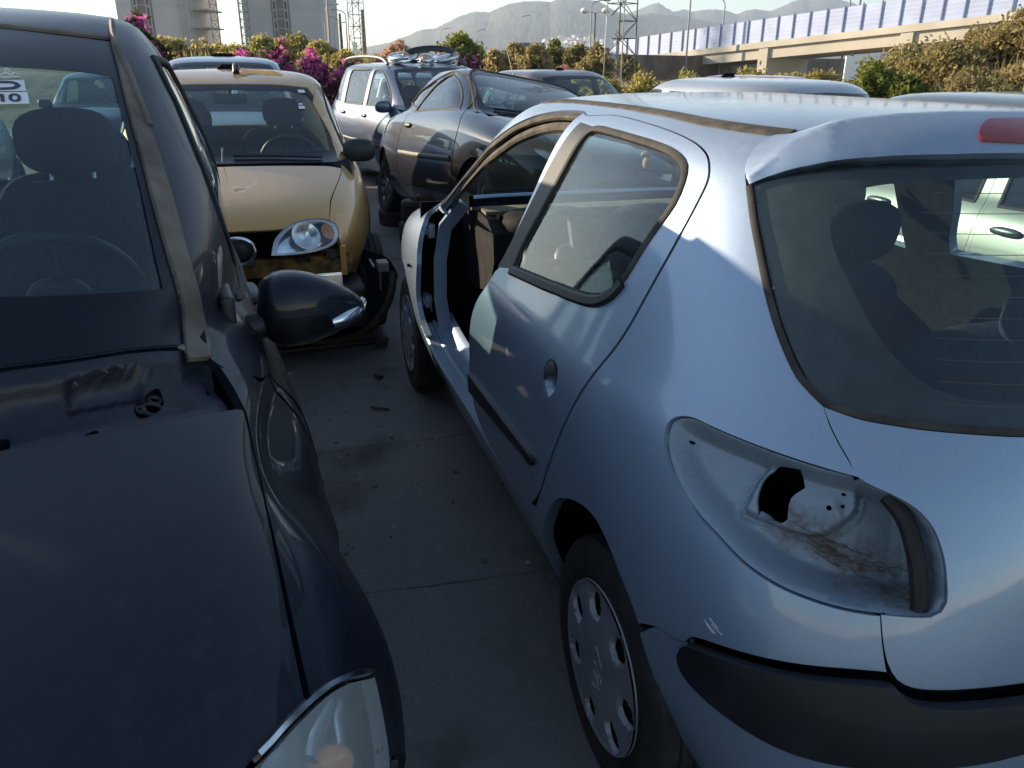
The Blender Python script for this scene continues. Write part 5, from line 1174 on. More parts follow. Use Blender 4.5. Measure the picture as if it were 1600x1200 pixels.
def coupe():
    S = SC; sd = S.side
    lp = [(2.60, S.vz(.70)), (2.56, S.vz(.78)), (2.62, S.vz(.82)), (2.74, S.vz(.80)), (2.84, S.vz(.72)), (2.82, S.vz(.66)), (2.70, S.vz(.65))]
    car, bd = make_car('coupe', S, M_BLACKP, 'black two-door coupe with a dusty folding roof, propped up at a lean', 'car', (6.955, -.449, .006), (-.162, -.055, 3.269), ws=(.985, 1.355, 2.50), rg=(1.02, 1.31, .42), bonnet=(.70, 2.70),
        doors=[dict(out=[(1.98, .93), (2.05, .75), (2.02, .34), (.62, .32), (.56, .62), (.60, .9), (.66, .95), (.72, 1.02), (1.02, 1.29), (1.2, 1.325), (1.5, 1.24), (1.75, 1.12), (1.9, 1.0)], win=[(1.82, .985), (.74, .965), (.80, 1.05), (1.02, 1.255), (1.18, 1.295), (1.45, 1.215), (1.66, 1.115)], handle=(.78, .84), rub=(.62, 1.98, .60))],
        wins=[[(.30, .975), (.66, .975), (.70, 1.02), (.94, 1.225), (.86, 1.235), (.6, 1.15), (.42, 1.06)]], arches=(0, 2.442), ar=.335, R=.295, seats=.55, track=.73, step=.04, lampo=lp, seat_z=.30)
    mb = MB(); panel(mb, S, lp, off=.003, step=.04, lip=.02, mirror=True); hl = mb.build('headlamp', G_LENS, car, split=True)
    mb = MB(); panel(mb, S, lp, off=-.06, step=.04, lip=0, mirror=True); mb.build('reflector', M_REFL, hl, split=True)
    mb = MB(); trim(mb, S, [(2.478, S.vz(.96)), (2.478, S.vz(1.1)), (2.485, S.vz(1.25)), (2.52, S.vz(1.36)), (3, S.vz(1.364))], .020, .008, 0, mirror=True); mb.build('windscreen_trim', M_DUSTRUB, bd)
    mb = MB(); trim(mb, S, [(1.02, S.vz(1.0)), sd(.42, 1.07), sd(.62, 1.17), sd(.9, 1.27), sd(1.15, 1.32), sd(1.4, 1.28), sd(1.75, 1.14), sd(1.92, .99)], .016, .008, 0, mirror=True); mb.build('roof_seal', M_DUSTRUB, bd, split=True)
    mb = MB(); 
    for y in (-.32, .1): 
        for k in range(7): box(mb, (2.17-.0*k, y+.035*k, .965), (.09, .012, .012), rotm('Y', 20))
    mb.build('bonnet_vent', M_PLAST, bd)
    mb = MB(); P, N = line3(S, [(2.58, S.vz(.995)), (2.8, S.vz(1.005)), (3.0, S.vz(1.01))], .012, .05); tube(mb, P, .010, 6, mirror=True); mb.build('wiper_arm', M_PLAST, bd, split=True)
    mb = MB(); box(mb, (1.95, -.25, 1.01), (.02, .55, .05), rotm('Y', -40), bev=.004); mb.build('dash_card', simple('grey_card', (.40, .42, .46), .7), car)
    mb = MB(); tube(mb, [(1.12, 0, 1.37), (.78, .05, 1.62)], .004, 6); lathe(mb, [(0, .03), (.02, .0), (.025, -.01)], 12, 'Z', (1.12, 0, 1.37)); mb.build('aerial', simple('aerial_tan', (.35, .30, .22), .6), bd)
    mb = MB(); box(mb, (1.30, 0, 1.29), (.03, .22, .06), bev=.02); mb.build('rear_view_mirror', M_PLAST, car)
    side_mirror(car, S, 1.80, .97, M_PLAST, (1,))
    return car
coupe_car = coupe()

# steel-grey estate with roof rails
KW = [(.20, .74, -3.5, .72, 3.4, 3.2), (.32, .80, -3.55, .80, 3.4, 3.6), (.48, .845, -3.58, .84, 3.4, 3.8), (.62, .86, -3.58, .82, 3.4, 4), (.76, .855, -3.57, .72, 3.4, 4), (.87, .83, -3.55, .50, 3.4, 4), (.95, .795, -3.53, .18, 3.4, 4), (1.01, .765, -3.5, -.10, 3.4, 4.4),
      (1.10, .735, -3.45, -.28, 3.4, 4.6), (1.24, .69, -3.38, -.55, 3.4, 4.6), (1.38, .64, -3.28, -.85, 3.4, 4.6), (1.455, .58, -3.15, -1.05, 3.4, 4), (1.49, .46, -2.95, -1.25, 3.2, 3.6), (1.505, .28, -2.7, -1.4, 3, 3.4), (1.51, .1, -2.5, -1.5, 3, 3), (1.511, 0, -2.4, -1.5, 3, 3)]
SW = Shell(KW, -2.4, -1.5)
def estate(name, mat, label, loc, rot, rail=True, z_=0):
    S = SW; sd = S.side
    lp = [(2.60, S.vz(.68)), (2.55, S.vz(.80)), (2.62, S.vz(.86)), (2.78, S.vz(.80)), (2.82, S.vz(.70)), (2.70, S.vz(.66))]
    car, bd = make_car(name, S, mat, label, 'car', loc, rot, ws=(1.01, 1.445, 2.50), rg=(1.0, 1.40, .5), bonnet=(.74, 2.68),
        doors=[dict(out=[(-.36, .95), (-.42, .75), (-.42, .34), (-1.50, .32), (-1.52, .9), (-1.52, 1.38), (-1.46, 1.47), (-1.20, 1.455), (-.85, 1.32), (-.55, 1.14)], win=[(-.58, 1.02), (-1.44, 1.0), (-1.45, 1.36), (-1.42, 1.425), (-1.2, 1.415), (-.92, 1.29), (-.70, 1.15)], handle=(-1.36, .88), hm=1, rub=(-.46, -1.48, .56)),
               dict(out=[(-1.54, .95), (-1.54, .32), (-2.25, .34), (-2.38, .6), (-2.5, .9), (-2.52, 1.40), (-2.46, 1.47), (-1.56, 1.475)], win=[(-1.60, 1.0), (-2.42, .995), (-2.44, 1.36), (-2.40, 1.42), (-1.61, 1.43)], handle=(-2.3, .88), hm=1, rub=(-1.58, -2.28, .56))],
        wins=[[(-2.62, 1.0), (-3.12, 1.03), (-3.22, 1.10), (-3.12, 1.34), (-3.0, 1.40), (-2.63, 1.42)]], arches=(0, -2.70), ar=.34, R=.31, seats=-2.55, lampo=lp, step=.05, seat_z=.38, track=.76)
    mb = MB(); panel(mb, S, lp, off=.003, step=.04, lip=.02, mirror=True); hl = mb.build('headlamp', G_LENS, car, split=True)
    mb = MB(); panel(mb, S, lp, off=-.06, step=.04, lip=0, mirror=True); mb.build('reflector', M_REFL, hl, split=True)
    side_mirror(car, S, -.55, 1.0, mat)
    if rail:
        for s in (1, -1):
            mb = MB(); P = [(x, s*(.54-.03*abs(x+2.1)**2*.3), z) for x, z in ((-1.20, 1.485), (-1.32, 1.535), (-1.55, 1.565), (-2.2, 1.58), (-2.85, 1.56), (-3.05, 1.525), (-3.15, 1.46))]
            P = smooth_poly(np.array(P)[:, [0, 2]], .06, False); tube(mb, [(p[0], s*(.545-.012*(p[0]+2.1)**2), p[1]) for p in P], .022, 8); mb.build('roof_rail', simple('roof_rail_grey', (.10, .10, .11), .5, .2), bd)
    return car
wagon = estate('estate_car', M_STEEL, 'steel-grey estate car with roof rails and lamps heaped on its roof', (9.3, -1.05, -.12), (0, 0, rad(192)))
wagon.scale = (1.1, 1.1, 1.1); wagon.location = (9.3, -1.19, -.12); wagon.rotation_euler = (0, 0, rad(190.4))
# ------------------------------------------------------------------ neighbours seen over and through the near cars, and two unseen ones added
def plain_hatch(mat, label, loc, rot, scale=None, group=None):
    car, bd = make_car('hatchback', SG, mat, label, 'car', loc, rot, group=group, ws=(.985, 1.385, 2.50), rg=(1.0, 1.38, .5), bonnet=(.60, 2.66),
        doors=[dict(out=[(-.34, .95), (-.40, .75), (-.40, .33), (-1.30, .31), (-1.32, .9), (-1.32, 1.30), (-1.28, 1.40), (-1.05, 1.395), (-.75, 1.28), (-.5, 1.10)], win=[(-.50, .985), (-1.26, .965), (-1.27, 1.28), (-1.24, 1.36), (-1.05, 1.355), (-.80, 1.245), (-.62, 1.12)], handle=(-1.15, .86), hm=1),
               dict(out=[(-1.34, .95), (-1.34, .31), (-2.0, .33), (-2.12, .6), (-2.30, .85), (-2.32, 1.0), (-2.22, 1.25), (-2.02, 1.38), (-1.36, 1.40)], win=[(-1.40, .965), (-2.22, .985), (-2.22, 1.05), (-2.14, 1.23), (-1.98, 1.335), (-1.41, 1.355)], handle=(-2.0, .88), hm=1)],
        arches=(0.02, -2.45), ar=.325, R=.29, seats=-2.3, step=.07, seat_z=.36)
    side_mirror(car, SG, -.42, .99, M_PLAST)
    if scale: car.scale = scale
    return car
plain_hatch(M_GREYGRN, 'grey-green hatchback seen through the windows of the blue hatchback beside it', (.42, -2.62, 0), (0, 0, math.pi), (1, 1, .94))
plain_hatch(M_SILVER, 'pale silver car whose curved roof shows just beyond the blue hatchback', (6.6, -2.55, 0), (0, 0, 0), (1, 1, .965))
plain_hatch(M_MAROON, 'dark plum car with a dusty roof behind the black coupe', (9.6, -3.25, 0), (0, 0, rad(190)), (1.02, 1.05, .985))
plain_hatch(M_RED, 'red car far back, only a strip of its roof showing over the silver roof', (13.5, -6.3, -.1), (0, 0, rad(20)), (1.05, 1.05, 1.0))
plain_hatch(M_DULLBLUE, 'blue-grey car at the right edge, half hidden behind the blue hatchback roof', (1.6, -6.2, 0), (0, 0, rad(175)), (1.05, 1.05, .95))
plain_hatch(M_DULLBLUE, 'blue-grey hatchback added unseen beyond the navy car to block low sun', (2.0, 4.75, 0), (0, 0, math.pi))  # unseen car added to keep low sun off the lane
plain_hatch(M_SILVER, 'silver hatchback behind the blue-grey one, added unseen to block low sun', (6.3, 4.7, 0), (0, 0, math.pi))  # second unseen car added as a sun blocker
mpv = estate('people_carrier', M_DULLBLUE, 'grey-blue people carrier directly behind the gold hatchback', (7.9, 1.72, 0), (0, 0, math.pi), rail=False); mpv.scale = (1, 1, 1.055)
e2 = estate('estate_car', M_SILVER, 'small silver estate car far back, between the gold hatchback and the grey estate', (14.2, 1.05, -.12), (0, 0, rad(184)), rail=False)
plain_hatch(M_BLACKP, 'black car far back at the end of the navy car window line', (13.2, 3.9, -.1), (0, 0, rad(176)))
plain_hatch(M_DULLBLUE, 'dull blue hatchback far back, roof edge above the grey estate', (15.2, -1.9, -.12), (0, 0, rad(188)))
tag(mpv, mpv['label'], 'car')
# lamps thrown on the estate's roof
rnd = random.Random(5)
lmp = None
TW = Matrix.Translation(wagon.location)@wagon.rotation_euler.to_matrix().to_4x4()@Matrix.Scale(1.1, 4)
def loose_lamp(): 
    t = thing('loose_headlamp', '', 'headlamp', group='loose headlamps on the estate roof')
    mb = MB(); ell(mb, (0, 0, .0), (.21, .11, .075), None, 22, 12, 2.4); mb.build('lens', G_LENS, t, sharp=60)
    mb = MB(); ell(mb, (0, 0, -.012), (.20, .10, .055), None, 20, 10, 2.4); box(mb, (0, 0, -.055), (.34, .16, .03), bev=.01); mb.build('lamp_shell', M_REFL, t, sharp=50)
    mb = MB(); ell(mb, (.15, .0, .01), (.045, .04, .045)); mb.build('indicator', M_ORANGE, t); return t
base = loose_lamp()
for k, (x, y, a, b, lb) in enumerate(((-1.30, -.36, 20, 8, 'clear loose headlamp lying on the estate roof, at the end nearest the rail'), (-1.28, .02, -35, -14, 'clear loose headlamp lying in the middle of the estate roof'), (-1.45, .34, 60, 18, 'clear loose headlamp on the far side of the estate roof'), (-1.75, -.12, 100, 24, 'clear loose headlamp propped behind the others on the estate roof'))):
    o = base if k == 0 else copy_tree(base)
    o['label'] = lb; p = TW@Vector((x, y, 1.565)); o.location = p; o.rotation_euler = (rad(b), rad(-b*.6), rad(a+190))
mb = MB(); P = [TW@Vector((-1.6+.5*math.sin(t)*.5, .15+.45*math.cos(t)*1.0, 1.52+.16*math.sin(t))) for t in np.linspace(-.15, 2.9, 16)]
sweep(mb, [tuple(p) for p in P], circ(.028, 8, .05), False, None); tag(mb.build('loose_bumper', M_PLAST, None, sharp=50), 'black curved bumper strip arched over the estate car roof', 'bumper')
# bumper corner standing on the ground between the gold car and the blue hatchback
mb = MB(); rows = []
rim = [(3.28, 1.42, .05), (3.20, 1.25, .035), (3.13, 1.10, .05), (3.05, .98, .10), (2.99, .89, .18), (2.95, .825, .28), (2.94, .79, .38), (2.96, .775, .47)]
top = [(3.52, 1.42, .42), (3.50, 1.25, .46), (3.46, 1.12, .50), (3.40, 1.0, .52), (3.32, .92, .53), (3.22, .86, .53), (3.12, .82, .53), (3.02, .79, .52)]
R0 = smooth_poly(np.array(rim)[:, :2], .03, False); R1 = None
def rs(P, n=30):
    P = np.array(P); L = np.concatenate([[0], np.cumsum(np.linalg.norm(np.diff(P, axis=0), axis=1))]); f = [nspline(L, P[:, i]) for i in range(3)]; t = np.linspace(0, L[-1], n); return np.stack([g(t) for g in f], 1)
A, B = rs(rim), rs(top); n = 30; m = 10; V = []
for j in range(m):
    a = j/(m-1); bow = math.sin(a*math.pi)*.07
    for i in range(n): V.append(A[i]*(1-a)+B[i]*a+np.array([bow*.8, -bow*.5, -bow*.9]))
for i in range(n): pass
F = [[j*n+i, j*n+i+1, (j+1)*n+i+1, (j+1)*n+i] for j in range(m-1) for i in range(n-1)]
k = len(V); V2 = [np.array(v)+np.array([.012, -.012, -.006]) for v in V]; F2 = [[a+k for a in f[::-1]] for f in F]
mb.add(np.array(V+V2), F+F2); bp = thing('bumper', 'dark loose bumper corner standing on the ground under the navy car mirror', 'bumper')
mb.build('bumper_shell', simple('dirty_navy_plastic', (.022, .025, .038), .5, var=.4, scale=8), bp, sharp=60)
mb = MB(); sweep(mb, A, circ(.022, 8), False, None); mb.build('bumper_edge', simple('brown_lit_edge', (.075, .055, .042), .7, var=.4), bp, sharp=60)  # brown of the lit rim put into its colour
mb = MB(); box(mb, (2.98, .83, .50), (.10, .06, .05), bev=.006); box(mb, (3.03, .88, .505), (.16, .012, .012)); mb.build('bracket', simple('grey_bracket2', (.20, .19, .18), .6), bp, sharp=40)
mb = MB(); prism(mb, [(2.99, .45), (3.03, .35), (3.06, .46)], 'Y', .835, .845); mb.build('bracket_tab', simple('tan_tab', (.28, .20, .12), .7), bp)
mb = MB(); box(mb, (3.17, 1.10, .012), (.05, .62, .022), rotm('Z', 6), bev=.004); box(mb, (3.12, .84, .03), (.05, .07, .05), bev=.008); tag(mb.build('ground_trim', M_PLAST, None, sharp=40), 'thin black plastic trim lying on the asphalt under the loose bumper', 'trim piece')
# tyres propping the coupe
tyl = [('worn tyre lying flat under the nose of the black coupe', (5.9, -.02, .10), 0), ('worn tyre stacked on top of another under the black coupe', (5.93, -.05, .29), 4), ('worn tyre under the rear of the black coupe', (6.95, .02, .07), 3)]
def loose_tyre():
    mb = MB(); tyre_mesh(mb, .30, .19, .19); V = np.concatenate(mb.V); V = V[:, [0, 2, 1]]*np.array([1, 1, 1]); m2 = MB(); m2.add(V, [f[::-1] for f in mb.F]); return m2.build('tyre', M_TYRE, None, sharp=50)
t0 = loose_tyre()
for k, (lb, p, a) in enumerate(tyl):
    o = t0 if k == 0 else t0.copy()
    if k: COL.objects.link(o)
    tag(o, lb, 'tyre', 'tyres propping the black coupe'); o.location = p; o.rotation_euler = (rad(a), rad(a*.5), k)
# ------------------------------------------------------------------ setting
CP = np.array([-1.288, 1.384, 1.506]); CM = np.array(cam.matrix_world.to_3x3())
def spot(px, py, fwd):
    """the point that far ahead of the photographer, in that direction of the view"""
    d = CM@np.array([(px-800)/1250, -(py-600)/1250, -1.0]); h = np.array([math.cos(rad(16.8)), -math.sin(rad(16.8)), 0]); return CP+d*(fwd/(d@h))
def gspot(px, fwd, z=0.0):
    p = spot(px, 103, fwd); return np.array([p[0], p[1], z])
rng = np.random.default_rng(11)
def asphalt():
    m, t, out = nt('yard_asphalt'); p = nd(t, 'ShaderNodeBsdfPrincipled')
    n1 = noise(t, .55, 7, .6); n2 = noise(t, 120, 4, .7); n3 = noise(t, 4.5, 8, .62, dist=.4); n4 = noise(t, 1.3, 5, .6)
    c = mixc(t, ramp(t, n1, [(.32, 0.), (.68, 1.)]), (.095, .089, .090), (.165, .155, .152))
    c = mixc(t, mth(t, 'MULTIPLY', ramp(t, n2, [(.40, 0.), (.70, 1.)]), .45), c, (.21, .20, .195))
    c = mixc(t, mth(t, 'MULTIPLY', ramp(t, n3, [(.55, 0.), (.72, 1.)]), .35), c, (.22, .205, .195))
    c = mixc(t, mth(t, 'MULTIPLY', ramp(t, n4, [(.54, 0.), (.68, 1.)]), .8), c, (.036, .033, .032))
    c = mixc(t, mth(t, 'MULTIPLY', ramp(t, noise(t, 16, 4, .7), [(.62, 0.), (.70, 1.)]), .45), c, (.27, .25, .23))
    tc = nd(t, 'ShaderNodeTexCoord'); sp = nd(t, 'ShaderNodeSeparateXYZ'); t.links.new(tc.outputs['Object'], sp.inputs[0])
    wob = mth(t, 'MULTIPLY', noise(t, 1.1, 6, .6), .22)
    fr = mth(t, 'FRACT', mth(t, 'DIVIDE', mth(t, 'ADD', mth(t, 'ADD', sp.outputs[0], 9.62), wob), 1.05)); cr = mth(t, 'MULTIPLY', ramp(t, fr, [(.0, 1.), (.006, 1.), (.012, 0.)]), ramp(t, n3, [(.35, 0.), (.6, 1.)]))
    c = mixc(t, mth(t, 'MULTIPLY', cr, .7), c, (.016, .015, .015))
    setc(p, 'Base Color', c, t); setc(p, 'Roughness', mth(t, 'ADD', .68, mth(t, 'MULTIPLY', n3, .3)), t)
    h = mth(t, 'ADD', mth(t, 'MULTIPLY', n2, .6), mth(t, 'SUBTRACT', mth(t, 'MULTIPLY', n3, .8), mth(t, 'MULTIPLY', cr, .8)))
    t.links.new(bumpn(t, h, .45, .006), p.inputs['Normal']); t.links.new(p.outputs[0], out.inputs[0]); return m
# yard: a gently falling sheet
xs = np.concatenate([np.linspace(-14, 12, 53), np.linspace(13, 24, 12)]); ys = np.linspace(-22, 18, 41); V = []; F = []
def yz(x, y): return -.12*float(np.clip((x-7.8)/1.4, 0, 1))**1.0+.006*math.sin(x*1.3+y*.7)*(1 if x > 1 else .5)-.004
for x in xs:
    for y in ys: V.append((x, y, yz(x, y)))
ny = len(ys)
for i in range(len(xs)-1):
    for j in range(ny-1): F.append([i*ny+j, (i+1)*ny+j, (i+1)*ny+j+1, i*ny+j+1])
mb = MB(); mb.add(V, F); struct(mb.build('yard_asphalt', asphalt(), None, sharp=None))
m_earth = simple('dry_earth', (.19, .145, .085), .95, var=.3, scale=.9, bump=.2)
# terrain: dry ground to the horizon, a bank on the right
xs = np.concatenate([np.linspace(-60, 10, 15), np.linspace(12, 120, 55), np.geomspace(130, 6000, 28)]); ys = np.concatenate([-np.geomspace(4000, 150, 20), np.linspace(-140, 60, 81), np.geomspace(70, 4000, 20)])
def bank(x, y):
    d = np.array([x, y])-CP[:2]; f = np.array([math.cos(rad(16.8)), -math.sin(rad(16.8))]); r = np.array([-math.sin(rad(16.8)), -math.cos(rad(16.8))]); F_, R_ = d@f, d@r
    b = 1.9*np.clip((R_-.30*F_-1.0)/6.0, 0, 1)**1.3*np.clip((F_-12)/6, 0, 1)*np.clip((46-F_)/14, 0, 1)
    l = 1.35*np.clip((-R_*1.0+.06*F_)/6.0, 0, 1)*np.clip((F_-24)/6, 0, 1)*np.clip((75-F_)/20, 0, 1)
    return float(b+l)
V = []; F = []
for x in xs:
    for y in ys: V.append((x, y, -.22+bank(x, y)))
ny = len(ys)
for i in range(len(xs)-1):
    for j in range(ny-1): F.append([i*ny+j, (i+1)*ny+j, (i+1)*ny+j+1, i*ny+j+1])
mb = MB(); mb.add(V, F); struct(mb.build('terrain', m_earth, None, sharp=None))
def tz(x, y): return -.22+bank(x, y)
# debris and small stones near the cars
mb = MB(); rnd = random.Random(21)
for k in range(420):
    x, y = rnd.uniform(.2, 8), rnd.uniform(.55, 1.4) if k % 3 else rnd.uniform(-.6, 1.4); s = rnd.uniform(.002, .008)*(1 if k % 9 else 1.8); ell(mb, (x, y, yz(x, y)+s*.4), (s, s*rnd.uniform(.6, 1.3), s*.7), rotm('Z', rnd.uniform(0, 90)), 6, 4)
o = mb.build('gravel', simple('gravel_grey', (.22, .21, .20), .9, var=.4, scale=3), None); struct(o, 'stuff')
def shard(name, lb, c, s, mat, rz, cat):
    mb = MB(); box(mb, (0, 0, s[2]/2), s, None, bev=min(s)*.25); o = mb.build(name, mat, None, sharp=40); o.location = c; o.rotation_euler = (rad(4), rad(-5), rad(rz)); tag(o, lb, cat)
shard('plastic_shard', 'small black plastic shard on the asphalt by the front wheel of the blue hatchback', (2.62, .93, .0), (.05, .03, .015), M_PLAST, 30, 'plastic shard')
shard('plastic_shard', 'thin black plastic splinter lying mid-lane under the mirror', (2.2, .98, .0), (.09, .012, .01), M_PLAST, 70, 'plastic shard')
shard('paper_scrap', 'pale paper scrap on the ground beside the propped black coupe', (6.4, .62, .0), (.12, .07, .004), M_WHITE, 20, 'paper scrap')
# ------------------------------------------------------------------ plants
def leafmat(name, a, b, c=None, tr=.52):
    if name in MATS: return MATS[name]
    m, t, out = nt(name); oi = nd(t, 'ShaderNodeNewGeometry'); r = oi.outputs['Random Per Island']
    n = noise(t, .8, 3)
    st = [(0., a), (.6, b)]+([(.97, c)] if c else [])
    col = mixc(t, mth(t, 'MULTIPLY', n, .5), ramp(t, r, st), a)
    d = nd(t, 'ShaderNodeBsdfDiffuse'); setc(d, 'Color', col, t); tl = nd(t, 'ShaderNodeBsdfTranslucent'); setc(tl, 'Color', mixc(t, .5, col, tuple(min(1, x*1.5) for x in b)), t)
    mx = nd(t, 'ShaderNodeMixShader'); mx.inputs[0].default_value = tr; t.links.new(d.outputs[0], mx.inputs[1]); t.links.new(tl.outputs[0], mx.inputs[2]); t.links.new(mx.outputs[0], out.inputs[0]); MATS[name] = m; return m
L_OLIVE = leafmat('olive_leaf', (.14, .13, .055), (.31, .265, .12), (.42, .34, .17))
L_GREEN = leafmat('green_leaf', (.06, .085, .020), (.16, .19, .045), (.24, .24, .08))
L_DRY = leafmat('dry_leaf', (.22, .17, .075), (.42, .33, .15), (.52, .42, .22))
L_YEL = leafmat('yellow_green_leaf', (.20, .20, .05), (.40, .36, .10), (.50, .43, .16))
L_MAG = leafmat('bougainvillea_bract', (.34, .05, .19), (.60, .13, .36), (.68, .30, .48), .5)
L_DKG = leafmat('dark_leaf', (.022, .028, .016), (.050, .060, .026), (.09, .09, .04))
L_PINK = leafmat('oleander_flower', (.40, .14, .14), (.62, .30, .28), (.7, .45, .4))
M_BARK = simple('bark', (.16, .12, .085), .9, var=.3, scale=20)
def leaves(mb, C, size, n_per, spread, mi=0, droop=.0):
    """diamond leaves scattered round clump centres C"""
    C = np.repeat(np.asarray(C), n_per, 0); k = len(C)
    P = C+rng.normal(0, 1, (k, 3))*np.asarray(spread); a = unit(rng.normal(0, 1, (k, 3))+np.array([0, 0, droop])); b = unit(np.cross(a, rng.normal(0, 1, (k, 3)))); s = size*rng.uniform(.6, 1.4, (k, 1))
    V = np.stack([P-a*s, P+b*s*.42, P+a*s, P-b*s*.42], 1).reshape(-1, 3)
    mb.V.append(V); mb.N.append(np.zeros_like(V)); mb.cust = False
    i = np.arange(k)*4+mb.n; mb.F += np.stack([i, i+1, i+2, i+3], 1).tolist(); mb.M += [mi]*k; mb.n += 4*k
def crown_pts(c, r, n, shell=.55):
    d = unit(rng.normal(0, 1, (n, 3))); d[:, 2] = np.where(d[:, 2] < -.35, -d[:, 2], d[:, 2]); q = rng.uniform(shell, 1, (n, 1))**.7; lump = 1+.22*np.sin(d[:, :1]*5+c[0])*np.cos(d[:, 1:2]*6+c[1])+.16*np.sin(d[:, 2:]*7)
    return np.asarray(c)+d*q*lump*np.asarray(r)
def bush(name, label, cat, c, r, mats, mix, n=120, per=28, size=.05, spread=None, group=None, stems=5):
    """c: base point on the ground; r: half sizes"""
    t = thing(name, label, cat, tuple(c), group=group); mb = MB(); P = crown_pts((0, 0, r[2]*.95), r, n); sp = spread or min(r)*.17
    for k, w in enumerate(mix):
        q = P[rng.random(len(P)) < w]
        if k == 1 and len(mats) > 1 and mats[1] in (L_MAG, L_PINK): q = P[(rng.random(len(P)) < w) & (P[:, 2] > r[2]*.75)]
        if len(q): leaves(mb, q, size*(1 if k == 0 else .9), per, (sp, sp, sp*.8), k)
    mb.build('foliage', list(mats), t, sharp=None, smooth=False)
    s = MB(); rr = random.Random(int(abs(c[0]*100+c[1]*10)))
    for k in range(stems):
        a = rr.uniform(0, 6.28); tube(s, [(.1*math.cos(a), .1*math.sin(a), -.15), (r[0]*.3*math.cos(a), r[1]*.3*math.sin(a), r[2]*.7), (r[0]*.6*math.cos(a+.4), r[1]*.6*math.sin(a+.4), r[2]*1.35)], .012+.012*r[2], 5)
    s.build('stem', M_BARK, t); return t
def at_bush(px, ytop, fwd, wpx):
    p = spot(px, ytop, fwd); z0 = tz(p[0], p[1]); return (p[0], p[1], z0), wpx/1448*fwd, max(.22, (p[2]-z0)/2.22)
# big bougainvillea behind the navy car, and the flowering hedge
for k, (px, yt, f, w, lb) in enumerate(((205, 12, 15.5, 46, 'tall bougainvillea with dusty pink bracts behind the navy car roof'), (243, 62, 15, 40, 'dark bougainvillea shoulder stepping down beside the tall one'), (290, 82, 15.5, 40, 'low dark bougainvillea just left of the people carrier roof'))):
    b, rx, rz = at_bush(px, yt, f, w); bush('bougainvillea', lb, 'bougainvillea', b, (rx, rx, rz), (L_DKG, L_MAG), (.9, .42 if k == 0 else .2), 170, 30, .075, group='bougainvillea hedge')
for k, (px, yt, w, lb) in enumerate(((375, 70, 44, 'low magenta bougainvillea at the left end of the hedge behind the people carrier'), (430, 72, 46, 'magenta bougainvillea over the people carrier roof, second along the hedge'), (487, 76, 44, 'magenta bougainvillea in the middle of the hedge, below the second tower'), (545, 86, 40, 'thin magenta bougainvillea low at the hedge end beside the left pylon'), (600, 90, 36, 'sparse magenta bougainvillea low between the left pylon and the round bush'))):
    b, rx, rz = at_bush(px, yt, 21, w); bush('bougainvillea', lb, 'bougainvillea', b, (rx, rx*.7, rz), (L_DKG, L_MAG), (.55, .95), 150, 34, .075, group='bougainvillea hedge')
b, rx, rz = at_bush(705, 76, 19.5, 66); bush('bougainvillea', 'round magenta bougainvillea mound behind the black coupe roof', 'bougainvillea', b, (rx, rx*.8, rz), (L_DKG, L_MAG), (.85, .60), 220, 32, .065, group='bougainvillea hedge')
# bank of dry shrubs on the left
for k, (px, yt, f, w, mt, mx, lb) in enumerate((
    (262, 56, 33, 40, (L_DRY, L_YEL), (.7, .4), 'dry yellow shrub at the foot of the first tower, leftmost on the bank'), (318, 62, 34, 46, (L_DRY, L_YEL), (.7, .5), 'dry yellow shrub under the scaffolded side of the first tower'),
    (365, 68, 32, 34, (L_YEL, L_DRY), (.7, .4), 'low yellow-green shrub in the gap between the two towers'), (412, 54, 33, 36, (L_YEL, L_OLIVE), (.7, .5), 'yellow-green shrub at the left foot of the second tower'),
    (440, 58, 29, 20, (L_YEL, L_PINK), (.6, .45), 'pale pink oleander in front of the second tower'), (468, 52, 34, 40, (L_OLIVE, L_YEL), (.8, .4), 'rounded olive shrub under the window strip of the second tower'), (500, 64, 31, 38, (L_YEL, L_DRY), (.8, .3), 'yellow-green shrub at the right foot of the second tower'), (535, 78, 30, 32, (L_YEL, L_DRY), (.7, .5), 'straw-coloured shrub left of the left pylon'),
    (620, 66, 30, 38, (L_DRY, L_PINK), (.6, .45), 'pink oleander right of the left pylon'), (652, 80, 31, 26, (L_YEL, L_OLIVE), (.7, .4), 'small yellow-green shrub between oleander and round bougainvillea'))):
    b, rx, rz = at_bush(px, yt, f, w); bush('shrub' if L_PINK not in mt else 'oleander', lb, 'shrub', b, (rx, rx*.8, rz), mt, mx, 130, 26, .085, group='shrubs on the left bank')
# trees beyond the yard
def tree(px, yt, f, w, mats, mix, lb, size=.10, group='trees beyond the yard', n=150):
    p = spot(px, yt, f); z0 = tz(p[0], p[1]); H = p[2]-z0; rx = w/1448*f; t = thing('tree', lb, 'tree', (p[0], p[1], z0), group=group)
    mb = MB(); rz = min(H*.42, rx*1.1); P = crown_pts((0, 0, H-rz*1.05), (rx, rx*.8, rz), n, .35)
    for k, wt in enumerate(mix): leaves(mb, P[rng.random(len(P)) < wt], size, 26, (rx*.13, rx*.13, rx*.11), k)
    mb.build('crown', list(mats), t, sharp=None, smooth=False); s = MB(); rr = random.Random(int(px)); h0 = H-rz*1.6
    tube(s, [(0, 0, -.2), (.05, .03, h0*.5), (0, .05, h0), (.1, 0, H-rz)], .05+.018*H, 7)
    for q in range(5):
        a = rr.uniform(0, 6.28); tube(s, [(0, .03, h0*.8), (rx*.3*math.cos(a), rx*.3*math.sin(a), h0+.35*rz), (rx*.65*math.cos(a), rx*.65*math.sin(a), H-rz*.8)], .03+.006*H, 5)
    s.build('trunk', M_BARK, t); return t
tree(720, 60, 34, 40, (L_GREEN, L_YEL), (.85, .45), 'bright green rounded tree behind the round bougainvillea', .10, n=200)
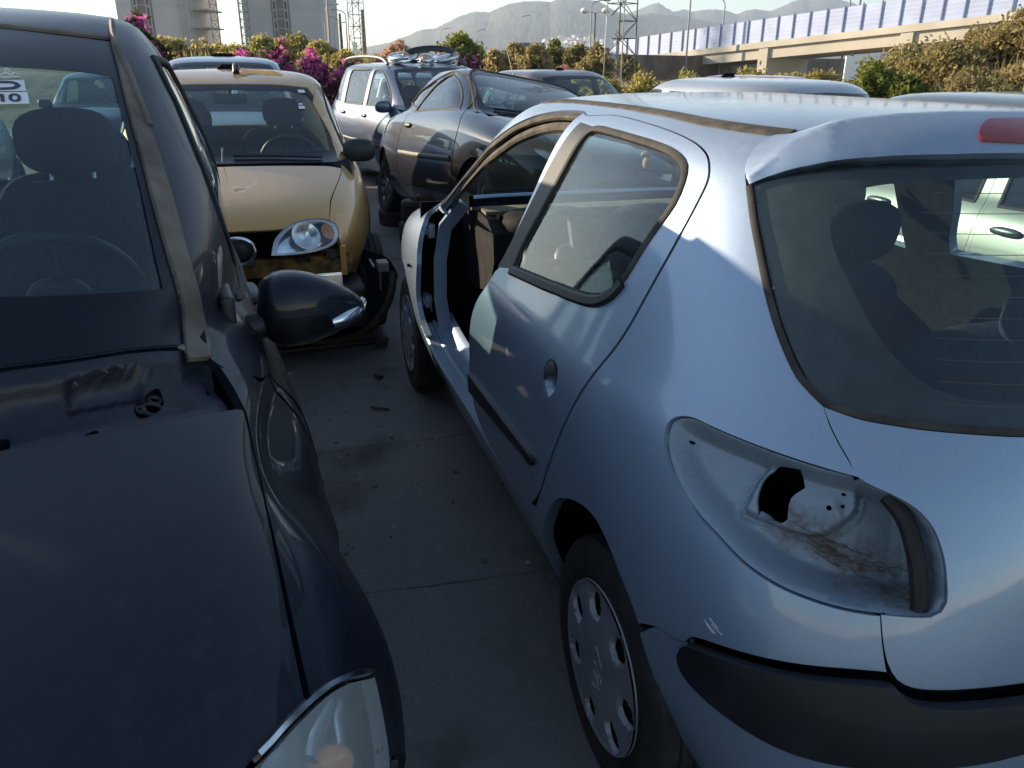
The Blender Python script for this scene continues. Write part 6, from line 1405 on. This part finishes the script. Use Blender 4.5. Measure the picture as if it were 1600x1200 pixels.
for px, yt, f, w, ms, lb in ((775, 78, 42, 24, (L_DRY, L_OLIVE), 'small dry olive tree, first right of the bright green tree'), (806, 72, 46, 30, (L_OLIVE, L_DRY), 'grey-olive tree under the blue road sign'), (838, 73, 44, 30, (L_DRY, L_OLIVE), 'dry-leaved tree just right of the blue road sign'), (868, 70, 48, 30, (L_GREEN, L_OLIVE), 'greener tree midway along the row behind the coupe'), (900, 72, 47, 30, (L_OLIVE, L_GREEN), 'dark olive tree at the foot of the double-headed lamp post'), (935, 74, 45, 32, (L_OLIVE, L_DRY), 'olive tree immediately left of the lattice pylon'), (978, 88, 60, 24, (L_OLIVE, L_GREEN), 'low olive tree seen through the lattice pylon')):
    tree(px, yt, f, w, ms, (.85, .4), lb, .13)
b, rx, rz = at_bush(880, 88, 33, 18); bush('oleander', 'salmon-pink oleander in the row of olive trees', 'oleander', b, (rx, rx, rz), (L_DRY, L_PINK), (.6, .6), 80, 24, .07)
for px, yt, f, w, ms, mx, lb in ((905, 108, 24, 40, (L_YEL, L_DRY), (.8, .4), 'low yellow-green shrub behind the plum car roof'), (950, 112, 22, 34, (L_DRY, L_YEL), (.7, .5), 'low straw-coloured shrub at the pylon foot'), (1010, 112, 24, 44, (L_YEL, L_DRY), (.7, .5), 'low yellow shrub right of the pylon foot'), (1075, 114, 26, 44, (L_YEL, L_DRY), (.7, .5), 'low yellow shrub under the first viaduct span'),
    (1180, 104, 24, 50, (L_YEL, L_OLIVE), (.75, .5), 'yellow-green shrub under the second viaduct span'), (1235, 106, 23, 40, (L_DRY, L_YEL), (.75, .4), 'straw shrub under the pier of the second span'), (1285, 100, 23, 44, (L_DRY, L_YEL), (.75, .4), 'dry brown-yellow shrub left of the big leafy shrub')):
    b, rx, rz = at_bush(px, yt, f, w); bush('shrub', lb, 'shrub', b, (rx, rx*.8, rz), ms, mx, 110, 26, .07, group='low shrubs by the viaduct')
for px, yt, f, w, ms, mx, sz, lb in ((1372, 92, 17, 52, (L_GREEN, L_YEL), (.9, .4), .075, 'leafy green shrub, brightest in front of the viaduct'), (1425, 120, 15.5, 40, (L_GREEN, L_DKG), (.9, .5), .07, 'dark green low shrub behind the blue hatchback roof'), (1425, 66, 22, 56, (L_OLIVE, L_DRY), (.85, .5), .07, 'feathery olive shrub above the leafy green one'), (1490, 60, 20, 64, (L_OLIVE, L_DRY), (.9, .5), .07, 'large feathery olive shrub in the middle of the right bank'),
    (1555, 40, 21, 64, (L_OLIVE, L_DRY), (.85, .55), .07, 'tall feathery shrub with brownish top on the right bank'), (1618, 14, 20, 66, (L_DRY, L_OLIVE), (.85, .6), .07, 'tallest brown-green shrub at the right edge of the photo'), (1530, 108, 16, 66, (L_OLIVE, L_DRY), (.85, .6), .06, 'low dry shrub in front of the right bank'), (1610, 96, 16, 60, (L_DRY, L_OLIVE), (.8, .6), .06, 'low brownish shrub at the right edge in front of the bank'), (1690, 20, 20, 70, (L_OLIVE, L_DRY), (.8, .6), .07, 'olive shrub beyond the right edge of the bank')):
    b, rx, rz = at_bush(px, yt, f, w); bush('shrub', lb, 'shrub', b, (rx, rx, rz), ms, mx, 260, 34, sz, group='shrubs on the right bank', stems=8)
# tall dry grass over the banks
mb = MB(); k = 42000; f = rng.uniform(17, 60, k); px = rng.uniform(150, 1750, k)
hd = np.array([math.cos(rad(16.8)), -math.sin(rad(16.8))]); rt = np.array([-math.sin(rad(16.8)), -math.cos(rad(16.8))]); XY = CP[:2]+f[:, None]*hd+((px-800)/1448*f)[:, None]*rt
ok = (XY[:, 0] > 20) | (XY[:, 1] < -12); XY = XY[ok]; Z = np.array([tz(x, y) for x, y in XY]); h = rng.uniform(.35, 1.0, len(XY)); a = rng.uniform(0, 6.28, len(XY)); w = .018+.0012*f[ok]; ln = rng.normal(0, .22, (len(XY), 2))*h[:, None]
B = np.stack([XY[:, 0], XY[:, 1], Z-.05], 1); S_ = np.stack([np.cos(a)*w, np.sin(a)*w, 0*a], 1); T_ = B+np.stack([ln[:, 0], ln[:, 1], h], 1)
V = np.stack([B-S_, B+S_, T_], 1).reshape(-1, 3); i = np.arange(len(XY))*3; mb.V.append(V); mb.N.append(V*0); mb.cust = False; mb.F = np.stack([i, i+1, i+2], 1).tolist(); mb.M = [0]*len(i); mb.n = len(V)
struct(mb.build('dry_grass', L_DRY, None, sharp=None, smooth=False), 'stuff')
# ------------------------------------------------------------------ masts, lamps, towers, viaduct, hills
M_GALV = simple('galvanised_steel', (.34, .33, .32), .55, .4, var=.2, scale=4)
M_GALVD = simple('dark_steel', (.13, .13, .13), .65, .3, var=.3, scale=4)
M_CONC = simple('tower_concrete', (.50, .48, .48), .85, var=.07, scale=.12)
M_CONCD = simple('tower_recess', (.21, .165, .145), .85, var=.2, scale=.3)
M_VIA = simple('viaduct_concrete', (.56, .51, .43), .85, var=.10, scale=.15)
M_BLUEP = simple('noise_panel', (.42, .49, .70), .35, var=.08, scale=.4)
M_BLUED = simple('barrier_post', (.10, .16, .36), .5)
M_POLE = simple('lamp_pole', (.30, .30, .31), .55, .3, var=.15)
M_WOODP = simple('wooden_pole', (.27, .21, .15), .85, var=.3, scale=6)
M_GREENP = simple('green_pole', (.08, .13, .10), .6)
M_SIGNB = simple('road_sign_blue', (.04, .10, .32), .5)
def lattice(name, label, cat, base, h, w0, w1, nseg, mat, matd, rz=.4, th=.035, group=None):
    t = thing(name, label, cat, tuple(base), (0, 0, rz), group); cs = [(-1, -1), (1, -1), (1, 1), (-1, 1)]
    W = lambda z: (w0+(w1-w0)*z/h)/2
    for k, (a, b) in enumerate(cs):
        mb = MB(); tube(mb, [(a*W(0), b*W(0), -.3), (a*W(h), b*W(h), h)], th, 4); mb.build('leg', mat if k in (2, 3) else matd, t)
    mb = MB()
    for i in range(nseg):
        z0, z1 = h*i/nseg, h*(i+1)/nseg
        for k in range(4):
            (a, b), (c, d) = cs[k], cs[(k+1) % 4]
            if (i+k) % 2: tube(mb, [(a*W(z0), b*W(z0), z0), (c*W(z1), d*W(z1), z1)], th*.6, 4)
            else: tube(mb, [(c*W(z0), d*W(z0), z0), (a*W(z1), b*W(z1), z1)], th*.6, 4)
            tube(mb, [(a*W(z1), b*W(z1), z1), (c*W(z1), d*W(z1), z1)], th*.5, 4)
    mb.build('bracing', matd, t); return t
def mastat(px, fwd): 
    p = gspot(px, fwd); return np.array([p[0], p[1], tz(p[0], p[1])])
pyl = lattice('lattice_pylon', 'tall steel lattice pylon with a torn white board, between trees and viaduct', 'pylon', mastat(968, 40), 16, 1.05, .72, 22, M_VIA, M_GALVD, .5, .035)  # pale sun-side legs, dark others: sunlight put into the leg colours
p = mastat(968, 40)
mb = MB(); c = spot(957, 52, 39.2); u = np.array([-math.sin(rad(16.8)), -math.cos(rad(16.8)), 0]); V = []
bd_ = [(-.29, .70), (.26, .74), (.24, .2), (.08, -.1), (-.02, -.24), (.10, -.42), (.10, -.58), (-.33, -.62)]
for dd in (0, .02):
    for a, b in bd_: V.append(c+u*a+np.array([0, 0, b])+np.array([dd, 0, 0]))
k = len(bd_); mb.add(V, [list(range(k)), list(range(k, 2*k))[::-1]]+[[i, (i+1) % k, k+(i+1) % k, k+i] for i in range(k)]); tag(mb.build('sign_board', simple('white_board', (.85, .84, .82), .6, var=.04), None, smooth=False), 'torn white sign board fixed to the lattice pylon by the viaduct', 'sign board')
lattice('lattice_pylon', 'slimmer grey lattice pylon on the left with a small white board at its foot', 'pylon', mastat(561, 48), 14, .72, .42, 24, M_GALV, M_GALV, .3, .026)
mb = MB(); c = spot(555, 80, 47.3); box(mb, c, (.05, .26, .92), rotm('Z', -16.8)); tag(mb.build('sign_board', MATS['white_board'], None), 'small white board low on the slim left pylon', 'sign board')
def pole(name, label, cat, px, ytop, fwd, r, mat, lean=0, arm=None, group=None, heads=None):
    a = spot(px, ytop, fwd); b = mastat(px, fwd); h = a[2]-b[2]; t = thing(name, label, cat, tuple(b), (0, rad(lean), 0), group)
    mb = MB(); n = 8; V = []; 
    for z, rr in ((-.3, r*1.2), (h, r*.7)):
        for i in range(n): V.append((rr*math.cos(6.283*i/n), rr*math.sin(6.283*i/n), z))
    mb.add(V, [[i, (i+1) % n, n+(i+1) % n, n+i] for i in range(n)]+[list(range(n, 2*n))]); mb.cust = False; mb.build('pole', mat, t)
    if arm:
        L, s = arm; d = np.array([-math.sin(rad(16.8)), -math.cos(rad(16.8)), 0])*s
        mb = MB(); P = [np.array([0, 0, h-.05])+d*L*math.sin(q)*1.0+np.array([0, 0, .35*L*(1-math.cos(q))*-1+.35*L]) if False else np.array([0, 0, h])+d*L*(1-math.cos(q))+np.array([0, 0, .45*L*math.sin(q)]) for q in np.linspace(0, 1.5, 8)]
        tube(mb, P, r*.55, 6); mb.build('arm', mat, t); mb = MB(); e = P[-1]+d*.25; ell(mb, e, (.32, .32, .09), None, 12, 8); mb.build('lamp_head', M_GALV, t)
    if heads:
        d = np.array([-math.sin(rad(16.8)), -math.cos(rad(16.8)), 0])
        for s in (-1, 1): 
            mb = MB(); tube(mb, [(0, 0, h), tuple(d*s*.55+np.array([0, 0, h+.12]))], .04, 5); ell(mb, d*s*.62+np.array([0, 0, h+.12]), (.26, .26, .16), None, 12, 8); mb.build('lamp_head', MATS['white_board'], t)
    return t
G = 'street lamps along the road'
for px, yt, f, r, arm, lb in ((518, -40, 95, .11, None, 'tall thin mast, tallest in the cluster right of the second tower'), (516, 14, 110, .09, (1.2, 1), 'street lamp with short arm nearest the second tower'), (512, 34, 140, .09, None, 'short far lamp post at the edge of the second tower'), (526, 42, 150, .09, (1.6, 1), 'small far street lamp left of the wooden poles'), (534, 34, 130, .09, (1.5, -1), 'street lamp with arm turned left beside the wooden poles'), (545, 24, 100, .10, (1.3, -1), 'street lamp whose arm points left, directly left of the slim pylon')):
    pole('street_lamp', lb, 'street lamp', px, yt, f, r, M_POLE, 0, arm, G)
pole('wooden_pole', 'dark wooden pole left of the slim pylon', 'pole', 536, 21, 60, .12, M_GALVD); pole('wooden_pole', 'weathered tan wooden pole right of the slim pylon', 'pole', 571, 15, 52, .13, M_WOODP)
pole('street_lamp', 'double-headed floodlight post on a green pole left of the pylon', 'street lamp', 927, 20, 52, .07, M_GREENP, heads=1)
pole('street_lamp', 'plain grey lamp post just left of the double-headed post', 'street lamp', 921, 10, 70, .07, M_POLE, 0, (1.0, 1), G)
pole('street_lamp', 'slender lamp post right of the lattice pylon, behind the first viaduct span', 'street lamp', 1071, -30, 120, .15, M_POLE); pole('street_lamp', 'curved-neck street lamp rising behind the viaduct barrier', 'street lamp', 1124, 8, 125, .14, M_POLE, 0, (3.2, -1), G)
pole('street_lamp', 'left of two close lamp posts behind the viaduct barrier', 'street lamp', 1314, -40, 110, .13, M_POLE); pole('street_lamp', 'right of two close lamp posts behind the viaduct barrier', 'street lamp', 1329, -44, 105, .17, M_POLE)
for px in (690, 745, 813): pole('street_lamp', {690: 'faint far street lamp in front of the hills, left of three', 745: 'faint far street lamp in front of the hills, middle of three', 813: 'faint far street lamp beside the blue road sign'}[px], 'street lamp', px, {690: 50, 745: 52, 813: 30}[px], 230, .13, M_GALV, 0, (2.0, 1), 'far street lamps before the hills')
t = thing('road_sign', 'blue motorway sign showing above the olive trees', 'road sign', tuple(mastat(829, 190))); c = spot(829, 70.5, 190)-np.array(t.location); mb = MB(); box(mb, c, (.2, 6.2, .95), rotm('Z', -16.8)); mb.build('sign_panel', M_SIGNB, t)
mb = MB()
for s in (-2.4, 2.4): tube(mb, [tuple(np.array(c)*np.array([1, 1, 0])+np.array([.2, s, -.3])), tuple(c+np.array([.2, s, 0]))], .09, 6)
mb.build('sign_post', M_POLE, t)
# apartment towers
def tower(label, px0, px1, fwd, strips, side, H=27, bent=None):
    a, b = gspot(px0, fwd), gspot(px1, fwd); a[2] = b[2] = 0; L = np.linalg.norm(b-a); ang = math.atan2(b[1]-a[1], b[0]-a[0]); base = (a+b)/2
    t = thing('apartment_tower', label, 'apartment tower', (base[0], base[1], -.5), (0, 0, ang)); D = 16.0     # local x along the facade, front at y<0 side towards viewer
    sgn = 1 if np.dot(np.array([-math.sin(ang), math.cos(ang)]), (CP[:2]-base[:2])) > 0 else -1
    mb = MB(); box(mb, (0, -sgn*D/2, H/2), (L, D, H)); mb.build('wall', M_CONC, t)
    for (x0, x1) in strips:
        xm, w = (x0+x1)/2*L-L/2, (x1-x0)*L
        mb = MB(); box(mb, (xm, sgn*.03, H/2), (w, .12, H-1)); st = mb.build('stair_strip', M_CONCD, t)
        fr = MB(); wd = MB()
        for s in (-1, 1): box(fr, (xm+s*w*.40, sgn*.16, H/2), (w*.05, .14, H-1)); box(fr, (xm+s*w*.22, sgn*.16, H/2), (w*.05, .14, H-1))
        z = 1.5
        while z < H-2:
            for s in (-1, 1): box(fr, (xm+s*w*.31, sgn*.15, z), (w*.2, .10, .25)); box(wd, (xm+s*w*.31, sgn*.13, z+.9), (w*.12, .10, 1.0))
            box(fr, (xm, sgn*.14, z+.2), (w*.5, .08, .14)); z += 1.75
        fr.build('window_frame', simple('strip_frame', (.42, .41, .42), .7), st); wd.build('window', simple('dark_window', (.03, .03, .035), .2), st)
    fl = MB()
    for z in np.arange(3, H, 3.1): box(fl, (0, sgn*.008, z), (L, .02, .05))
    fl.build('floor_joint', simple('joint_grey', (.42, .40, .40), .9), t)
    if side:   # unfinished side with scaffold poles and balcony slabs
        s = side; bl = MB(); sc2 = MB()
        for z in np.arange(2.2, H, 3.1): box(bl, (s*(L/2+1.6), -sgn*4.5, z), (3.2, 9.5, .28), bev=0)
        bl.build('balcony', simple('raw_slab', (.40, .36, .31), .9), t)
        for k in range(9): tube(sc2, [(s*(L/2-.35*k+.8), sgn*(.4+.25*(k % 3)), 0), (s*(L/2-.35*k+.8), sgn*(.4+.25*(k % 3)), H)], .07, 4)
        for z in np.arange(2, H, 2.0): tube(sc2, [(s*(L/2+.8), sgn*.5, z), (s*(L/2-2.2), sgn*.5, z)], .05, 4)
        for k in range(6):
            for z in np.arange(1, H, 3.1): tube(sc2, [(s*(L/2+.3+.5*k), -sgn*(.2+.4*k), z+.2), (s*(L/2+.3+.5*k), -sgn*(.2+.4*k), z+2.7)], .05, 4)
        sc2.build('scaffold', simple('scaffold_zinc', (.50, .49, .48), .5, .4), t)
    return t
tower('grey apartment tower under scaffolding, left of the two', 196, 306, 165, [(.22, .50)], 1)
tower('grey apartment tower with one window strip, right of the two', 388, 508, 175, [(.37, .60)], 0)
lattice('tower_crane_mast', 'slim lattice hoist mast right of the scaffolded tower', 'mast', mastat(344, 160), 34, 1.25, 1.25, 26, M_GALV, M_GALV, .1, .08, 'hoist masts by the towers'); lattice('tower_crane_mast', 'slim lattice hoist mast standing against the second tower', 'mast', mastat(390, 158), 34, 1.6, 1.6, 26, M_GALV, M_GALV, .1, .09, 'hoist masts by the towers')
# the viaduct ramp with its blue noise barrier
def via():
    A, B = spot(960, 103, 138), spot(1640, 103, 84); t = thing('viaduct', 'cream concrete viaduct ramp with a blue noise barrier along its edge', 'viaduct', (0, 0, 0))
    za, zb = 2.55, 7.0; L = np.linalg.norm((B-A)[:2]); e = (B-A)/L; e[2] = 0; nrm = np.array([-e[1], e[0], 0]); nrm = nrm if nrm@(CP-A) > 0 else -nrm
    Zp = lambda s: za+(zb-za)*(s/L)
    def slab(mb, s0, s1, o0, o1, h0, h1, mi=0):
        V = []
        for s in (s0, s1):
            for o in (o0, o1):
                for h in (h0, h1): p = A+e*s+nrm*o; V.append((p[0], p[1], Zp(s)+h))
        mb.add(V, [[0, 1, 3, 2], [4, 6, 7, 5], [0, 4, 5, 1], [2, 3, 7, 6], [0, 2, 6, 4], [1, 5, 7, 3]], mi=mi)
    mb = MB(); slab(mb, -6, L, -9, 0, -.75, .0); mb.build('parapet', M_VIA, t, smooth=False)
    mb = MB(); spans = [0, L*.215, L*.475, L*.80, L]; slab(mb, -6, L, -8.8, -.45, -2.05, -.76); mb.build('girder', M_VIA, t, smooth=False)
    for s in (L*.205, L*.455, L*.76):
        mb = MB(); p = A+e*s; V = []; z1 = Zp(s)-.80
        for o in (-8.5, -.12):
            for ds in (-.75, .75):
                for z in (-.5, z1): q = p+nrm*o+e*ds; V.append((q[0], q[1], z))
        mb.add(V, [[0, 1, 3, 2], [4, 6, 7, 5], [0, 4, 5, 1], [2, 3, 7, 6], [0, 2, 6, 4], [1, 5, 7, 3]]); mb.build('pier', M_VIA, t, smooth=False)
    n = 27; bar = L/n
    mb = MB(); m2 = MB()
    for k in range(-2, n):
        slab(mb, k*bar+.08, (k+1)*bar-.08, -.42, -.34, .02, 2.75)
        for h in (.25, .72, 1.18, 1.65, 2.1, 2.5): slab(m2, k*bar+.08, (k+1)*bar-.08, -.338, -.325, h, h+.07)
    pn = mb.build('noise_panel', M_BLUEP, t, smooth=False); m2.build('panel_rib', simple('panel_rib', (.55, .60, .78), .35), pn, smooth=False)
    for k in range(-2, n+1):
        mb = MB(); slab(mb, k*bar-.07, k*bar+.07, -.32, -.18, -.25, 2.95); mb.build('barrier_post', M_BLUED, t, smooth=False)
    mb = MB()   # dim brick building and wall seen under the spans
    return t
via()
w = spot(1190, 103, 135); mb = MB(); box(mb, (w[0], w[1], 1.2), (70, .4, 3.4), rotm('Z', -62)); tag(mb.build('brick_wall', simple('brown_wall', (.17, .125, .095), .9, var=.25, scale=.4), None), 'brown wall in shadow behind the viaduct spans', 'wall')
w = spot(1334, 108, 78); mb = MB(); box(mb, (w[0], w[1], 1.0), (.2, 1.7, 2.9), rotm('Z', -16.8)); tag(mb.build('site_door', MATS['white_board'], None), 'white door panel standing under the viaduct', 'door panel')
# hills: ridge line read as heights, with real depth, in two ranges
def range_(name, ridge, d0, dep, seed, col):
    r2 = np.random.default_rng(seed); px = np.array([p[0] for p in ridge], float); el = np.array([(103+(p[0]-800)*.0052-p[1])/1448 for p in ridge])
    na, nr = 420, 46; pxs = np.linspace(px[0], px[-1], na); E = np.interp(pxs, px, el)
    ph = r2.uniform(0, 6.28, 12); V = []
    for i, p in enumerate(pxs):
        q = spot(p, 103, 1.0)-CP; dirn = q[:2]/1.0
        for j in range(nr):
            a = j/(nr-1); d = d0+dep*a; u = 1-abs(a-.62)/.62 if a < .62 else 1-(a-.62)/.38
            sp = sum(math.sin(p*.012*(2**k)+ph[k]+a*(5+3*k)*(1.4 if k % 2 else -1))*.5**k for k in range(5))
            h = E[i]*(d0+dep*.62)*max(0, u)**(.85+.25*sp*.4)*(1+.10*sp*(1-u)*2)
            x = CP[0]+dirn[0]*d; y = CP[1]+dirn[1]*d; V.append((x, y, 1.5+h if a > 0 else -2))
    F = [[i*nr+j, (i+1)*nr+j, (i+1)*nr+j+1, i*nr+j+1] for i in range(na-1) for j in range(nr-1)]
    V = np.array(V); V[:, 2] += np.where(V[:, 2] > 6, r2.normal(0, 1.0, len(V)), 0)
    mb = MB(); mb.add(V, F); return struct(mb.build(name, col, None, sharp=None))
m, t, out = nt('scrub_hillside'); p = nd(t, 'ShaderNodeBsdfPrincipled'); c = mixc(t, ramp(t, noise(t, .006, 8, .65), [(.38, 0.), (.66, 1.)]), (.050, .056, .036), (.135, .115, .085)); c = mixc(t, mth(t, 'MULTIPLY', ramp(t, noise(t, .03, 6, .7), [(.45, 0.), (.6, 1.)]), .6), c, (.035, .042, .022)); setc(p, 'Base Color', c, t); setc(p, 'Roughness', .95, t); t.links.new(p.outputs[0], out.inputs[0]); M_HILL = m
range_('hills', [(470, 96), (540, 82), (585, 72), (612, 66), (640, 56), (660, 47), (680, 46), (700, 36), (722, 26), (742, 20), (765, 21), (790, 10), (800, 8), (815, 5), (840, 4), (858, 6), (868, 2), (890, 0), (915, 2), (930, 4), (945, 12), (962, 21), (985, 26), (1010, 22), (1040, 26), (1075, 30), (1110, 36), (1160, 42), (1240, 50), (1330, 60), (1450, 70)], 2300, 1500, 3, M_HILL)
range_('hills', [(900, 60), (960, 30), (985, 20), (1000, 14), (1014, 8), (1024, 7), (1036, 15), (1046, 20), (1056, 18), (1064, 16), (1074, 20), (1088, 18), (1110, 16), (1128, 19), (1143, 24), (1158, 18), (1168, 16), (1182, 18), (1196, 19), (1212, 12), (1228, 4), (1243, 1), (1252, 3), (1275, -1), (1290, 0), (1306, 4), (1322, 8), (1336, 15), (1350, 13), (1362, 14), (1378, 6), (1393, 3), (1406, 7), (1424, 8), (1440, 6), (1462, 1), (1488, 1), (1510, 3), (1524, 2), (1536, 10), (1580, 14), (1640, 10), (1720, 20), (1800, 40)], 3300, 1700, 7, M_HILL)
# white houses on the lower slope
mb = MB(); box(mb, (0, 0, 4), (9, 12, 8)); box(mb, (5.2, 1, 2.2), (3, 7, 4.4)); h0 = mb.build('house', simple('whitewash', (.80, .78, .74), .8, var=.05), None, smooth=False)
mb = MB(); prism(mb, [(-5.2, 8), (0, 10.2), (5.2, 8)], 'Y', -6.4, 6.4); mb.build('roof', simple('terracotta', (.40, .20, .12), .85), h0, smooth=False)
rr = random.Random(9)
spots_ = [(x, y) for x in range(845, 950, 3) for y in (62, 66, 70, 74)]; rr.shuffle(spots_)
for k, (x, y) in enumerate(spots_[:60]):
    q = spot(x+rr.uniform(-2, 2), y+rr.uniform(-2, 2), 2330+rr.uniform(0, 60)+ (74-y)*10); o = h0 if k == 0 else copy_tree(h0)
    tag(o, 'white house in the far hillside village left of the lattice pylon', 'house', 'white houses of the hillside village'); o.location = q; o.rotation_euler = (0, 0, rr.uniform(0, 3)); s = rr.uniform(.7, 1.3); o.scale = (s, s, s)
# the air: even pale haze
mb = MB(); box(mb, (2400, -800, 270), (6000, 8400, 545)); hz = mb.build('haze', MATS['white_board'], None, smooth=False); hz.data.materials.clear()
m = bpy.data.materials.new('air_haze'); m.use_nodes = True; t = m.node_tree; t.nodes.clear(); o = t.nodes.new('ShaderNodeOutputMaterial'); v = t.nodes.new('ShaderNodeVolumePrincipled')
v.inputs['Color'].default_value = (.70, .82, 1.0, 1); v.inputs['Density'].default_value = .00018; v.inputs['Anisotropy'].default_value = .3; t.links.new(v.outputs[0], o.inputs['Volume']); hz.data.materials.append(m); struct(hz, 'stuff')
